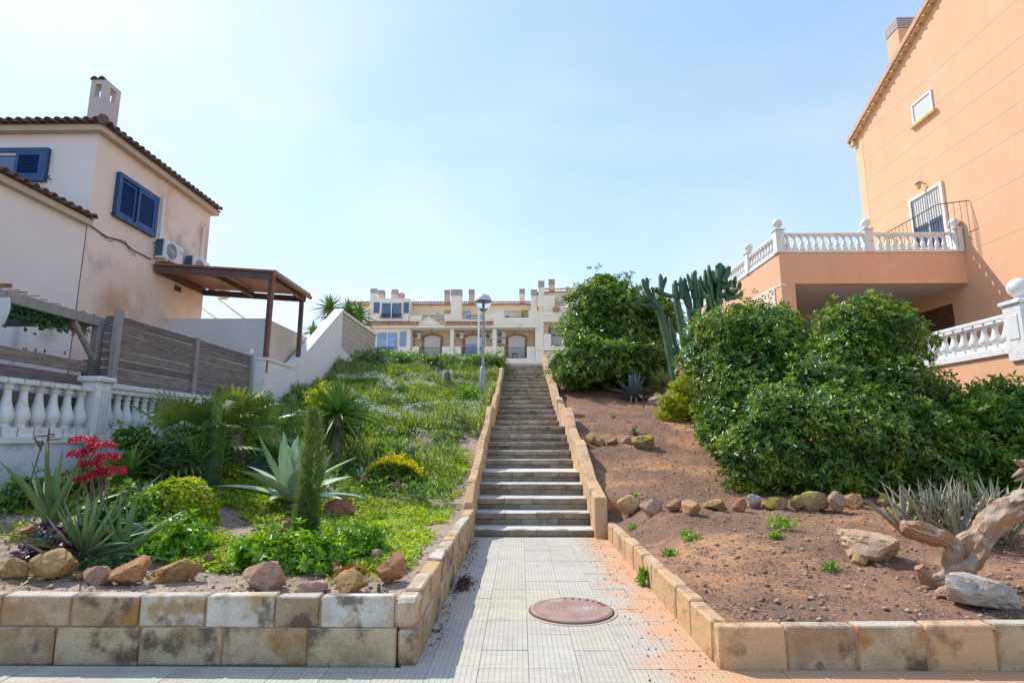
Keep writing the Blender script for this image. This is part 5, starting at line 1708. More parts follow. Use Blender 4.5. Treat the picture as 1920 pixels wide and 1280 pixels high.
PALML = mat('fan_palm_leaf', (0.07, 0.16, 0.035), (0.20, 0.27, 0.045), scale=2, rough=0.4, rnd=0.3, hue=0.02, trans=0.2)
PURPLE = mat('purple_succulent_leaf', (0.16, 0.03, 0.08), (0.10, 0.03, 0.09), scale=6, rough=0.4, rnd=0.3)
CACT = mat('cactus_skin', (0.032, 0.09, 0.042), (0.07, 0.14, 0.06), scale=4, rough=0.6, c3=(0.22, 0.24, 0.18), s3=2.0, lo3=0.6, hi3=0.8, bump=.3, bscale=20)
CACTG = mat('grey_cactus_skin', (0.16, 0.17, 0.14), (0.24, 0.22, 0.18), scale=8, rough=0.8)
PAD = mat('prickly_pear_pad', (0.16, 0.26, 0.15), (0.20, 0.30, 0.18), scale=6, rough=0.6)
BARK = mat('grey_brown_bark', (0.16, 0.12, 0.085), (0.24, 0.18, 0.13), scale=6, rough=0.95, stretch=(3, 3, .6), bump=.8, bscale=14)


def crown_pts(blobs, m, lump=0.16, depth=0.22):
    blobs = np.array(blobs, float)
    area = (blobs[:, 3] * blobs[:, 4] + blobs[:, 4] * blobs[:, 5] + blobs[:, 3] * blobs[:, 5])
    pick = rng.choice(len(blobs), m, p=area / area.sum())
    d = rdir(m)
    B = blobs[pick]
    ph = pick * 1.7
    lu = np.sin(d[:, 0] * 5.1 + ph) * np.sin(d[:, 1] * 4.7 + ph * 2) + np.sin(d[:, 2] * 6.3 + d[:, 0] * 3 + ph) * 0.7 + 0.5 * np.sin(d[:, 0] * 11 + d[:, 1] * 9 + d[:, 2] * 10)
    r = 1 + lump * lu * 0.6 - np.abs(rng.normal(size=m)) * depth
    p = B[:, :3] + d * B[:, 3:] * r[:, None]
    keep = np.ones(m, bool)
    for k, b_ in enumerate(blobs):
        q = np.sum(((p - b_[:3]) / b_[3:]) ** 2, 1)
        keep &= (q > 0.62) | (pick == k)
    nrm = unit(d / B[:, 3:])
    return p[keep], nrm[keep]


def crown(name, blobs, m, per, L, W, material, parent, zf=None, out=0.75, spread=0.9, lump=0.16, depth=0.22, droop=0.15, fold=0.2, shoots=.14):
    p, nrm = crown_pts(blobs, m, lump, depth)
    if zf is not None:
        ok = p[:, 2] > zf(p[:, 0], p[:, 1]) + 0.02
        p, nrm = p[ok], nrm[ok]
    sh = rng.random(len(p)) < shoots
    p = p + nrm * (sh * rng.random(len(p)) * L * 1.6)[:, None] + np.array([0, 0, 1]) * (sh * rng.random(len(p)) * L * 1.3)[:, None]
    axis = unit(nrm * out + np.array([0, 0, 0.45]) + rng.normal(size=p.shape) * 0.35)
    a1 = unit(np.cross(axis, rdir(len(p))))
    a2 = np.cross(axis, a1)
    P, D, N = [], [], []
    for k in range(per):
        t = 2 * math.pi * (k + rng.random(len(p)) * 0.5) / per
        dd = a1 * np.cos(t)[:, None] + a2 * np.sin(t)[:, None]
        f = (0.35 + 0.5 * rng.random(len(p)))[:, None]
        P.append(p + axis * (rng.random(len(p))[:, None] - .5) * L * 0.8)
        D.append(dd * spread + axis * f)
        N.append(axis + dd * -0.2 + rng.normal(size=dd.shape) * 0.15)
    P, D, N = map(np.concatenate, (P, D, N))
    ln = L * (0.7 + 0.6 * rng.random(len(P)))
    return link(name, leaves(name, P, D, N, ln, W * ln / L, material, droop, fold), parent)


def branches(parent, base, tips, r0=0.06, name='branch', m=BARK):
    for t in tips:
        base, t = Vector(base), Vector(t)
        mid = base.lerp(t, 0.5) + Vector((random.uniform(-.12, .12), random.uniform(-.12, .12), 0.1)) * (t - base).length * 0.5
        MB().tube([base, base.lerp(mid, .5) + Vector((0, 0, .05)), mid, mid.lerp(t, .6), t], [r0, r0 * .8, r0 * .6, r0 * .42, r0 * .2], 7).obj(name, m, parent, smooth=True)


def blade_mesh(name, m, curl, kind='sword', thick=0.02, vee=0.10, n=7):
    """unit long leaf along +X, unit wide along Y"""
    vs, fs = [], []
    x = z = 0.0
    for i in range(n + 1):
        s = i / n
        if kind == 'sword':
            w = min(1.0, 0.7 + 1.2 * s) * (1 - s ** 2.2) + 0.015
        elif kind == 'aloe':
            w = (1 - s) ** 0.75 * 1.0 + 0.02
        elif kind == 'agave':
            w = (0.42 + 1.6 * s * (1 - s) * 1.5) * (1 - s ** 5) + 0.02
        else:
            w = math.sin(math.pi * min(1, s * 0.93 + 0.07)) ** 0.8 + 0.02
        th = thick * (1 - s) + 0.003
        a = curl * s
        up = (-math.sin(a), math.cos(a))
        for (yy, zz) in ((-0.5 * w, vee * w), (0, 0), (0.5 * w, vee * w), (0, -th)):
            vs.append((x + up[0] * zz * 0.2, yy, z + up[1] * zz * (1 if zz < 0 else 0.35)))
        x += math.cos(a) / n
        z += math.sin(a) / n
    for i in range(n):
        o, q = i * 4, (i + 1) * 4
        for k in range(4):
            fs.append((o + k, q + k, q + (k + 1) % 4, o + (k + 1) % 4))
    fs.append((0, 1, 2, 3))
    b = MB().add(vs, fs)
    me = b.mesh(name, m, True)
    me.set_sharp_from_angle(angle=R(50))
    return me


BL = {}


def blades(m, kind, curls, thick=0.02, vee=0.1):
    key = (m.name, kind, tuple(curls), thick)
    if key not in BL:
        BL[key] = [blade_mesh('leaf', m, c, kind, thick, vee) for c in curls]
    return BL[key]


def rosette(t, n, L, W, e0, e1, meshes, z=0.0, off=(0, 0), name='leaf', lj=0.2, ej=6, az0=0.0, rad=0.0, arc=2 * math.pi):
    for i in range(n):
        f = i / max(1, n - 1)
        az = az0 + (i * 2.39996 if arc > 6 else (random.random() - .5) * arc)
        el = R(e0 + (e1 - e0) * f + random.gauss(0, ej))
        k = min(len(meshes) - 1, int((1 - f) * len(meshes) + random.random() * 0.8))
        o = link(name, meshes[k], t, False)
        l_ = L * (1 - 0.25 * f) * random.uniform(1 - lj, 1 + lj)
        o.scale = (l_, W * random.uniform(.85, 1.15), l_)
        o.rotation_euler = (random.gauss(0, .12), -el, az)
        o.location = (off[0] + rad * math.cos(az), off[1] + rad * math.sin(az), z + 0.02 * f)


def frond(t, base, az, el, pet, rad, m, nleaf=22, name='frond'):
    """fan palm frond: petiole and a pleated fan of pointed segments"""
    b = MB()
    d = Vector((math.cos(az) * math.cos(el), math.sin(az) * math.cos(el), math.sin(el)))
    side = Vector((-math.sin(az), math.cos(az), 0))
    upv = side.cross(d) * -1
    tip = Vector(base) + d * pet + Vector((0, 0, -0.05 * pet))
    b.tube([base, Vector(base).lerp(tip, .5) + Vector((0, 0, .04 * pet)), tip], [0.02, 0.014, 0.01], 5)
    f = d.lerp(Vector((0, 0, -1)), 0.12).normalized()
    for k in range(nleaf):
        a = R(-115 + 230 * k / (nleaf - 1))
        dd = (f * math.cos(a) + side * math.sin(a)).normalized()
        pp = side * math.cos(a) - f * math.sin(a)
        l_ = rad * (0.8 + 0.2 * math.cos(a)) * random.uniform(.92, 1.05)
        w = l_ * 0.055
        zig = upv * 0.012 * rad
        p1 = tip + dd * l_ * 0.5
        p2 = tip + dd * l_ * 0.82 - Vector((0, 0, 0.05 * l_))
        p3 = tip + dd * l_ - Vector((0, 0, 0.16 * l_ * random.uniform(.6, 1.6)))
        b.add([tip, p1 + pp * w + zig, p1 - pp * w - zig, p2 + pp * w * .6 + zig, p2 - pp * w * .6 - zig, p3], [(0, 1, 2), (1, 3, 4, 2), (3, 5, 4)])
    return b.obj(name, m, t, world_coords=True)


def plant(name, label, cat, p, group=None):
    return thing(name, label, cat, p, group)


# ------------------------------------------------------------------ big shrubs and the tree on the right
def shrub(label, blobs, m, L, W, material, zf, name='shrub', cat='shrub', group=None, per=6, **kw):
    c = np.mean(np.array(blobs), 0)
    base = Vector((c[0], c[1], float(zf(c[0], c[1]))))
    t = plant(name, label, cat, base, group)
    crown('foliage', blobs, m, per, L, W, material, t, zf, **kw)
    branches(t, base - Vector((0, 0, 0.1)), [Vector(b_[:3]) for b_ in blobs[:6]], 0.05)
    return t


def PB(px, py, Y, rpx, rpy, ry=None):      # ellipsoid seen as an oval of the photograph at depth Y
    c = at(px, py, Y)
    d = Y * 1.0 / F
    return (c.x, Y, c.z, rpx * d, ry if ry else rpx * d * 0.8, rpy * d)


shrub('tall glossy evergreen shrub in front of the retaining wall, the biggest of the shrubs', [
    PB(1632, 635, 10.8, 92, 82), PB(1578, 715, 10.6, 98, 85), PB(1672, 775, 10.2, 112, 108), PB(1505, 815, 10.0, 118, 98), PB(1590, 830, 9.8, 140, 105), PB(1440, 860, 9.9, 85, 70), PB(1700, 850, 9.8, 120, 85)],
    19500, 0.095, 0.036, LEAFD, zR, lump=0.24, depth=.28, shoots=.10)
shrub('dense glossy evergreen shrub between the cactus and the biggest shrub', [
    PB(1400, 650, 12.2, 112, 82), PB(1362, 730, 12.0, 64, 105), PB(1420, 740, 11.6, 90, 110), PB(1368, 812, 11.2, 56, 58), PB(1460, 640, 12.6, 60, 65)],
    12500, 0.095, 0.036, LEAFD, zR, lump=0.22, depth=.28, shoots=.10)
shrub('looser shrub with upright shoots at the foot of the orange wall', [
    PB(1860, 800, 9.9, 85, 75), PB(1810, 850, 9.6, 95, 80), PB(1900, 860, 9.5, 90, 85), PB(1885, 748, 10.0, 30, 36), PB(1775, 790, 10.1, 50, 45), PB(1990, 820, 9.6, 80, 90)],
    5200, 0.13, 0.042, LEAFM, zR, lump=0.4, depth=0.5)
tt = on(1135, 722, zR)
tree = plant('evergreen_tree', 'dense rounded evergreen tree beside the top of the stairs', 'tree', tt)
tb_ = [PB(1140, 590, 22.5, 78, 72), PB(1108, 645, 22.0, 54, 62), PB(1190, 620, 22.3, 66, 66), PB(1150, 680, 21.5, 100, 48), PB(1085, 690, 21.5, 50, 38), PB(1215, 680, 21.8, 55, 45), PB(1132, 552, 22.8, 38, 34), PB(1235, 600, 23, 40, 50)]
cr = crown('crown', tb_, 11500, 6, 0.18, 0.065, LEAFD, tree, zR, lump=0.28, depth=.3, shoots=.10)
MB().tube([tt - Vector((0, 0, .2)), tt + Vector((.05, .1, .8)), tt + Vector((0, 0.2, 2.2)), tt + Vector((.1, .3, 3.8))], [.17, .14, .1, .04], 8).obj('trunk', BARK, tree, smooth=True)
branches(tree, tt + Vector((0, 0.1, .8)), [Vector(b_[:3]) for b_ in tb_], .07, 'limb')

# ------------------------------------------------------------------ tree cactus
CYD = 17.6
cb0 = at(1268, 722, CYD)
cb0.z = float(zR(cb0.x, CYD))
tc_ = plant('tree_cactus', 'tall branching candelabra cactus rising behind the shrubs', 'cactus', cb0)


def cstem(pts, r, name='stem', taper=0.75, bulge=True):
    P = [at(a, c, CYD + d) for a, c, d in pts]
    r *= 0.66
    Q, rad = [], []
    n_ = len(P)
    for i in range((n_ - 1) * 4 + 1):
        k, f = divmod(i, 4)
        if k >= n_ - 1:
            k, f = n_ - 2, 4
        f /= 4
        Q.append(P[k].lerp(P[k + 1], f))
        s = i / ((n_ - 1) * 4)
        rr = r * (1 - (1 - taper) * s) * (1 + (0.08 * math.sin(i * 1.9) if bulge else 0))
        if s > 0.9:
            rr *= 0.72
        rad.append(rr)
    Q.append(Q[-1] + (Q[-1] - Q[-2]) * 0.45)
    rad.append(rad[-1] * 0.35)
    b = MB()
    # five-ribbed section
    n = 10
    rings = []
    for i, p in enumerate(Q):
        d = (Q[min(i + 1, len(Q) - 1)] - Q[max(i - 1, 0)]).normalized()
        ref = Vector((0.2, 1, 0.1))
        x_ = d.cross(ref).normalized()
        y_ = x_.cross(d)
        for k in range(n):
            a = 2 * math.pi * k / n
            rr = rad[i] * (1.12 if k % 2 == 0 else 0.72)
            rings.append(p + (x_ * math.cos(a) + y_ * math.sin(a)) * rr)
    fs = []
    for i in range(len(Q) - 1):
        for k in range(n):
            a, c = i * n + k, i * n + (k + 1) % n
            fs.append((a, a + n, c + n, c))
    fs.append(tuple((len(Q) - 1) * n + k for k in range(n)))
    b.add(rings, fs)
    return b.obj(name, CACT, tc_, smooth=True)


cstem([(1272, 770, 0), (1269, 735, 0), (1262, 690, 0), (1252, 640, 0), (1240, 590, 0), (1232, 572, 0)], 0.20, taper=0.85)
cstem([(1306, 765, .3), (1296, 712, .3), (1284, 685, .3), (1266, 645, .3), (1256, 600, .2)], 0.15)
cstem([(1234, 576, 0), (1222, 560, 0), (1212, 540, 0), (1205, 524, 0)], 0.15, 'arm')
cstem([(1214, 540, 0), (1214, 528, 0), (1212, 521, 0)], 0.09, 'arm')
cstem([(1238, 580, 0), (1220, 574, 0), (1200, 571, 0), (1192, 565, 0)], 0.10, 'arm')
cstem([(1236, 562, .1), (1240, 545, .1), (1240, 528, .1), (1238, 515, .1)], 0.14, 'arm')
cstem([(1242, 540, .1), (1247, 528, .1), (1248, 520, .1)], 0.10, 'arm')
cstem([(1222, 560, 0), (1226, 547, -.1), (1222, 539, -.1)], 0.09, 'arm')
cstem([(1230, 545, 0), (1248, 553, .1), (1268, 556, .2)], 0.11, 'arm')
cstem([(1285, 650, .4), (1278, 610, .4), (1270, 570, .4), (1266, 540, .4), (1266, 527, .4)], 0.19, taper=0.7)
cstem([(1297, 640, .6), (1297, 600, .6), (1290, 560, .6), (1283, 532, .6), (1283, 522, .6)], 0.18, taper=0.7)
cstem([(1310, 620, .5), (1308, 580, .5), (1304, 545, .5), (1301, 518, .5), (1303, 508, .5)], 0.19, taper=0.7)
cstem([(1302, 560, .5), (1296, 530, .5), (1291, 524, .5)], 0.11, 'arm')
cstem([(1318, 600, .7), (1330, 570, .7), (1324, 535, .7), (1322, 508, .7)], 0.14, 'arm')
cstem([(1326, 545, .7), (1334, 525, .7), (1334, 515, .7)], 0.12, 'arm')
cstem([(1345, 600, .6), (1346, 565, .6), (1348, 530, .6), (1349, 500, .6), (1347, 494, .6)], 0.22, taper=0.75)
cstem([(1354, 530, .5), (1364, 512, .5), (1366, 500, .5)], 0.17, 'arm')
cstem([(1352, 515, .6), (1356, 502, .6), (1356, 498, .6)], 0.10, 'arm')
cstem([(1350, 555, .5), (1368, 552, .5), (1386, 540, .5), (1388, 530, .5)], 0.12, 'arm')
cstem([(1360, 560, .4), (1378, 558, .4), (1390, 553, .4), (1391, 546, .4)], 0.12, 'arm')
cstem([(1352, 540, .5), (1368, 535, .5), (1372, 526, .5)], 0.12, 'arm')
cstem([(1340, 570, .5), (1322, 540, .5), (1312, 532, .5)], 0.10, 'arm')
cstem([(1340, 600, .5), (1331, 570, .4), (1328, 552, .4)], 0.13, 'arm')
cstem([(1325, 545, .5), (1318, 535, .4), (1318, 527, .4)], 0.09, 'arm')

for (ax, ay, bx_, by_, dd, rr) in ((1276, 560, 1274, 528, .3, .11), (1291, 575, 1276, 522, .5, .11), (1314, 575, 1313, 520, .6, .13), (1336, 580, 1340, 512, .8, .13), (1360, 560, 1357, 506, .8, .13),
                                    (1372, 556, 1379, 520, .6, .11), (1320, 560, 1309, 526, .3, .10), (1334, 560, 1329, 500, .5, .12), (1366, 545, 1382, 545, .4, .10), (1296, 545, 1289, 515, .4, .10), (1342, 530, 1336, 508, .4, .09)):
    mx_ = (ax + bx_) / 2 + random.uniform(-5, 5)
    cstem([(ax, ay, dd), (mx_, (ay + by_) / 2 + 4, dd), (bx_, by_, dd)], rr, 'arm')

# ------------------------------------------------------------------ other plants on the bare slope
p = on(1188, 752, zR)
t = plant('agave', 'blue grey agave with upright leaves and drooping dead skirt above the earth slope', 'agave', p)
rosette(t, 34, 1.05, 0.16, 12, 84, blades(AGAVEB, 'agave', (0.5, 0.2, -0.5), 0.035), z=0.12, lj=0.15)
rosette(t, 12, 0.62, 0.10, -12, 12, blades(ALOEG, 'aloe', (-1.2, -1.7), 0.02), z=0.2, name='dry_leaf')
p = on(1244, 752, zR)
t = plant('yucca', 'small yellow green yucca on a short stem beside the blue agave', 'yucca', p)
MB().tube([(0, 0, -.1), (0.02, 0, .3), (0, 0, .55)], [.05, .045, .05], 7).obj('stem', BARK, t, world_coords=False)
rosette(t, 64, 0.80, 0.055, -25, 88, blades(YUCCAY, 'sword', (0.15, -0.2), 0.008), z=0.55, lj=.12)
p = on(1275, 790, zR)
t = plant('euphorbia_bush', 'lime yellow rounded euphorbia bush at the edge of the earth slope', 'bush', p)
crown('foliage', [PB(1262, 770, p.y + .1, 27, 26), PB(1290, 735, p.y + .5, 30, 30), PB(1300, 765, p.y + .3, 26, 30), PB(1305, 715, p.y + .7, 18, 18)], 2600, 6, 0.085, 0.03, LIME, t, zR, lump=.3)
branches(t, p, [at(1262, 770, p.y), at(1290, 740, p.y + .4)], .03)
p = on(1190, 815, zR)
t = plant('agave', 'tiny dark green agave behind the rocks on the earth slope', 'agave', p)
rosette(t, 16, 0.28, 0.055, 10, 80, blades(ALOE, 'aloe', (0.3, -.2), .03), z=0.0)
p = on(1800, 1008, zR)
t = plant('aloe_clump', 'wide clump of dry tipped aloe leaves behind the driftwood trunk', 'aloe', p)
for k in range(11):
    a, r_ = k * 2.4, 0.17 * math.sqrt(k)
    rosette(t, 16, 0.70, 0.056, 46, 88, blades(ALOEG, 'aloe', (0.3, 0.0, -0.25), 0.03), off=(r_ * math.cos(a) * 1.1, r_ * math.sin(a) * .7), az0=k)
p = on(1706, 978, zR)
t = plant('leafy_weed', 'bright broad leaved weed beside the end of the driftwood', 'weed', p)
crown('foliage', [(p.x, p.y, p.z + .06, .1, .1, .09)], 40, 4, .10, .08, LEAFB, t)
for k, (px, py_, s_, lab) in enumerate([(1467, 992, 1.0, 'spreading green weed on the bare earth below the rock row'), (1293, 1012, .62, 'small ragged green weed nearest the staircase on the bare earth'), (1456, 1012, .42, 'tiny green weed just below the spreading weed'),
                                        (1200, 1097, .75, 'upright green weed sprouting at the foot of the ochre kerb on the path'), (1556, 1070, .40, 'tiny grey green tuft beside the big flat boulder'), (1184, 992, .4, 'tiny grass tuft below the first rocks of the row'),
                                        (1190, 935, .4, 'sparse tuft above the second rock of the row'), (1150, 783, .5, 'sparse grass tuft high on the earth slope'), (1255, 1042, .4, 'tiny weed between the kerb and the ragged weed')]):
    p = on(px, py_, zR) if px != 1200 else Vector((PATHX1 - 0.05, on(1200, 1097, lambda a, c: 0.0).y, 0.0))
    t = plant('weed', lab, 'weed', p, 'weeds on the bare earth')
    n = int(170 * s_)
    h = 0.16 * s_ * (1.6 if px == 1200 else 1)
    wd = 0.17 * s_ * (0.4 if px == 1200 else 1)
    pos = np.stack([rng.normal(size=n) * wd * .5, rng.normal(size=n) * wd * .5, rng.random(n) * h * .8], 1)
    me = leaves('foliage', pos, rdir(n) + np.array([0, 0, .5]), rdir(n) + np.array([0, 0, 1]), 0.07 * (s_ * .5 + .5), 0.022, LEAFB)
    link('foliage', me, t, False)
    b = MB()
    for q in range(5):
        b.tube([(0, 0, -.02), (random.gauss(0, wd * .4), random.gauss(0, wd * .4), h * .8)], .004, 4)
    b.obj('stems', LEAFM, t, world_coords=False)

# ------------------------------------------------------------------ planted bed on the left
def LP(px, py_):
    return on(px, py_, zL)


p = LP(155, 1048)
t = plant('aloe', 'big spreading aloe with narrow spiky leaves behind the front rocks', 'aloe', p)
rosette(t, 50, 0.64, 0.060, 14, 86, blades(ALOE, 'aloe', (0.45, 0.1, -0.4), 0.04), lj=.2, ej=9)
rosette(t, 9, 0.66, 0.07, 30, 80, blades(ALOE, 'aloe', (0.45, 0.1, -0.4), 0.04), off=(.25, .12))
rosette(t, 8, 0.75, 0.05, 5, 30, blades(ALOEG, 'aloe', (0.25, 0.5), 0.03), name='dry_leaf')
p = LP(92, 985)
t = plant('aloe', 'upright aloe against the peeling grey wall behind the big spreading aloe', 'aloe', p)
rosette(t, 22, 0.80, 0.10, 40, 88, blades(ALOE, 'aloe', (0.3, 0.0, -0.2), 0.04))
b = MB()
for (dx, h, a) in ((-.25, .78, .02), (-.05, .86, -.03), (.22, .80, .05)):
    b.tube([(dx, 0, .1), (dx + a, 0, h * .6), (dx + a * 3, .02, h)], .007, 5)
    for k in range(5):
        b.tube([(dx + a * 3, .02, h - .02 * k), (dx + a * 3 + random.gauss(0, .08), random.gauss(0, .04), h + random.gauss(0, .03))], .008, 4)
b.obj('dry_flower_stalks', mat('dry_stalk', (0.16, 0.10, 0.06), (0.24, 0.15, 0.08), scale=9, rough=.9), t, world_coords=False)

p = LP(182, 1015)
t = plant('kalanchoe', 'tall succulent with tiers of bright red flower heads before the grey wall', 'flower', p)
yk = p.y
STEMM = mat('mauve_stem', (0.20, 0.10, 0.08), (0.16, 0.13, 0.07), scale=6, rough=.6)
heads = [(155, 822, 21, 9), (190, 832, 22, 9), (145, 850, 15, 12), (166, 842, 9, 7), (202, 856, 20, 12), (170, 868, 16, 12), (208, 880, 24, 11), (186, 886, 16, 8), (153, 895, 9, 8)]
for (hx, hy, rx_, ry_) in heads:
    c = at(hx, hy, yk + random.uniform(-.05, .05))
    sc = yk / F
    MB().tube([p + Vector((random.gauss(0, .03), 0, 0)), p.lerp(c, .55) + Vector((random.gauss(0, .02), 0, 0)), c - Vector((0, 0, .03))], [.010, .008, .005], 6).obj('stem', STEMM, t)
    n = int(15 * rx_)
    th = rng.random(n) * 2 * math.pi
    rr = np.sqrt(rng.random(n)) * rx_ * sc
    pos = np.stack([c.x + rr * np.cos(th), c.y + rr * np.sin(th) * .9, c.z + (rng.random(n) - .2) * ry_ * sc * .9 - (rr / (rx_ * sc)) ** 2 * .02], 1)
    dr = np.stack([np.cos(th) * .5, np.sin(th) * .5, -.9 + rng.random(n) * 1.0], 1)
    link('flower_head', leaves('flower_head', pos, dr, rdir(n), 0.027, 0.013, REDF, 0, .3), t)
crown('foliage', [(p.x, p.y, p.z + .12, .16, .14, .16)], 90, 5, .09, .035, NEEDLE, t)

p = LP(333, 992)
t = plant('succulent_dome', 'clipped looking dome shaped succulent bush with yellow green rim', 'bush', p)
crown('foliage', [PB(335, 948, p.y + .3, 60, 44, .34), PB(335, 972, p.y + .3, 62, 34, .36)], 2600, 6, 0.062, 0.032, LEAFY, t, zL, lump=.05, depth=.09, spread=1.0, fold=.1, shoots=0.0)
branches(t, p + Vector((0, .3, -.05)), [at(335, 950, p.y + .3), at(310, 955, p.y + .3), at(360, 955, p.y + .3)], .025)


def patch(label, ovals, m, per, L, W, material, cat='succulent', name='succulent_patch', dz=0.05, **kw):
    pts = [LP(o[0], o[1]) for o in ovals]
    t = plant(name, label, cat, pts[0])
    bl = []
    for o, q in zip(ovals, pts):
        s = q.y / F
        bl.append((q.x, q.y + o[2] * s * .4, q.z + o[3] * s * .35, o[2] * s, o[2] * s * .75, o[3] * s))
    crown('foliage', bl, m, per, L, W, material, t, zL, **kw)
    b = MB()
    for q in pts:
        for k in range(4):
            b.tube([q + Vector((random.gauss(0, .03), .05, -.04)), q + Vector((random.gauss(0, .08), .08, .08))], .008, 5)
    b.obj('stems', BARK, t)
    return t


patch('bright green succulent patch beside the tan front rock, left of the path side', [(290, 1046, 34, 30), (330, 1044, 32, 34), (352, 1030, 26, 32), (262, 1050, 20, 22)], 420, 8, 0.075, 0.034, LEAFB)
patch('wide bright green succulent patch in front of the feathery column', [(470, 1068, 34, 34), (520, 1072, 40, 42), (575, 1074, 40, 40), (612, 1074, 28, 30)], 760, 8, 0.070, 0.032, LEAFB)
patch('bright green succulent patch behind the pink corner rock', [(660, 1046, 34, 32), (690, 1040, 26, 28), (640, 1030, 24, 22)], 380, 8, 0.065, 0.030, LEAFB)
patch('purple red succulent among the front rocks under the big aloe', [(75, 1062, 26, 22), (105, 1058, 20, 16)], 90, 7, 0.085, 0.034, PURPLE)
patch('teal blue succulent tuft behind the purple succulent', [(72, 1035, 26, 18)], 90, 6, .06, .022, AGAVEB)
patch('grey green low succulent mat in front of the big aloe', [(190, 1078, 28, 16), (225, 1070, 20, 15), (160, 1070, 22, 14)], 260, 6, .035, .014, NEEDLE)
patch('yellow bronze succulent tuft between the rocks at the wall corner', [(650, 1092, 18, 18), (668, 1090, 12, 16)], 70, 7, .055, .022, mat('bronze_succulent', (0.36, 0.30, 0.03), (0.34, 0.15, 0.04), scale=5, rough=.45, island=.3, trans=.2))
patch('bright yellow flowering bush in the middle of the bed', [(730, 905, 34, 38), (755, 905, 28, 34), (712, 908, 18, 24)], 620, 6, .07, .03, LEAFM, cat='flower bush', name='flower_bush')
p = LP(738, 905)
t2 = bpy.data.objects['flower_bush']
sc = p.y / F
n = 1300
pos = np.stack([p.x + rng.normal(size=n) * 20 * sc, p.y + rng.normal(size=n) * 10 * sc + .02, p.z + np.abs(rng.normal(size=n)) * 5 * sc + 34 * sc], 1)
pos[:, 2] -= ((pos[:, 0] - p.x) / (40 * sc)) ** 2 * 14 * sc
link('blossoms', leaves('blossoms', pos, rdir(n) + np.array([0, 0, .6]), rdir(n) + np.array([0, 0, 1]), .075, .06, YELLOWF), t2)
patch('low bright green bush just behind the yellow flowering bush', [(725, 868, 36, 26), (750, 866, 24, 20)], 420, 6, .07, .03, LEAFM, cat='bush', name='low_bush')
patch('small lime yellow bush beside the hairy column cactus', [(425, 902, 20, 22)], 220, 6, .06, .026, LIME, cat='bush', name='low_bush')
patch('blue green grassy succulent behind the pale agave', [(455, 900, 26, 20), (490, 888, 24, 20)], 300, 6, .08, .012, AGAVEB)
patch('lime rosette of a small succulent near the fan palm', [(470, 878, 13, 15)], 70, 6, .08, .03, LEAFB)
patch('low leafy groundcover between the aloe and the dome bush', [(235, 990, 40, 40), (210, 960, 30, 34), (262, 975, 24, 28)], 620, 5, .05, .03, LEAFM, name='groundcover', cat='groundcover')
patch('dark grassy bush in the shade below the balustrade', [(300, 905, 55, 44), (345, 900, 30, 40)], 700, 6, .16, .018, NEEDLE, cat='bush', name='low_bush')
patch('dark leafy bush at the foot of the peeling wall behind the upright aloe', [(30, 960, 50, 40), (150, 930, 30, 40)], 420, 6, .08, .034, LEAFD, cat='bush', name='low_bush')
patch('small bushy green plant in the weeds near the stump cactus', [(742, 748, 20, 20), (715, 745, 16, 14)], 260, 6, .12, .05, LEAFM, cat='bush', name='low_bush')
patch('dark rounded shrub near the top of the weedy slope', [(806, 703, 24, 26)], 620, 6, .12, .045, LEAFD, cat='shrub', name='shrub')
patch('bright green bush at the foot of the street lamp', [(880, 762, 16, 26), (886, 752, 12, 20)], 260, 6, .11, .04, LEAFB, cat='bush', name='low_bush')
for k, (px, py_, rx_, ry_, lab) in enumerate([(925, 690, 26, 30, 'bright bush on the crest closest to the stair top'), (890, 690, 22, 24, 'bright bush on the crest behind the lamp post'), (840, 686, 30, 22, 'bright bush on the crest in front of the middle porch'),
                                              (780, 684, 34, 22, 'bright bush on the crest in front of the first porch'), (730, 682, 26, 18, 'bright bush on the crest beside the parked car'), (690, 684, 26, 20, 'dark bush on the crest at the end of the block wall'), (640, 700, 30, 26, 'dark bush in the shade of the white wall')]):
    patch(lab, [(px, py_ + 3, rx_, ry_ * .72), (px - rx_ * .5, py_ + 5, rx_ * .6, ry_ * .6)], 620, 6, .15, .05, LEAFM if k < 5 else LEAFD, cat='bush', name='crest_bush', lump=.35, depth=.4)

p = LP(548, 962)
t = plant('agave', 'large pale spineless agave with broad curving leaves in the middle of the bed', 'agave', p)
rosette(t, 27, 1.0, 0.20, 12, 84, blades(AGAVE, 'agave', (0.9, 0.35, -0.35), 0.03), z=0.14, lj=.12)
p = LP(678, 902)
t = plant('agave', 'small striped agave with upright leaves beside the yellow flowers', 'agave', p)
rosette(t, 12, 0.34, 0.055, 35, 86, blades(AGAVE, 'aloe', (0.3, -.1), .03))
p = LP(245, 905)
t = plant('agave', 'small dark green agave rosette under the balustrade', 'agave', p)
rosette(t, 30, 0.42, 0.06, 5, 85, blades(YUCCA, 'sword', (0.1, -.3), .02), z=.12)
p = LP(262, 935)
t = plant('agave', 'thin pale leaved agave between the red flowers and the dome bush', 'agave', p)
rosette(t, 12, 0.5, 0.04, 10, 60, blades(ALOEG, 'aloe', (-.5, -.9), .02))
p = LP(365, 905)
t = plant('yucca', 'young yucca with light sword leaves beside the hairy column cactus', 'yucca', p)
MB().tube([(0, 0, -.1), (0, 0, .3)], .035, 7).obj('stem', BARK, t, world_coords=False)
rosette(t, 30, 0.58, 0.055, 15, 86, blades(YUCCA, 'sword', (0.1, -.2), .012), z=.22)
p = LP(628, 862)
t = plant('yucca', 'big green yucca with a dark shaggy trunk on the planted slope', 'yucca', p)
zc_ = at(625, 775, p.y).z - p.z
MB().tube([(0, 0, -.1), (0.03, 0, zc_ * .5), (0, 0, zc_)], [.10, .12, .09], 9).obj('trunk', BARK, t, world_coords=False)
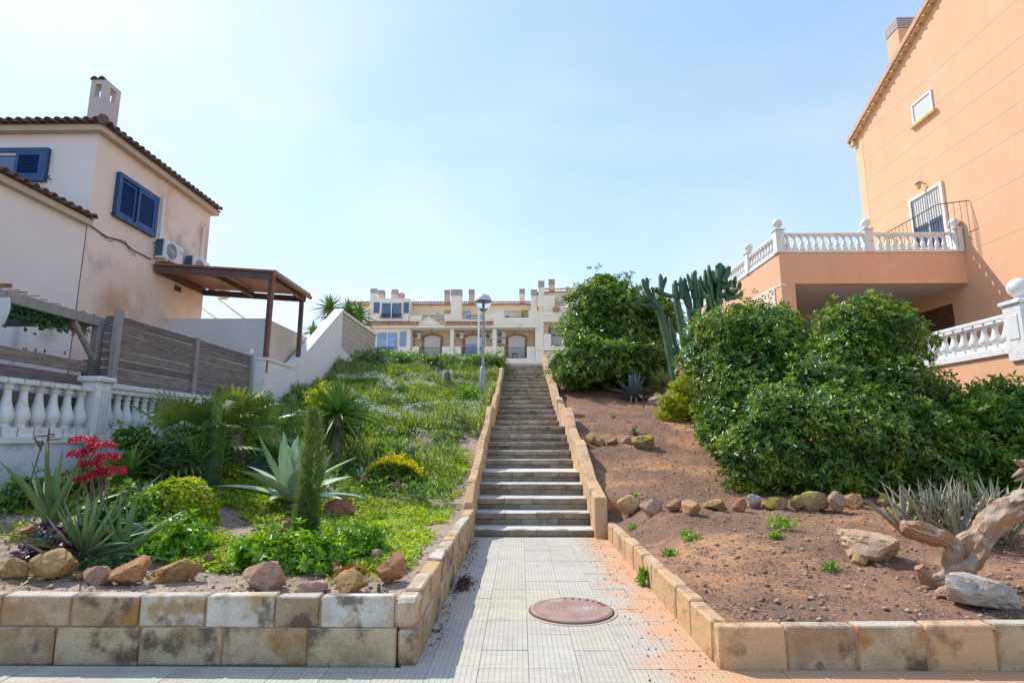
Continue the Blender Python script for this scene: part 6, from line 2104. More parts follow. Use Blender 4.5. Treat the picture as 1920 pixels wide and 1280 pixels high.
rosette(t, 80, 0.82, 0.062, -30, 88, blades(YUCCA, 'sword', (0.1, -.25), .010), z=zc_, lj=.12)
rosette(t, 40, 0.6, 0.05, -65, 0, blades(NEEDLE, 'sword', (-.2, -.4), .010), z=zc_ * .75, name='old_leaf')
p = LP(600, 838)
t = plant('yucca', 'small yucca offset left of the big yucca', 'yucca', p)
rosette(t, 26, 0.6, 0.05, 20, 86, blades(YUCCA, 'sword', (0.1, -.2), .012), z=.1)

# fan palms
for (bx_, by_, hx_, hy_, n_, rad_, lab, seed) in ((345, 890, 345, 838, 11, 0.52, 'dark fan palm right under the balustrade', 3), (452, 872, 440, 815, 17, 0.55, 'bushy fan palm in front of the end of the fence', 5)):
    random.seed(seed)
    p = LP(bx_, by_)
    h = at(hx_, hy_, p.y)
    t = plant('fan_palm', lab, 'palm', p)
    MB().tube([p - Vector((0, 0, .1)), p.lerp(h, .5), h], [.11, .12, .10], 9).obj('trunk', BARK, t)
    for k in range(n_):
        frond(t, h, k * 2.4 + random.random() * .4, R(72 - 85 * k / n_ + random.gauss(0, 6)), 0.5 * random.uniform(.8, 1.2), rad_ * random.uniform(.85, 1.1), PALML)
p = LP(452, 845)
t = plant('strelitzia', 'paddle leaved plant with one bright upright leaf beside the fence end', 'plant', p)
for (ax, ay, w_, az) in ((458, 745, .2, .4), (432, 750, .22, 2.2), (468, 770, .16, -.6)):
    tip = at(ax, ay, p.y)
    d = tip - p
    o = link('leaf', blades(LEAFB if ax == 458 else LEAFM, 'paddle', (0.25,), .012)[0], t, False)
    L_ = 0.62
    st_ = d * max(.1, (1 - L_ / d.length))
    MB().tube([(0, 0, 0), st_ * .6 + Vector((0, 0, .02)), st_], .013, 6).obj('stalk', LEAFM, t, world_coords=False)
    o.location = st_
    o.scale = (L_, w_, L_)
    o.rotation_euler = (az, -math.asin(max(-1, min(1, d.normalized().z))), math.atan2(d.y, d.x))


# feathery columns and cacti
FEATH = mat('olive_feather', (0.12, 0.20, 0.05), (0.20, 0.28, 0.07), scale=5, rough=0.6, island=0.35, trans=0.25)


def feather(label, px, py_, top, rpx, n, m, name='feathery_column', cat='plant', stems=5, nl=.06, taper=.35, pw=1.45):
    p = LP(px, py_)
    t = plant(name, label, cat, p)
    ht = at(px, top, p.y).z - p.z
    r_ = rpx * p.y / F
    for k in range(stems):
        a = 2.4 * k
        rr = r_ * .45 * math.sqrt(k / max(1, stems))
        MB().tube([(rr * math.cos(a), rr * math.sin(a), -.05), (rr * math.cos(a) * .9, rr * math.sin(a) * .9, ht * .5), (rr * math.cos(a) * .4, rr * math.sin(a) * .4, ht * (.98 - .05 * k))], [.02, .016, .006], 6).obj('stem', m, t, world_coords=False)
    z = rng.random(n) ** pw
    th = rng.random(n) * 2 * math.pi
    prof_ = np.where(z < .62, 1.0, 1 - (1 - taper) * ((z - .62) / .38)) * (1 - np.clip((z - .9) / .1, 0, 1) * .7)
    tuft = 1 + .22 * np.sin(z * 23 + 2 * np.sin(th * 2)) * np.sin(th * 3 + z * 9) + .12 * np.sin(z * 51 + th)
    rr = r_ * prof_ * tuft * np.sqrt(.15 + .85 * rng.random(n))
    pos = np.stack([rr * np.cos(th) + r_ * .45 * np.sin(z * 3.1) * z, rr * np.sin(th), z * ht], 1)
    dr = np.stack([np.cos(th) * .75, np.sin(th) * .75, .55 + .5 * rng.random(n)], 1) + rng.normal(size=(n, 3)) * .25
    link('needles', leaves('needles', pos, dr, rdir(n), nl * (.6 + .8 * rng.random(n)), nl * .11, m, 0, .2), t, False)
    return t


feather('feathery olive green column plant standing in front of the pale agave', 572, 1018, 770, 15.5, 6500, FEATH, nl=.085, taper=.22, pw=2.1)
feather('wispy thin sapling behind the pale agave', 540, 880, 745, 12, 900, NEEDLE, name='sapling', nl=.09, taper=.2, stems=3)
p = LP(392, 915)
t = plant('column_cactus', 'hairy green column cactus with a slender tip beside the fan palm', 'cactus', p)
h = at(392, 790, p.y).z - p.z
r_ = 14.5 * p.y / F
vs, fs = [], []
nr, ns = 24, 14
for i in range(ns + 1):
    s = i / ns
    rr = r_ * (.92 + .12 * math.sin(s * 6)) * (1 if s < .85 else max(.12, 1 - ((s - .85) / .15) ** 2))
    for k in range(nr):
        a = 2 * math.pi * k / nr
        q = rr * (1.08 if k % 2 else .86)
        vs.append((q * math.cos(a) + .02 * math.sin(s * 3), q * math.sin(a), -.05 + s * (h + .05)))
for i in range(ns):
    for k in range(nr):
        fs.append((i * nr + k, i * nr + (k + 1) % nr, (i + 1) * nr + (k + 1) % nr, (i + 1) * nr + k))
fs.append(tuple(ns * nr + k for k in range(nr)))
MB().add(vs, fs).obj('stem', CACT, t, smooth=True, world_coords=False)
n = 5200
th, z = rng.random(n) * 2 * math.pi, rng.random(n)
pos = np.stack([r_ * np.cos(th), r_ * np.sin(th), z * h * .98], 1)
link('hairs', leaves('hairs', pos, np.stack([np.cos(th), np.sin(th), .3 + 0 * th], 1) + rng.normal(size=(n, 3)) * .4, rdir(n), .05, .007, FEATH, 0, .2), t, False)
n = 700
z = rng.random(n)
th = rng.random(n) * 6.28
ht2 = at(400, 722, p.y).z - p.z - h
pos = np.stack([.02 + np.cos(th) * .035 * (1 - z), np.sin(th) * .035 * (1 - z), h * .97 + z * ht2], 1)
link('tip_needles', leaves('tip_needles', pos, np.stack([np.cos(th) * .7, np.sin(th) * .7, .8 + 0 * th], 1), rdir(n), .07, .008, FEATH, 0, .2), t, False)


def small_cactus(label, px, py_, top, rpx, m=CACTG, name='column_cactus'):
    p = LP(px, py_)
    t = plant(name, label, 'cactus', p)
    h = at(px, top, p.y).z - p.z
    r_ = rpx * p.y / F
    prof_ = [(r_ * .8, -.05), (r_, h * .2), (r_ * 1.02, h * .5), (r_ * .98, h * .8), (r_ * .7, h * .95), (r_ * .2, h)]
    b = MB().lathe(prof_, (0, 0, 0), 18)
    b.v = [((x * (1.0 if i % 2 else .84)), (y * (1.0 if i % 2 else .84)), z) for i, (x, y, z) in enumerate(b.v)]
    b.obj('stem', m, t, smooth=True, world_coords=False)
    n = 500
    th, z = rng.random(n) * 6.28, rng.random(n)
    link('spines', leaves('spines', np.stack([r_ * np.cos(th), r_ * np.sin(th), z * h], 1), np.stack([np.cos(th), np.sin(th), .2 + 0 * th], 1) + rng.normal(size=(n, 3)) * .3, rdir(n), r_ * .7, r_ * .07, WHITEF, 0, .2), t, False)


small_cactus('small purple grey column cactus behind the yellow flowers', 773, 872, 832, 5)
small_cactus('stout green column cactus in the weeds near the crest', 838, 737, 694, 6.5, CACT)
small_cactus('short grey green cactus stub among the weeds in mid slope', 730, 826, 800, 7, CACT)
small_cactus('tiny grey cactus beside the prickly pear pad', 268, 1012, 992, 3.5)
small_cactus('small green cactus finger by the corner rocks', 710, 1108, 1092, 3.5, CACT)
p = LP(250, 1022)
t = plant('prickly_pear', 'single round prickly pear pad beside the big aloe', 'cactus', p)
b = MB()
b.lathe([(.02, 0), (.06, .03), (.085, .09), (.075, .15), (.03, .185), (.005, .19)], (0, 0, 0), 16)
b.v = [(x, y * .25, z) for x, y, z in b.v]
b.obj('pad', PAD, t, smooth=True, world_coords=False)
n = 60
th, z = rng.random(n) * 6.28, rng.random(n)
link('spines', leaves('spines', np.stack([.07 * np.cos(th), .02 * np.sin(th), .02 + z * .15], 1), rdir(n), rdir(n), .02, .003, WHITEF), t, False)
# little jade tree under the balustrade
p = LP(258, 895)
t = plant('jade_tree', 'small branching succulent tree with a bare trunk below the balustrade', 'tree', p)
top = [at(a, c, p.y) for a, c in ((228, 815), (245, 808), (265, 812), (278, 822), (235, 838), (272, 842), (252, 830), (225, 832))]
MB().tube([p - Vector((0, 0, .1)), p + Vector((.02, 0, .25)), at(255, 848, p.y)], [.05, .045, .035], 8).obj('trunk', BARK, t, smooth=True)
branches(t, at(256, 855, p.y), top, .025, 'limb')
crown('crown', [(q.x, q.y, q.z, .07, .07, .045) for q in top], 120, 6, .065, .034, LEAFM, t, lump=.3)
# leafless sapling
p = LP(615, 850)
t = plant('sapling', 'thin sapling with a few olive leaves left of the big yucca', 'sapling', p)
q = at(604, 742, p.y)
MB().tube([p, p.lerp(q, .5) + Vector((.05, 0, 0)), q], [.018, .014, .007], 6).obj('stem', BARK, t)
crown('foliage', [(q.x, q.y, q.z, .26, .2, .14), (q.x - .2, q.y, q.z - .12, .2, .16, .12)], 90, 5, .09, .03, LEAFY, t, lump=.4, depth=.5)

# yuccas on the far side of the white wall
for k, (hx, hy, Yk, n_, L_, lab) in enumerate([(618, 578, 23.5, 110, 0.85, 'tall shaggy yucca behind the white wall, leftmost of the three heads'), (652, 585, 24.0, 110, 0.85, 'tall shaggy yucca behind the white wall, in the middle of the three heads'),
                                               (674, 592, 24.5, 80, 0.85, 'yucca on a bare stem in front of the apartment end wall'), (587, 623, 19.5, 60, 0.55, 'small yucca head peeping over the white wall slope')]):
    h = at(hx, hy, Yk)
    base = Vector((h.x + .1, Yk, 2.6))
    t = plant('yucca', lab, 'yucca', base, 'yuccas behind the white wall')
    MB().tube([base, base.lerp(h, .6) + Vector((.06, 0, 0)), h], [.16, .13, .11], 8).obj('trunk', BARK, t)
    bl = blades(YUCCA, 'sword', (0.1, -.25), .012)
    rosette(t, n_ // 2, L_, 0.08, -35, 85, bl, z=h.z - base.z, off=(h.x - base.x, 0))
    if k < 2:
        rosette(t, 40, L_ * .9, 0.075, -30, 80, bl, z=h.z - base.z - .5, off=(h.x - base.x + .45, .1))
        rosette(t, 30, L_ * .85, 0.07, -75, 0, blades(NEEDLE, 'sword', (-.2, -.4), .010), z=h.z - base.z - .35, off=(h.x - base.x, 0), name='old_leaf')

# ------------------------------------------------------------------ rocks
def rock_mat(name, c1, c2, c3, upc=None):
    return mat(name, c1, c2, scale=5, rough=0.93, lo=.38, hi=.64, detail=9, rnd=0.14, hue=0.012, c3=c3, s3=3.2, lo3=.54, hi3=.68, bump=0.9, bscale=16, bdist=0.02, up=upc, speck=(45, .4))


RK_T = rock_mat('tan_rock', (0.52, 0.28, 0.10), (0.56, 0.36, 0.17), (0.30, 0.14, 0.06))
RK_R = rock_mat('rust_red_rock', (0.56, 0.22, 0.09), (0.60, 0.34, 0.18), (0.30, 0.14, 0.08))
RK_P = rock_mat('pink_rock', (0.58, 0.34, 0.21), (0.62, 0.46, 0.34), (0.44, 0.21, 0.10))
RK_W = rock_mat('pale_rock', (0.62, 0.57, 0.50), (0.52, 0.45, 0.37), (0.44, 0.30, 0.19))
RK_Y = rock_mat('lichened_rock', (0.38, 0.26, 0.14), (0.46, 0.35, 0.22), (0.26, 0.17, 0.10), upc=((0.46, 0.40, 0.02), 0.05, 0.5, 3.5))
RK_O = rock_mat('orange_stained_rock', (0.58, 0.32, 0.12), (0.60, 0.42, 0.24), (0.36, 0.17, 0.07))


def rock_mesh(seed, flat=1.0, sub=4, rough=1.0):
    bm = bmesh.new()
    bmesh.ops.create_icosphere(bm, subdivisions=sub, radius=1.0)
    rr = random.Random(seed)
    planes = []
    for k in range(13):
        n_ = Vector((rr.gauss(0, 1), rr.gauss(0, 1), rr.gauss(0, .8))).normalized()
        planes.append((n_, rr.uniform(.5, .86)))
    off = Vector((seed * 3.7, seed * 1.3, seed * 2.1))
    for v in bm.verts:
        d = v.co.normalized()
        r = 1.15 + 0.22 * noise.noise(d * 1.3 + off)
        for n_, h in planes:
            dd = d.dot(n_)
            if dd > 1e-3:
                r = min(r, h / dd * 1.0)
        r += (0.06 * noise.noise(d * 3.1 + off) + 0.055 * noise.noise(d * 7 + off) + 0.03 * noise.noise(d * 15 + off)) * rough
        v.co = d * r
    me = bpy.data.meshes.new('rock')
    bm.to_mesh(me)
    bm.free()
    me.polygons.foreach_set('use_smooth', [True] * len(me.polygons))
    try:
        me.set_sharp_from_angle(angle=R(22))
    except Exception:
        pass
    return me


ROCKS = [rock_mesh(k + 1, sub=4 if k < 6 else 3) for k in range(10)]


def rock(px, pby, wpx, hpx, m, label, zf, group=None, k=None, sink=.18, rz=None, tilt=0.0, name='rock'):
    p = on(px, pby, zf)
    s = p.y / F * 0.99
    wpx, hpx = wpx * 1.05, hpx * 1.0
    me = ROCKS[k if k is not None else random.randrange(10)].copy()
    me.materials.clear()
    me.materials.append(m)
    o = link(name, me)
    w, h = wpx * s / 2, hpx * s / 2 * 1.06
    o.scale = (w * 1.06, w * random.uniform(.62, .85), h * 1.0)
    o.rotation_euler = (random.gauss(0, .12), tilt + random.gauss(0, .06), rz if rz is not None else random.gauss(0, .35))
    o.location = (p.x * (p.y + w * .5) / p.y, p.y + w * .5, p.z + h * (1 - sink * 1.3))
    tag(o, label, 'rock', group)
    return o


GF = 'rocks edging the planted bed'
random.seed(11)
for a in [
    (28, 1092, 66, 40, RK_T, 'tan front rock at the frame edge beneath the upright aloe', 0), (100, 1092, 84, 50, RK_T, 'peaked tan front rock in front of the purple succulent', 1), (148, 1090, 26, 16, RK_T, 'smallest brown stone between the front rocks', 7),
    (185, 1100, 58, 38, RK_P, 'pinkish front rock left of the rust red rock', 2), (236, 1102, 82, 50, RK_R, 'rust red front rock below the prickly pear pad', 3), (330, 1094, 108, 44, RK_T, 'long low tan front rock tapering to the left', 4),
    (386, 1062, 42, 28, RK_T, 'small undercut tan rock behind the long low rock', 5), (500, 1110, 80, 54, RK_P, 'pale pink rock in front of the wide succulent patch', 2), (588, 1116, 68, 30, RK_P, 'flat pink rock against the wall top, left of the tan corner rock', 8),
    (660, 1116, 68, 38, RK_T, 'wedge shaped tan rock in front of the bronze succulent', 1), (728, 1098, 66, 56, RK_R, 'upright salmon rock at the path corner of the bed', 3), (708, 1052, 26, 22, RK_P, 'little pink rock perched behind the salmon corner rock', 9),
]:
    rock(a[0], a[1], a[2], a[3], a[4], a[5], zL, GF, a[6], tilt=-.25 if a[0] == 330 else 0)
GM = 'rocks among the plants in the bed'
for a in [
    (52, 1012, 54, 28, RK_R, 'low reddish rock left of the big aloe', 4), (533, 1010, 40, 42, RK_R, 'rust rock half hidden behind the feathery column', 2), (640, 974, 50, 40, RK_R, 'rusty pyramid rock right of the feathery column', 0),
    (640, 1012, 54, 22, RK_T, 'flat tan rock in the grass behind the corner succulents', 8), (716, 908, 34, 24, RK_T, 'small tan rock in front of the yellow flowers', 5), (742, 928, 30, 26, RK_R, 'small dark rust rock right of the tan one', 6),
    (757, 944, 28, 14, RK_T, 'flat stone in the shade of the small rust rock', 7), (785, 940, 24, 14, RK_T, 'tiny tilted tan stone nearest the path wall', 9), (408, 932, 28, 13, RK_P, 'pale pink stone behind the dome bush', 8), (682, 908, 26, 14, RK_R, 'rust stone at the foot of the striped agave', 6),
    (636, 872, 30, 20, RK_R, 'rust stone at the foot of the big yucca', 2), (780, 878, 16, 12, RK_R, 'small rust stone beside the purple cactus', 5), (818, 850, 20, 12, RK_R, 'reddish stone on the bare patch of the slope', 7), (842, 855, 20, 16, RK_T, 'brownish stone right of the reddish one on the bare patch', 9),
    (310, 1003, 26, 16, RK_T, 'tan stone under the left edge of the dome bush', 6), (380, 1002, 26, 16, RK_T, 'tan stone under the right edge of the dome bush', 8), (625, 905, 26, 12, RK_R, 'rust stone behind the pale agave', 7),
]:
    rock(a[0], a[1], a[2], a[3], a[4], a[5], zL, GM, a[6])
GR = 'rocks in the row below the shrubs'
od = ['first', 'second', 'third', 'fourth', 'fifth', 'sixth', 'seventh', 'eighth', 'ninth', 'tenth', 'eleventh', 'twelfth', 'thirteenth', 'fourteenth']
row = [(1143, 962, 32, 20, RK_R, 'rust red'), (1182, 968, 48, 34, RK_O, 'orange tan'), (1225, 966, 38, 30, RK_P, 'pale pinkish'), (1261, 960, 36, 24, RK_O, 'orange'), (1297, 965, 44, 30, RK_O, 'rounded orange'), (1342, 957, 46, 22, RK_T, 'low brown'),
       (1388, 960, 34, 26, RK_R, 'dull red brown'), (1415, 954, 34, 32, RK_W, 'greyish white'), (1455, 957, 50, 30, RK_Y, 'yellow lichened'), (1495, 957, 34, 28, RK_Y, 'mossy beige'), (1531, 960, 46, 38, RK_Y, 'hollow topped yellow lichened'), (1572, 963, 36, 36, RK_P, 'square pinkish'), (1602, 956, 40, 30, RK_O, 'tan white'), (1656, 952, 22, 28, RK_Y, 'small lichened upright')]
for k, a in enumerate(row):
    rock(a[0], a[1], a[2], a[3], a[4], '%s rock, %s from the stairs in the row below the shrubs' % (a[5], od[k]), zR, GR, k % 10)
GU = 'rocks in the short upper row beside the stairs'
for k, a in enumerate([(1094, 838, 26, 20, RK_T, 'dark brown rock touching the parapet in the short upper row'), (1109, 834, 22, 20, RK_O, 'bright orange rock second in the short upper row'), (1126, 836, 22, 12, RK_T, 'low brown rock in the middle of the short upper row'),
                       (1147, 834, 28, 13, RK_T, 'flat brown rock of the short upper row'), (1176, 832, 26, 16, RK_P, 'pinkish rock beside the yellow lichened slab'), (1209, 845, 50, 38, RK_Y, 'tilted slab covered with yellow lichen on the earth slope')]):
    rock(a[0], a[1], a[2], a[3], a[4], a[5], zR, GU, k, tilt=.35 if k == 5 else 0)
for a in [(1638, 1056, 132, 62, RK_P, 'big flat layered boulder lying on the bare earth', 4, .22), (1614, 1060, 40, 22, RK_T, 'small brown rock tucked under the big flat boulder', 6, 0), (1852, 1150, 118, 56, RK_W, 'large pale slab of stone under the driftwood trunk', 0, .28),
          (1778, 1128, 48, 26, RK_P, 'small pinkish rock under the root end of the driftwood', 5, 0), (1228, 760, 32, 24, RK_W, 'pale rock at the foot of the blue agave', 3, 0), (1254, 757, 24, 22, RK_P, 'pale rock at the foot of the small yucca', 1, 0)]:
    rock(a[0], a[1], a[2], a[3], a[4], a[5], zR, None, a[6], tilt=a[7], rz=.05)

# ------------------------------------------------------------------ driftwood trunk
DRIFT = mat('sun_bleached_wood', (0.40, 0.19, 0.08), (0.32, 0.20, 0.13), scale=5, rough=0.9, lo=.38, hi=.60, detail=10, c3=(0.20, 0.11, 0.06), s3=6, lo3=.52, hi3=.66, c5=(0.46, 0.37, 0.28), s5=9, lo5=.55, hi5=.68,
            bump=1.0, bscale=14, bdist=0.03, up=((0.44, 0.33, 0.24), 0.2, 0.8, 7.0))
p = on(1762, 1102, zR)
dy = p.y
dw = thing('driftwood', 'forked weathered driftwood trunk lying on the bare earth', 'driftwood', p)


def log(pts, name, n=28):
    P = [at(a, c, dy + d) for a, c, d, r_ in pts]
    rad = [r_ * .84 * dy / F for a, c, d, r_ in pts]
    Q, W = [], []
    m_ = len(P)
    for i in range((m_ - 1) * 10 + 1):
        k, f = divmod(i, 10)
        if k >= m_ - 1:
            k, f = m_ - 2, 10
        f /= 10
        a, b_, c, d = P[max(k - 1, 0)], P[k], P[k + 1], P[min(k + 2, m_ - 1)]
        q = 0.5 * ((2 * b_) + (c - a) * f + (2 * a - 5 * b_ + 4 * c - d) * f * f + (3 * b_ - a - 3 * c + d) * f ** 3)
        Q.append(q)
        W.append(rad[k] * (1 - f) + rad[k + 1] * f)
    b = MB().tube(Q, W, n)
    cen = [Q[i // n] for i in range(len(Q) * n)]
    nv = []
    for i, v in enumerate(b.v):
        v = Vector(v)
        d = v - cen[i]
        a_, s_ = 2 * math.pi * (i % n) / n, (i // n) * 0.11
        q_ = Vector((math.cos(a_), math.sin(a_), s_))
        rid = 1 - abs(noise.noise(Vector((q_.x * 2.6, q_.y * 2.6, s_ * 0.7 + len(pts))))) * 2
        u = .30 * noise.noise(Vector((q_.x * 1.1, q_.y * 1.1, s_ * 1.3 + len(pts) * 3))) + .26 * (rid - .5) + .10 * noise.noise(v * 19) + .07 * noise.noise(v * 43)
        nv.append(tuple(cen[i] + d * (1 + u)))
    b.v = nv
    return b.obj(name, DRIFT, dw, smooth='auto')


log([(1722, 1062, 0, 9), (1732, 1074, 0, 11), (1745, 1092, .02, 15), (1772, 1090, .03, 18), (1800, 1068, .05, 21), (1825, 1035, .06, 22), (1845, 1000, .08, 24), (1872, 968, .1, 25), (1905, 948, .12, 25), (1945, 930, .15, 24), (1985, 890, .2, 18)], 'trunk')
log([(1782, 1075, .05, 14), (1784, 1050, .06, 16), (1790, 1025, .07, 15), (1770, 1010, .1, 17), (1735, 1000, .12, 20), (1705, 990, .14, 17), (1690, 988, .15, 9)], 'limb')
log([(1790, 1022, .07, 11), (1815, 1005, .08, 10), (1838, 1003, .08, 10)], 'limb')
log([(1962, 915, .18, 13), (1945, 890, .2, 11), (1925, 872, .2, 9), (1912, 868, .2, 6), (1903, 862, .2, 2.5)], 'limb')
log([(1928, 876, .2, 7), (1914, 884, .18, 5), (1897, 894, .15, 1.5)], 'limb')
log([(1940, 884, .2, 6), (1918, 896, .17, 3.5), (1902, 901, .15, 1)], 'limb')
log([(1775, 1095, .03, 10), (1748, 1100, .0, 8), (1715, 1108, -.05, 4)], 'root')


# ------------------------------------------------------------------ uncountable ground cover
def fbm(x, y, s):
    return (np.sin(x * 1.7 * s + 2.1 * np.sin(y * 1.3 * s)) + np.sin(y * 2.1 * s + 1.7 * np.sin(x * 1.1 * s + 1)) + .6 * np.sin(x * 4.3 * s + y * 3.1 * s) + .5 * np.sin(x * 7.9 * s - y * 6.7 * s)) / 3.1


def stuff(name, label, me, cat):
    o = link(name, me)
    tag(o, label, cat, kind='stuff')
    return o


def scatter(n, x0, x1, y0, y1, zf, pw=1.0):
    x = x0 + (x1 - x0) * rng.random(n)
    y = y0 + (y1 - y0) * rng.random(n) ** pw
    return x, y


rng = np.random.default_rng(21)
# low leafy weeds, in clumps
x, y = scatter(30000, -5.95, -1.0, 4.5, 14.0, zL, 1.25)
f = fbm(x, y, 1.6)
ok = (f > -0.34 + 0.22 * rng.random(len(x))) & ~((y < 5.1) & (f < .55))
# the trodden soil in front of the wall and a bare patch further up
ok &= ~((y < 4.95) & (rng.random(len(x)) < .93))
ok &= ~((((x + 1.75) / 0.9) ** 2 + ((y - 12.3) / 1.3) ** 2 < 1) & (rng.random(len(x)) < .8))
x, y = x[ok], y[ok]
z = zL(x, y)
per = 6
X, Yv, Zv = np.repeat(x, per), np.repeat(y, per), np.repeat(z, per)
n = len(X)
pos = np.stack([X + rng.normal(size=n) * .03, Yv + rng.normal(size=n) * .03, Zv + rng.random(n) * .045], 1)
d = rng.normal(size=(n, 3)); d[:, 2] = np.abs(d[:, 2]) * .6 + .15
stuff('weeds', 'low bright green weeds carpeting the planted bed', leaves('weeds', pos, d, rng.normal(size=(n, 3)) * .35 + np.array([0, 0, 1]), .028 + .035 * rng.random(n), .018 + .012 * rng.random(n), WEED), 'weeds')
# taller wild growth on the upper slope
x, y = scatter(19000, -5.95, -1.0, 9.8, 28.7, zL, .9)
f = fbm(x + 3, y, .9)
bare = ((x + 1.75) / 0.9) ** 2 + ((y - 12.3) / 1.3) ** 2 < 1
ok = (f > -.5) & ~(bare & (rng.random(len(x)) < .93)) & (rng.random(len(x)) < np.clip((y - 9.0) / 4.5, .2, 1))
x, y = x[ok], y[ok]
z = zL(x, y)
hgt = np.clip(.12 + .30 * (fbm(x, y + 7, 1.1) + .3), .06, .6) * (.7 + .6 * rng.random(len(x)))
per = 9
X, Yv, Zv, H = (np.repeat(q, per) for q in (x, y, z, hgt))
n = len(X)
t_ = rng.random(n)
pos = np.stack([X + rng.normal(size=n) * .06, Yv + rng.normal(size=n) * .06, Zv + H * t_ * .8], 1)
d = rng.normal(size=(n, 3)) * .7; d[:, 2] = np.abs(d[:, 2]) + .5
stuff('tall_weeds', 'tall mixed wild weeds covering the upper slope', leaves('tall_weeds', pos, d, rng.normal(size=(n, 3)) * .5 + np.array([0, 0, .8]), .05 + .07 * rng.random(n), .018 + .018 * rng.random(n), WEED), 'weeds')
per = 2
X, Yv, Zv, H = (np.repeat(q, per) for q in (x, y, z, hgt))
n = len(X)
pos = np.stack([X + rng.normal(size=n) * .08, Yv + rng.normal(size=n) * .08, Zv], 1)
d = rng.normal(size=(n, 3)) * .25; d[:, 2] = 1
stuff('wild_grass', 'thin wild grass blades standing among the weeds', leaves('wild_grass', pos, d, rng.normal(size=(n, 3)), H * (.8 + .6 * rng.random(n)), .009, GRASSM, .1), 'grass')
x, y = scatter(34000, -5.4, -1.0, 11.5, 26, zL)
ok = fbm(x, y + 2, .8) > .05
x, y = x[ok], y[ok]
n = len(x)
pos = np.stack([x, y, zL(x, y) + np.clip(.16 + .26 * (fbm(x, y + 7, .7) + .4), .1, .55) * (.8 + .35 * rng.random(n))], 1)
stuff('wild_flowers', 'tiny pale wild flowers scattered through the weeds', leaves('wild_flowers', pos, rdir(n), rng.normal(size=(n, 3)) * .5 + np.array([0, 0, 1]), .034, .024, WHITEF), 'flowers')
# low wild shrubs and darker clumps among the weeds
nc = 260
cx_, cy_ = scatter(nc, -5.8, -1.2, 8.5, 28, zL)
cr_ = .12 + .26 * rng.random(nc)
cz_ = zL(cx_, cy_)
k_ = rng.integers(50, 150, nc)
ii = np.repeat(np.arange(nc), k_)
d = rdir(len(ii)); d[:, 2] = np.abs(d[:, 2])
pos = np.stack([cx_[ii], cy_[ii], cz_[ii]], 1) + d * (cr_[ii] * (.5 + .55 * rng.random(len(ii))))[:, None]
stuff('wild_shrubs', 'darker leafy clumps growing among the weeds on the slope', leaves('wild_shrubs', pos, d + rdir(len(ii)) * .8, d + np.array([0, 0, .6]), .06 + .06 * rng.random(len(ii)), .03 + .02 * rng.random(len(ii)), LEAFM), 'weeds')
# litter, clods and pebbles on the bare earth
LIT = mat('dry_litter', (0.20, 0.12, 0.07), (0.13, 0.08, 0.055), scale=3, rough=.95, ci=(0.36, 0.25, 0.16), island=.4)
x, y = scatter(34000, 1.45, 8.8, 4.3, 22, zR, 1.6)
ok = fbm(x + 1, y, 1.3) > -.25 + .3 * rng.random(len(x)) - .12 * (y > 8)
x, y = x[ok], y[ok]
n = len(x)
pos = np.stack([x, y, zR(x, y) + .006], 1)
d = rng.normal(size=(n, 3)); d[:, 2] *= .18
stuff('leaf_litter', 'dry leaf and bark litter strewn over the bare earth', leaves('leaf_litter', pos, d, rng.normal(size=(n, 3)) * .35 + np.array([0, 0, 1]), .014 + .032 * rng.random(n), .007 + .010 * rng.random(n), LIT), 'litter')


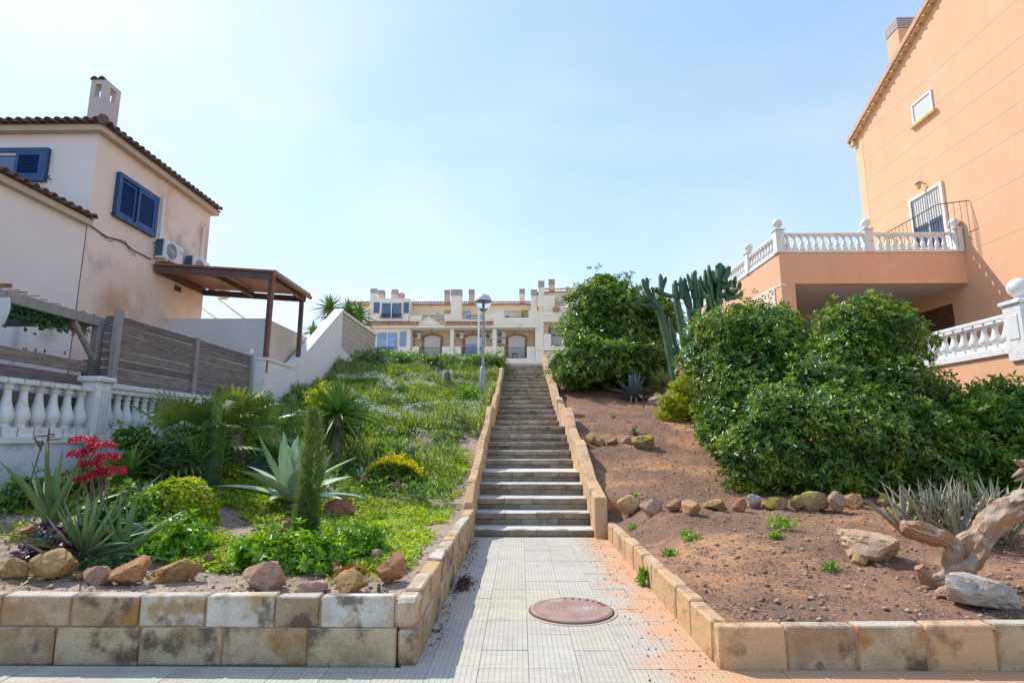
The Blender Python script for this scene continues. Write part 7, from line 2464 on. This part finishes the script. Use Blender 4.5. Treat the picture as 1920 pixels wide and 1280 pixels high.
def pebbles(name, label, n, x0, x1, y0, y1, zf, smin, smax, m, pw=1.4):
    x, y = scatter(n, x0, x1, y0, y1, zf, pw)
    s = smin + (smax - smin) * rng.random(n) ** 3
    oc = np.array([[1, 0, 0], [-1, 0, 0], [0, 1, 0], [0, -1, 0], [0, 0, 1], [0, 0, -1], ], float)
    base = np.repeat(oc[None], n, 0) * (0.7 + .6 * rng.random((n, 6, 1))) * s[:, None, None]
    base[:, :, 2] *= .7
    a = rng.random(n) * 6.28
    c_, s_ = np.cos(a)[:, None], np.sin(a)[:, None]
    vx = base[:, :, 0] * c_ - base[:, :, 1] * s_ + x[:, None]
    vy = base[:, :, 0] * s_ + base[:, :, 1] * c_ + y[:, None]
    vz = base[:, :, 2] + (zf(x, y) + s * .25)[:, None]
    v = np.stack([vx, vy, vz], -1).reshape(-1, 3)
    tri = np.array([[0, 2, 4], [2, 1, 4], [1, 3, 4], [3, 0, 4], [2, 0, 5], [1, 2, 5], [3, 1, 5], [0, 3, 5]])
    f = (np.arange(n)[:, None, None] * 6 + tri[None]).reshape(-1, 3)
    return stuff(name, label, np_mesh(name, v, f, m), 'pebbles')


PEB = mat('earth_clod', (0.30, 0.18, 0.11), (0.20, 0.125, 0.085), scale=5, rough=.95, ci=(0.40, 0.29, 0.21), island=.3)
pebbles('pebbles', 'small stones and clods on the bare earth', 5200, 1.5, 8.6, 4.25, 16, zR, .006, .032, PEB)
pebbles('soil_clods', 'small clods on the soil between the weeds', 3600, -5.9, -1.0, 4.3, 12, zL, .006, .026, mat('grey_clod', (0.30, 0.23, 0.17), (0.22, 0.16, 0.11), scale=5, rough=.95, ci=(0.42, 0.35, 0.28), island=.3))
# dry leaves swept against the foot of the block wall, grit along the path edge
n = 300
pos = np.stack([-.63 + np.abs(rng.normal(size=n)) * .06, 6.15 + rng.normal(size=n) * .13, .008 + rng.random(n) * .025], 1)
k2 = 90
pos2 = np.stack([-.68 + np.abs(rng.normal(size=k2)) * .05, 4.4 + rng.random(k2) * 4.5, .006 + rng.random(k2) * .01], 1)
pos = np.concatenate([pos, pos2])
d = rdir(len(pos)); d[:, 2] *= .3
stuff('dry_leaves', 'heap of dry brown leaves swept against the wall on the path', leaves('dry_leaves', pos, d, rng.normal(size=(len(pos), 3)) * .4 + np.array([0, 0, 1]), .045, .02, mat('brown_dry_leaf', (0.16, 0.07, 0.04), (0.10, 0.05, 0.03), scale=9, rough=.9, island=.4)), 'leaves')
pebbles('path_grit', 'orange grit drifted along the kerb on the path', 700, .8, 1.30, 3.6, 8.9, lambda a, c: np.asarray(a) * 0 + .001, .003, .011, PEB, 1.0)
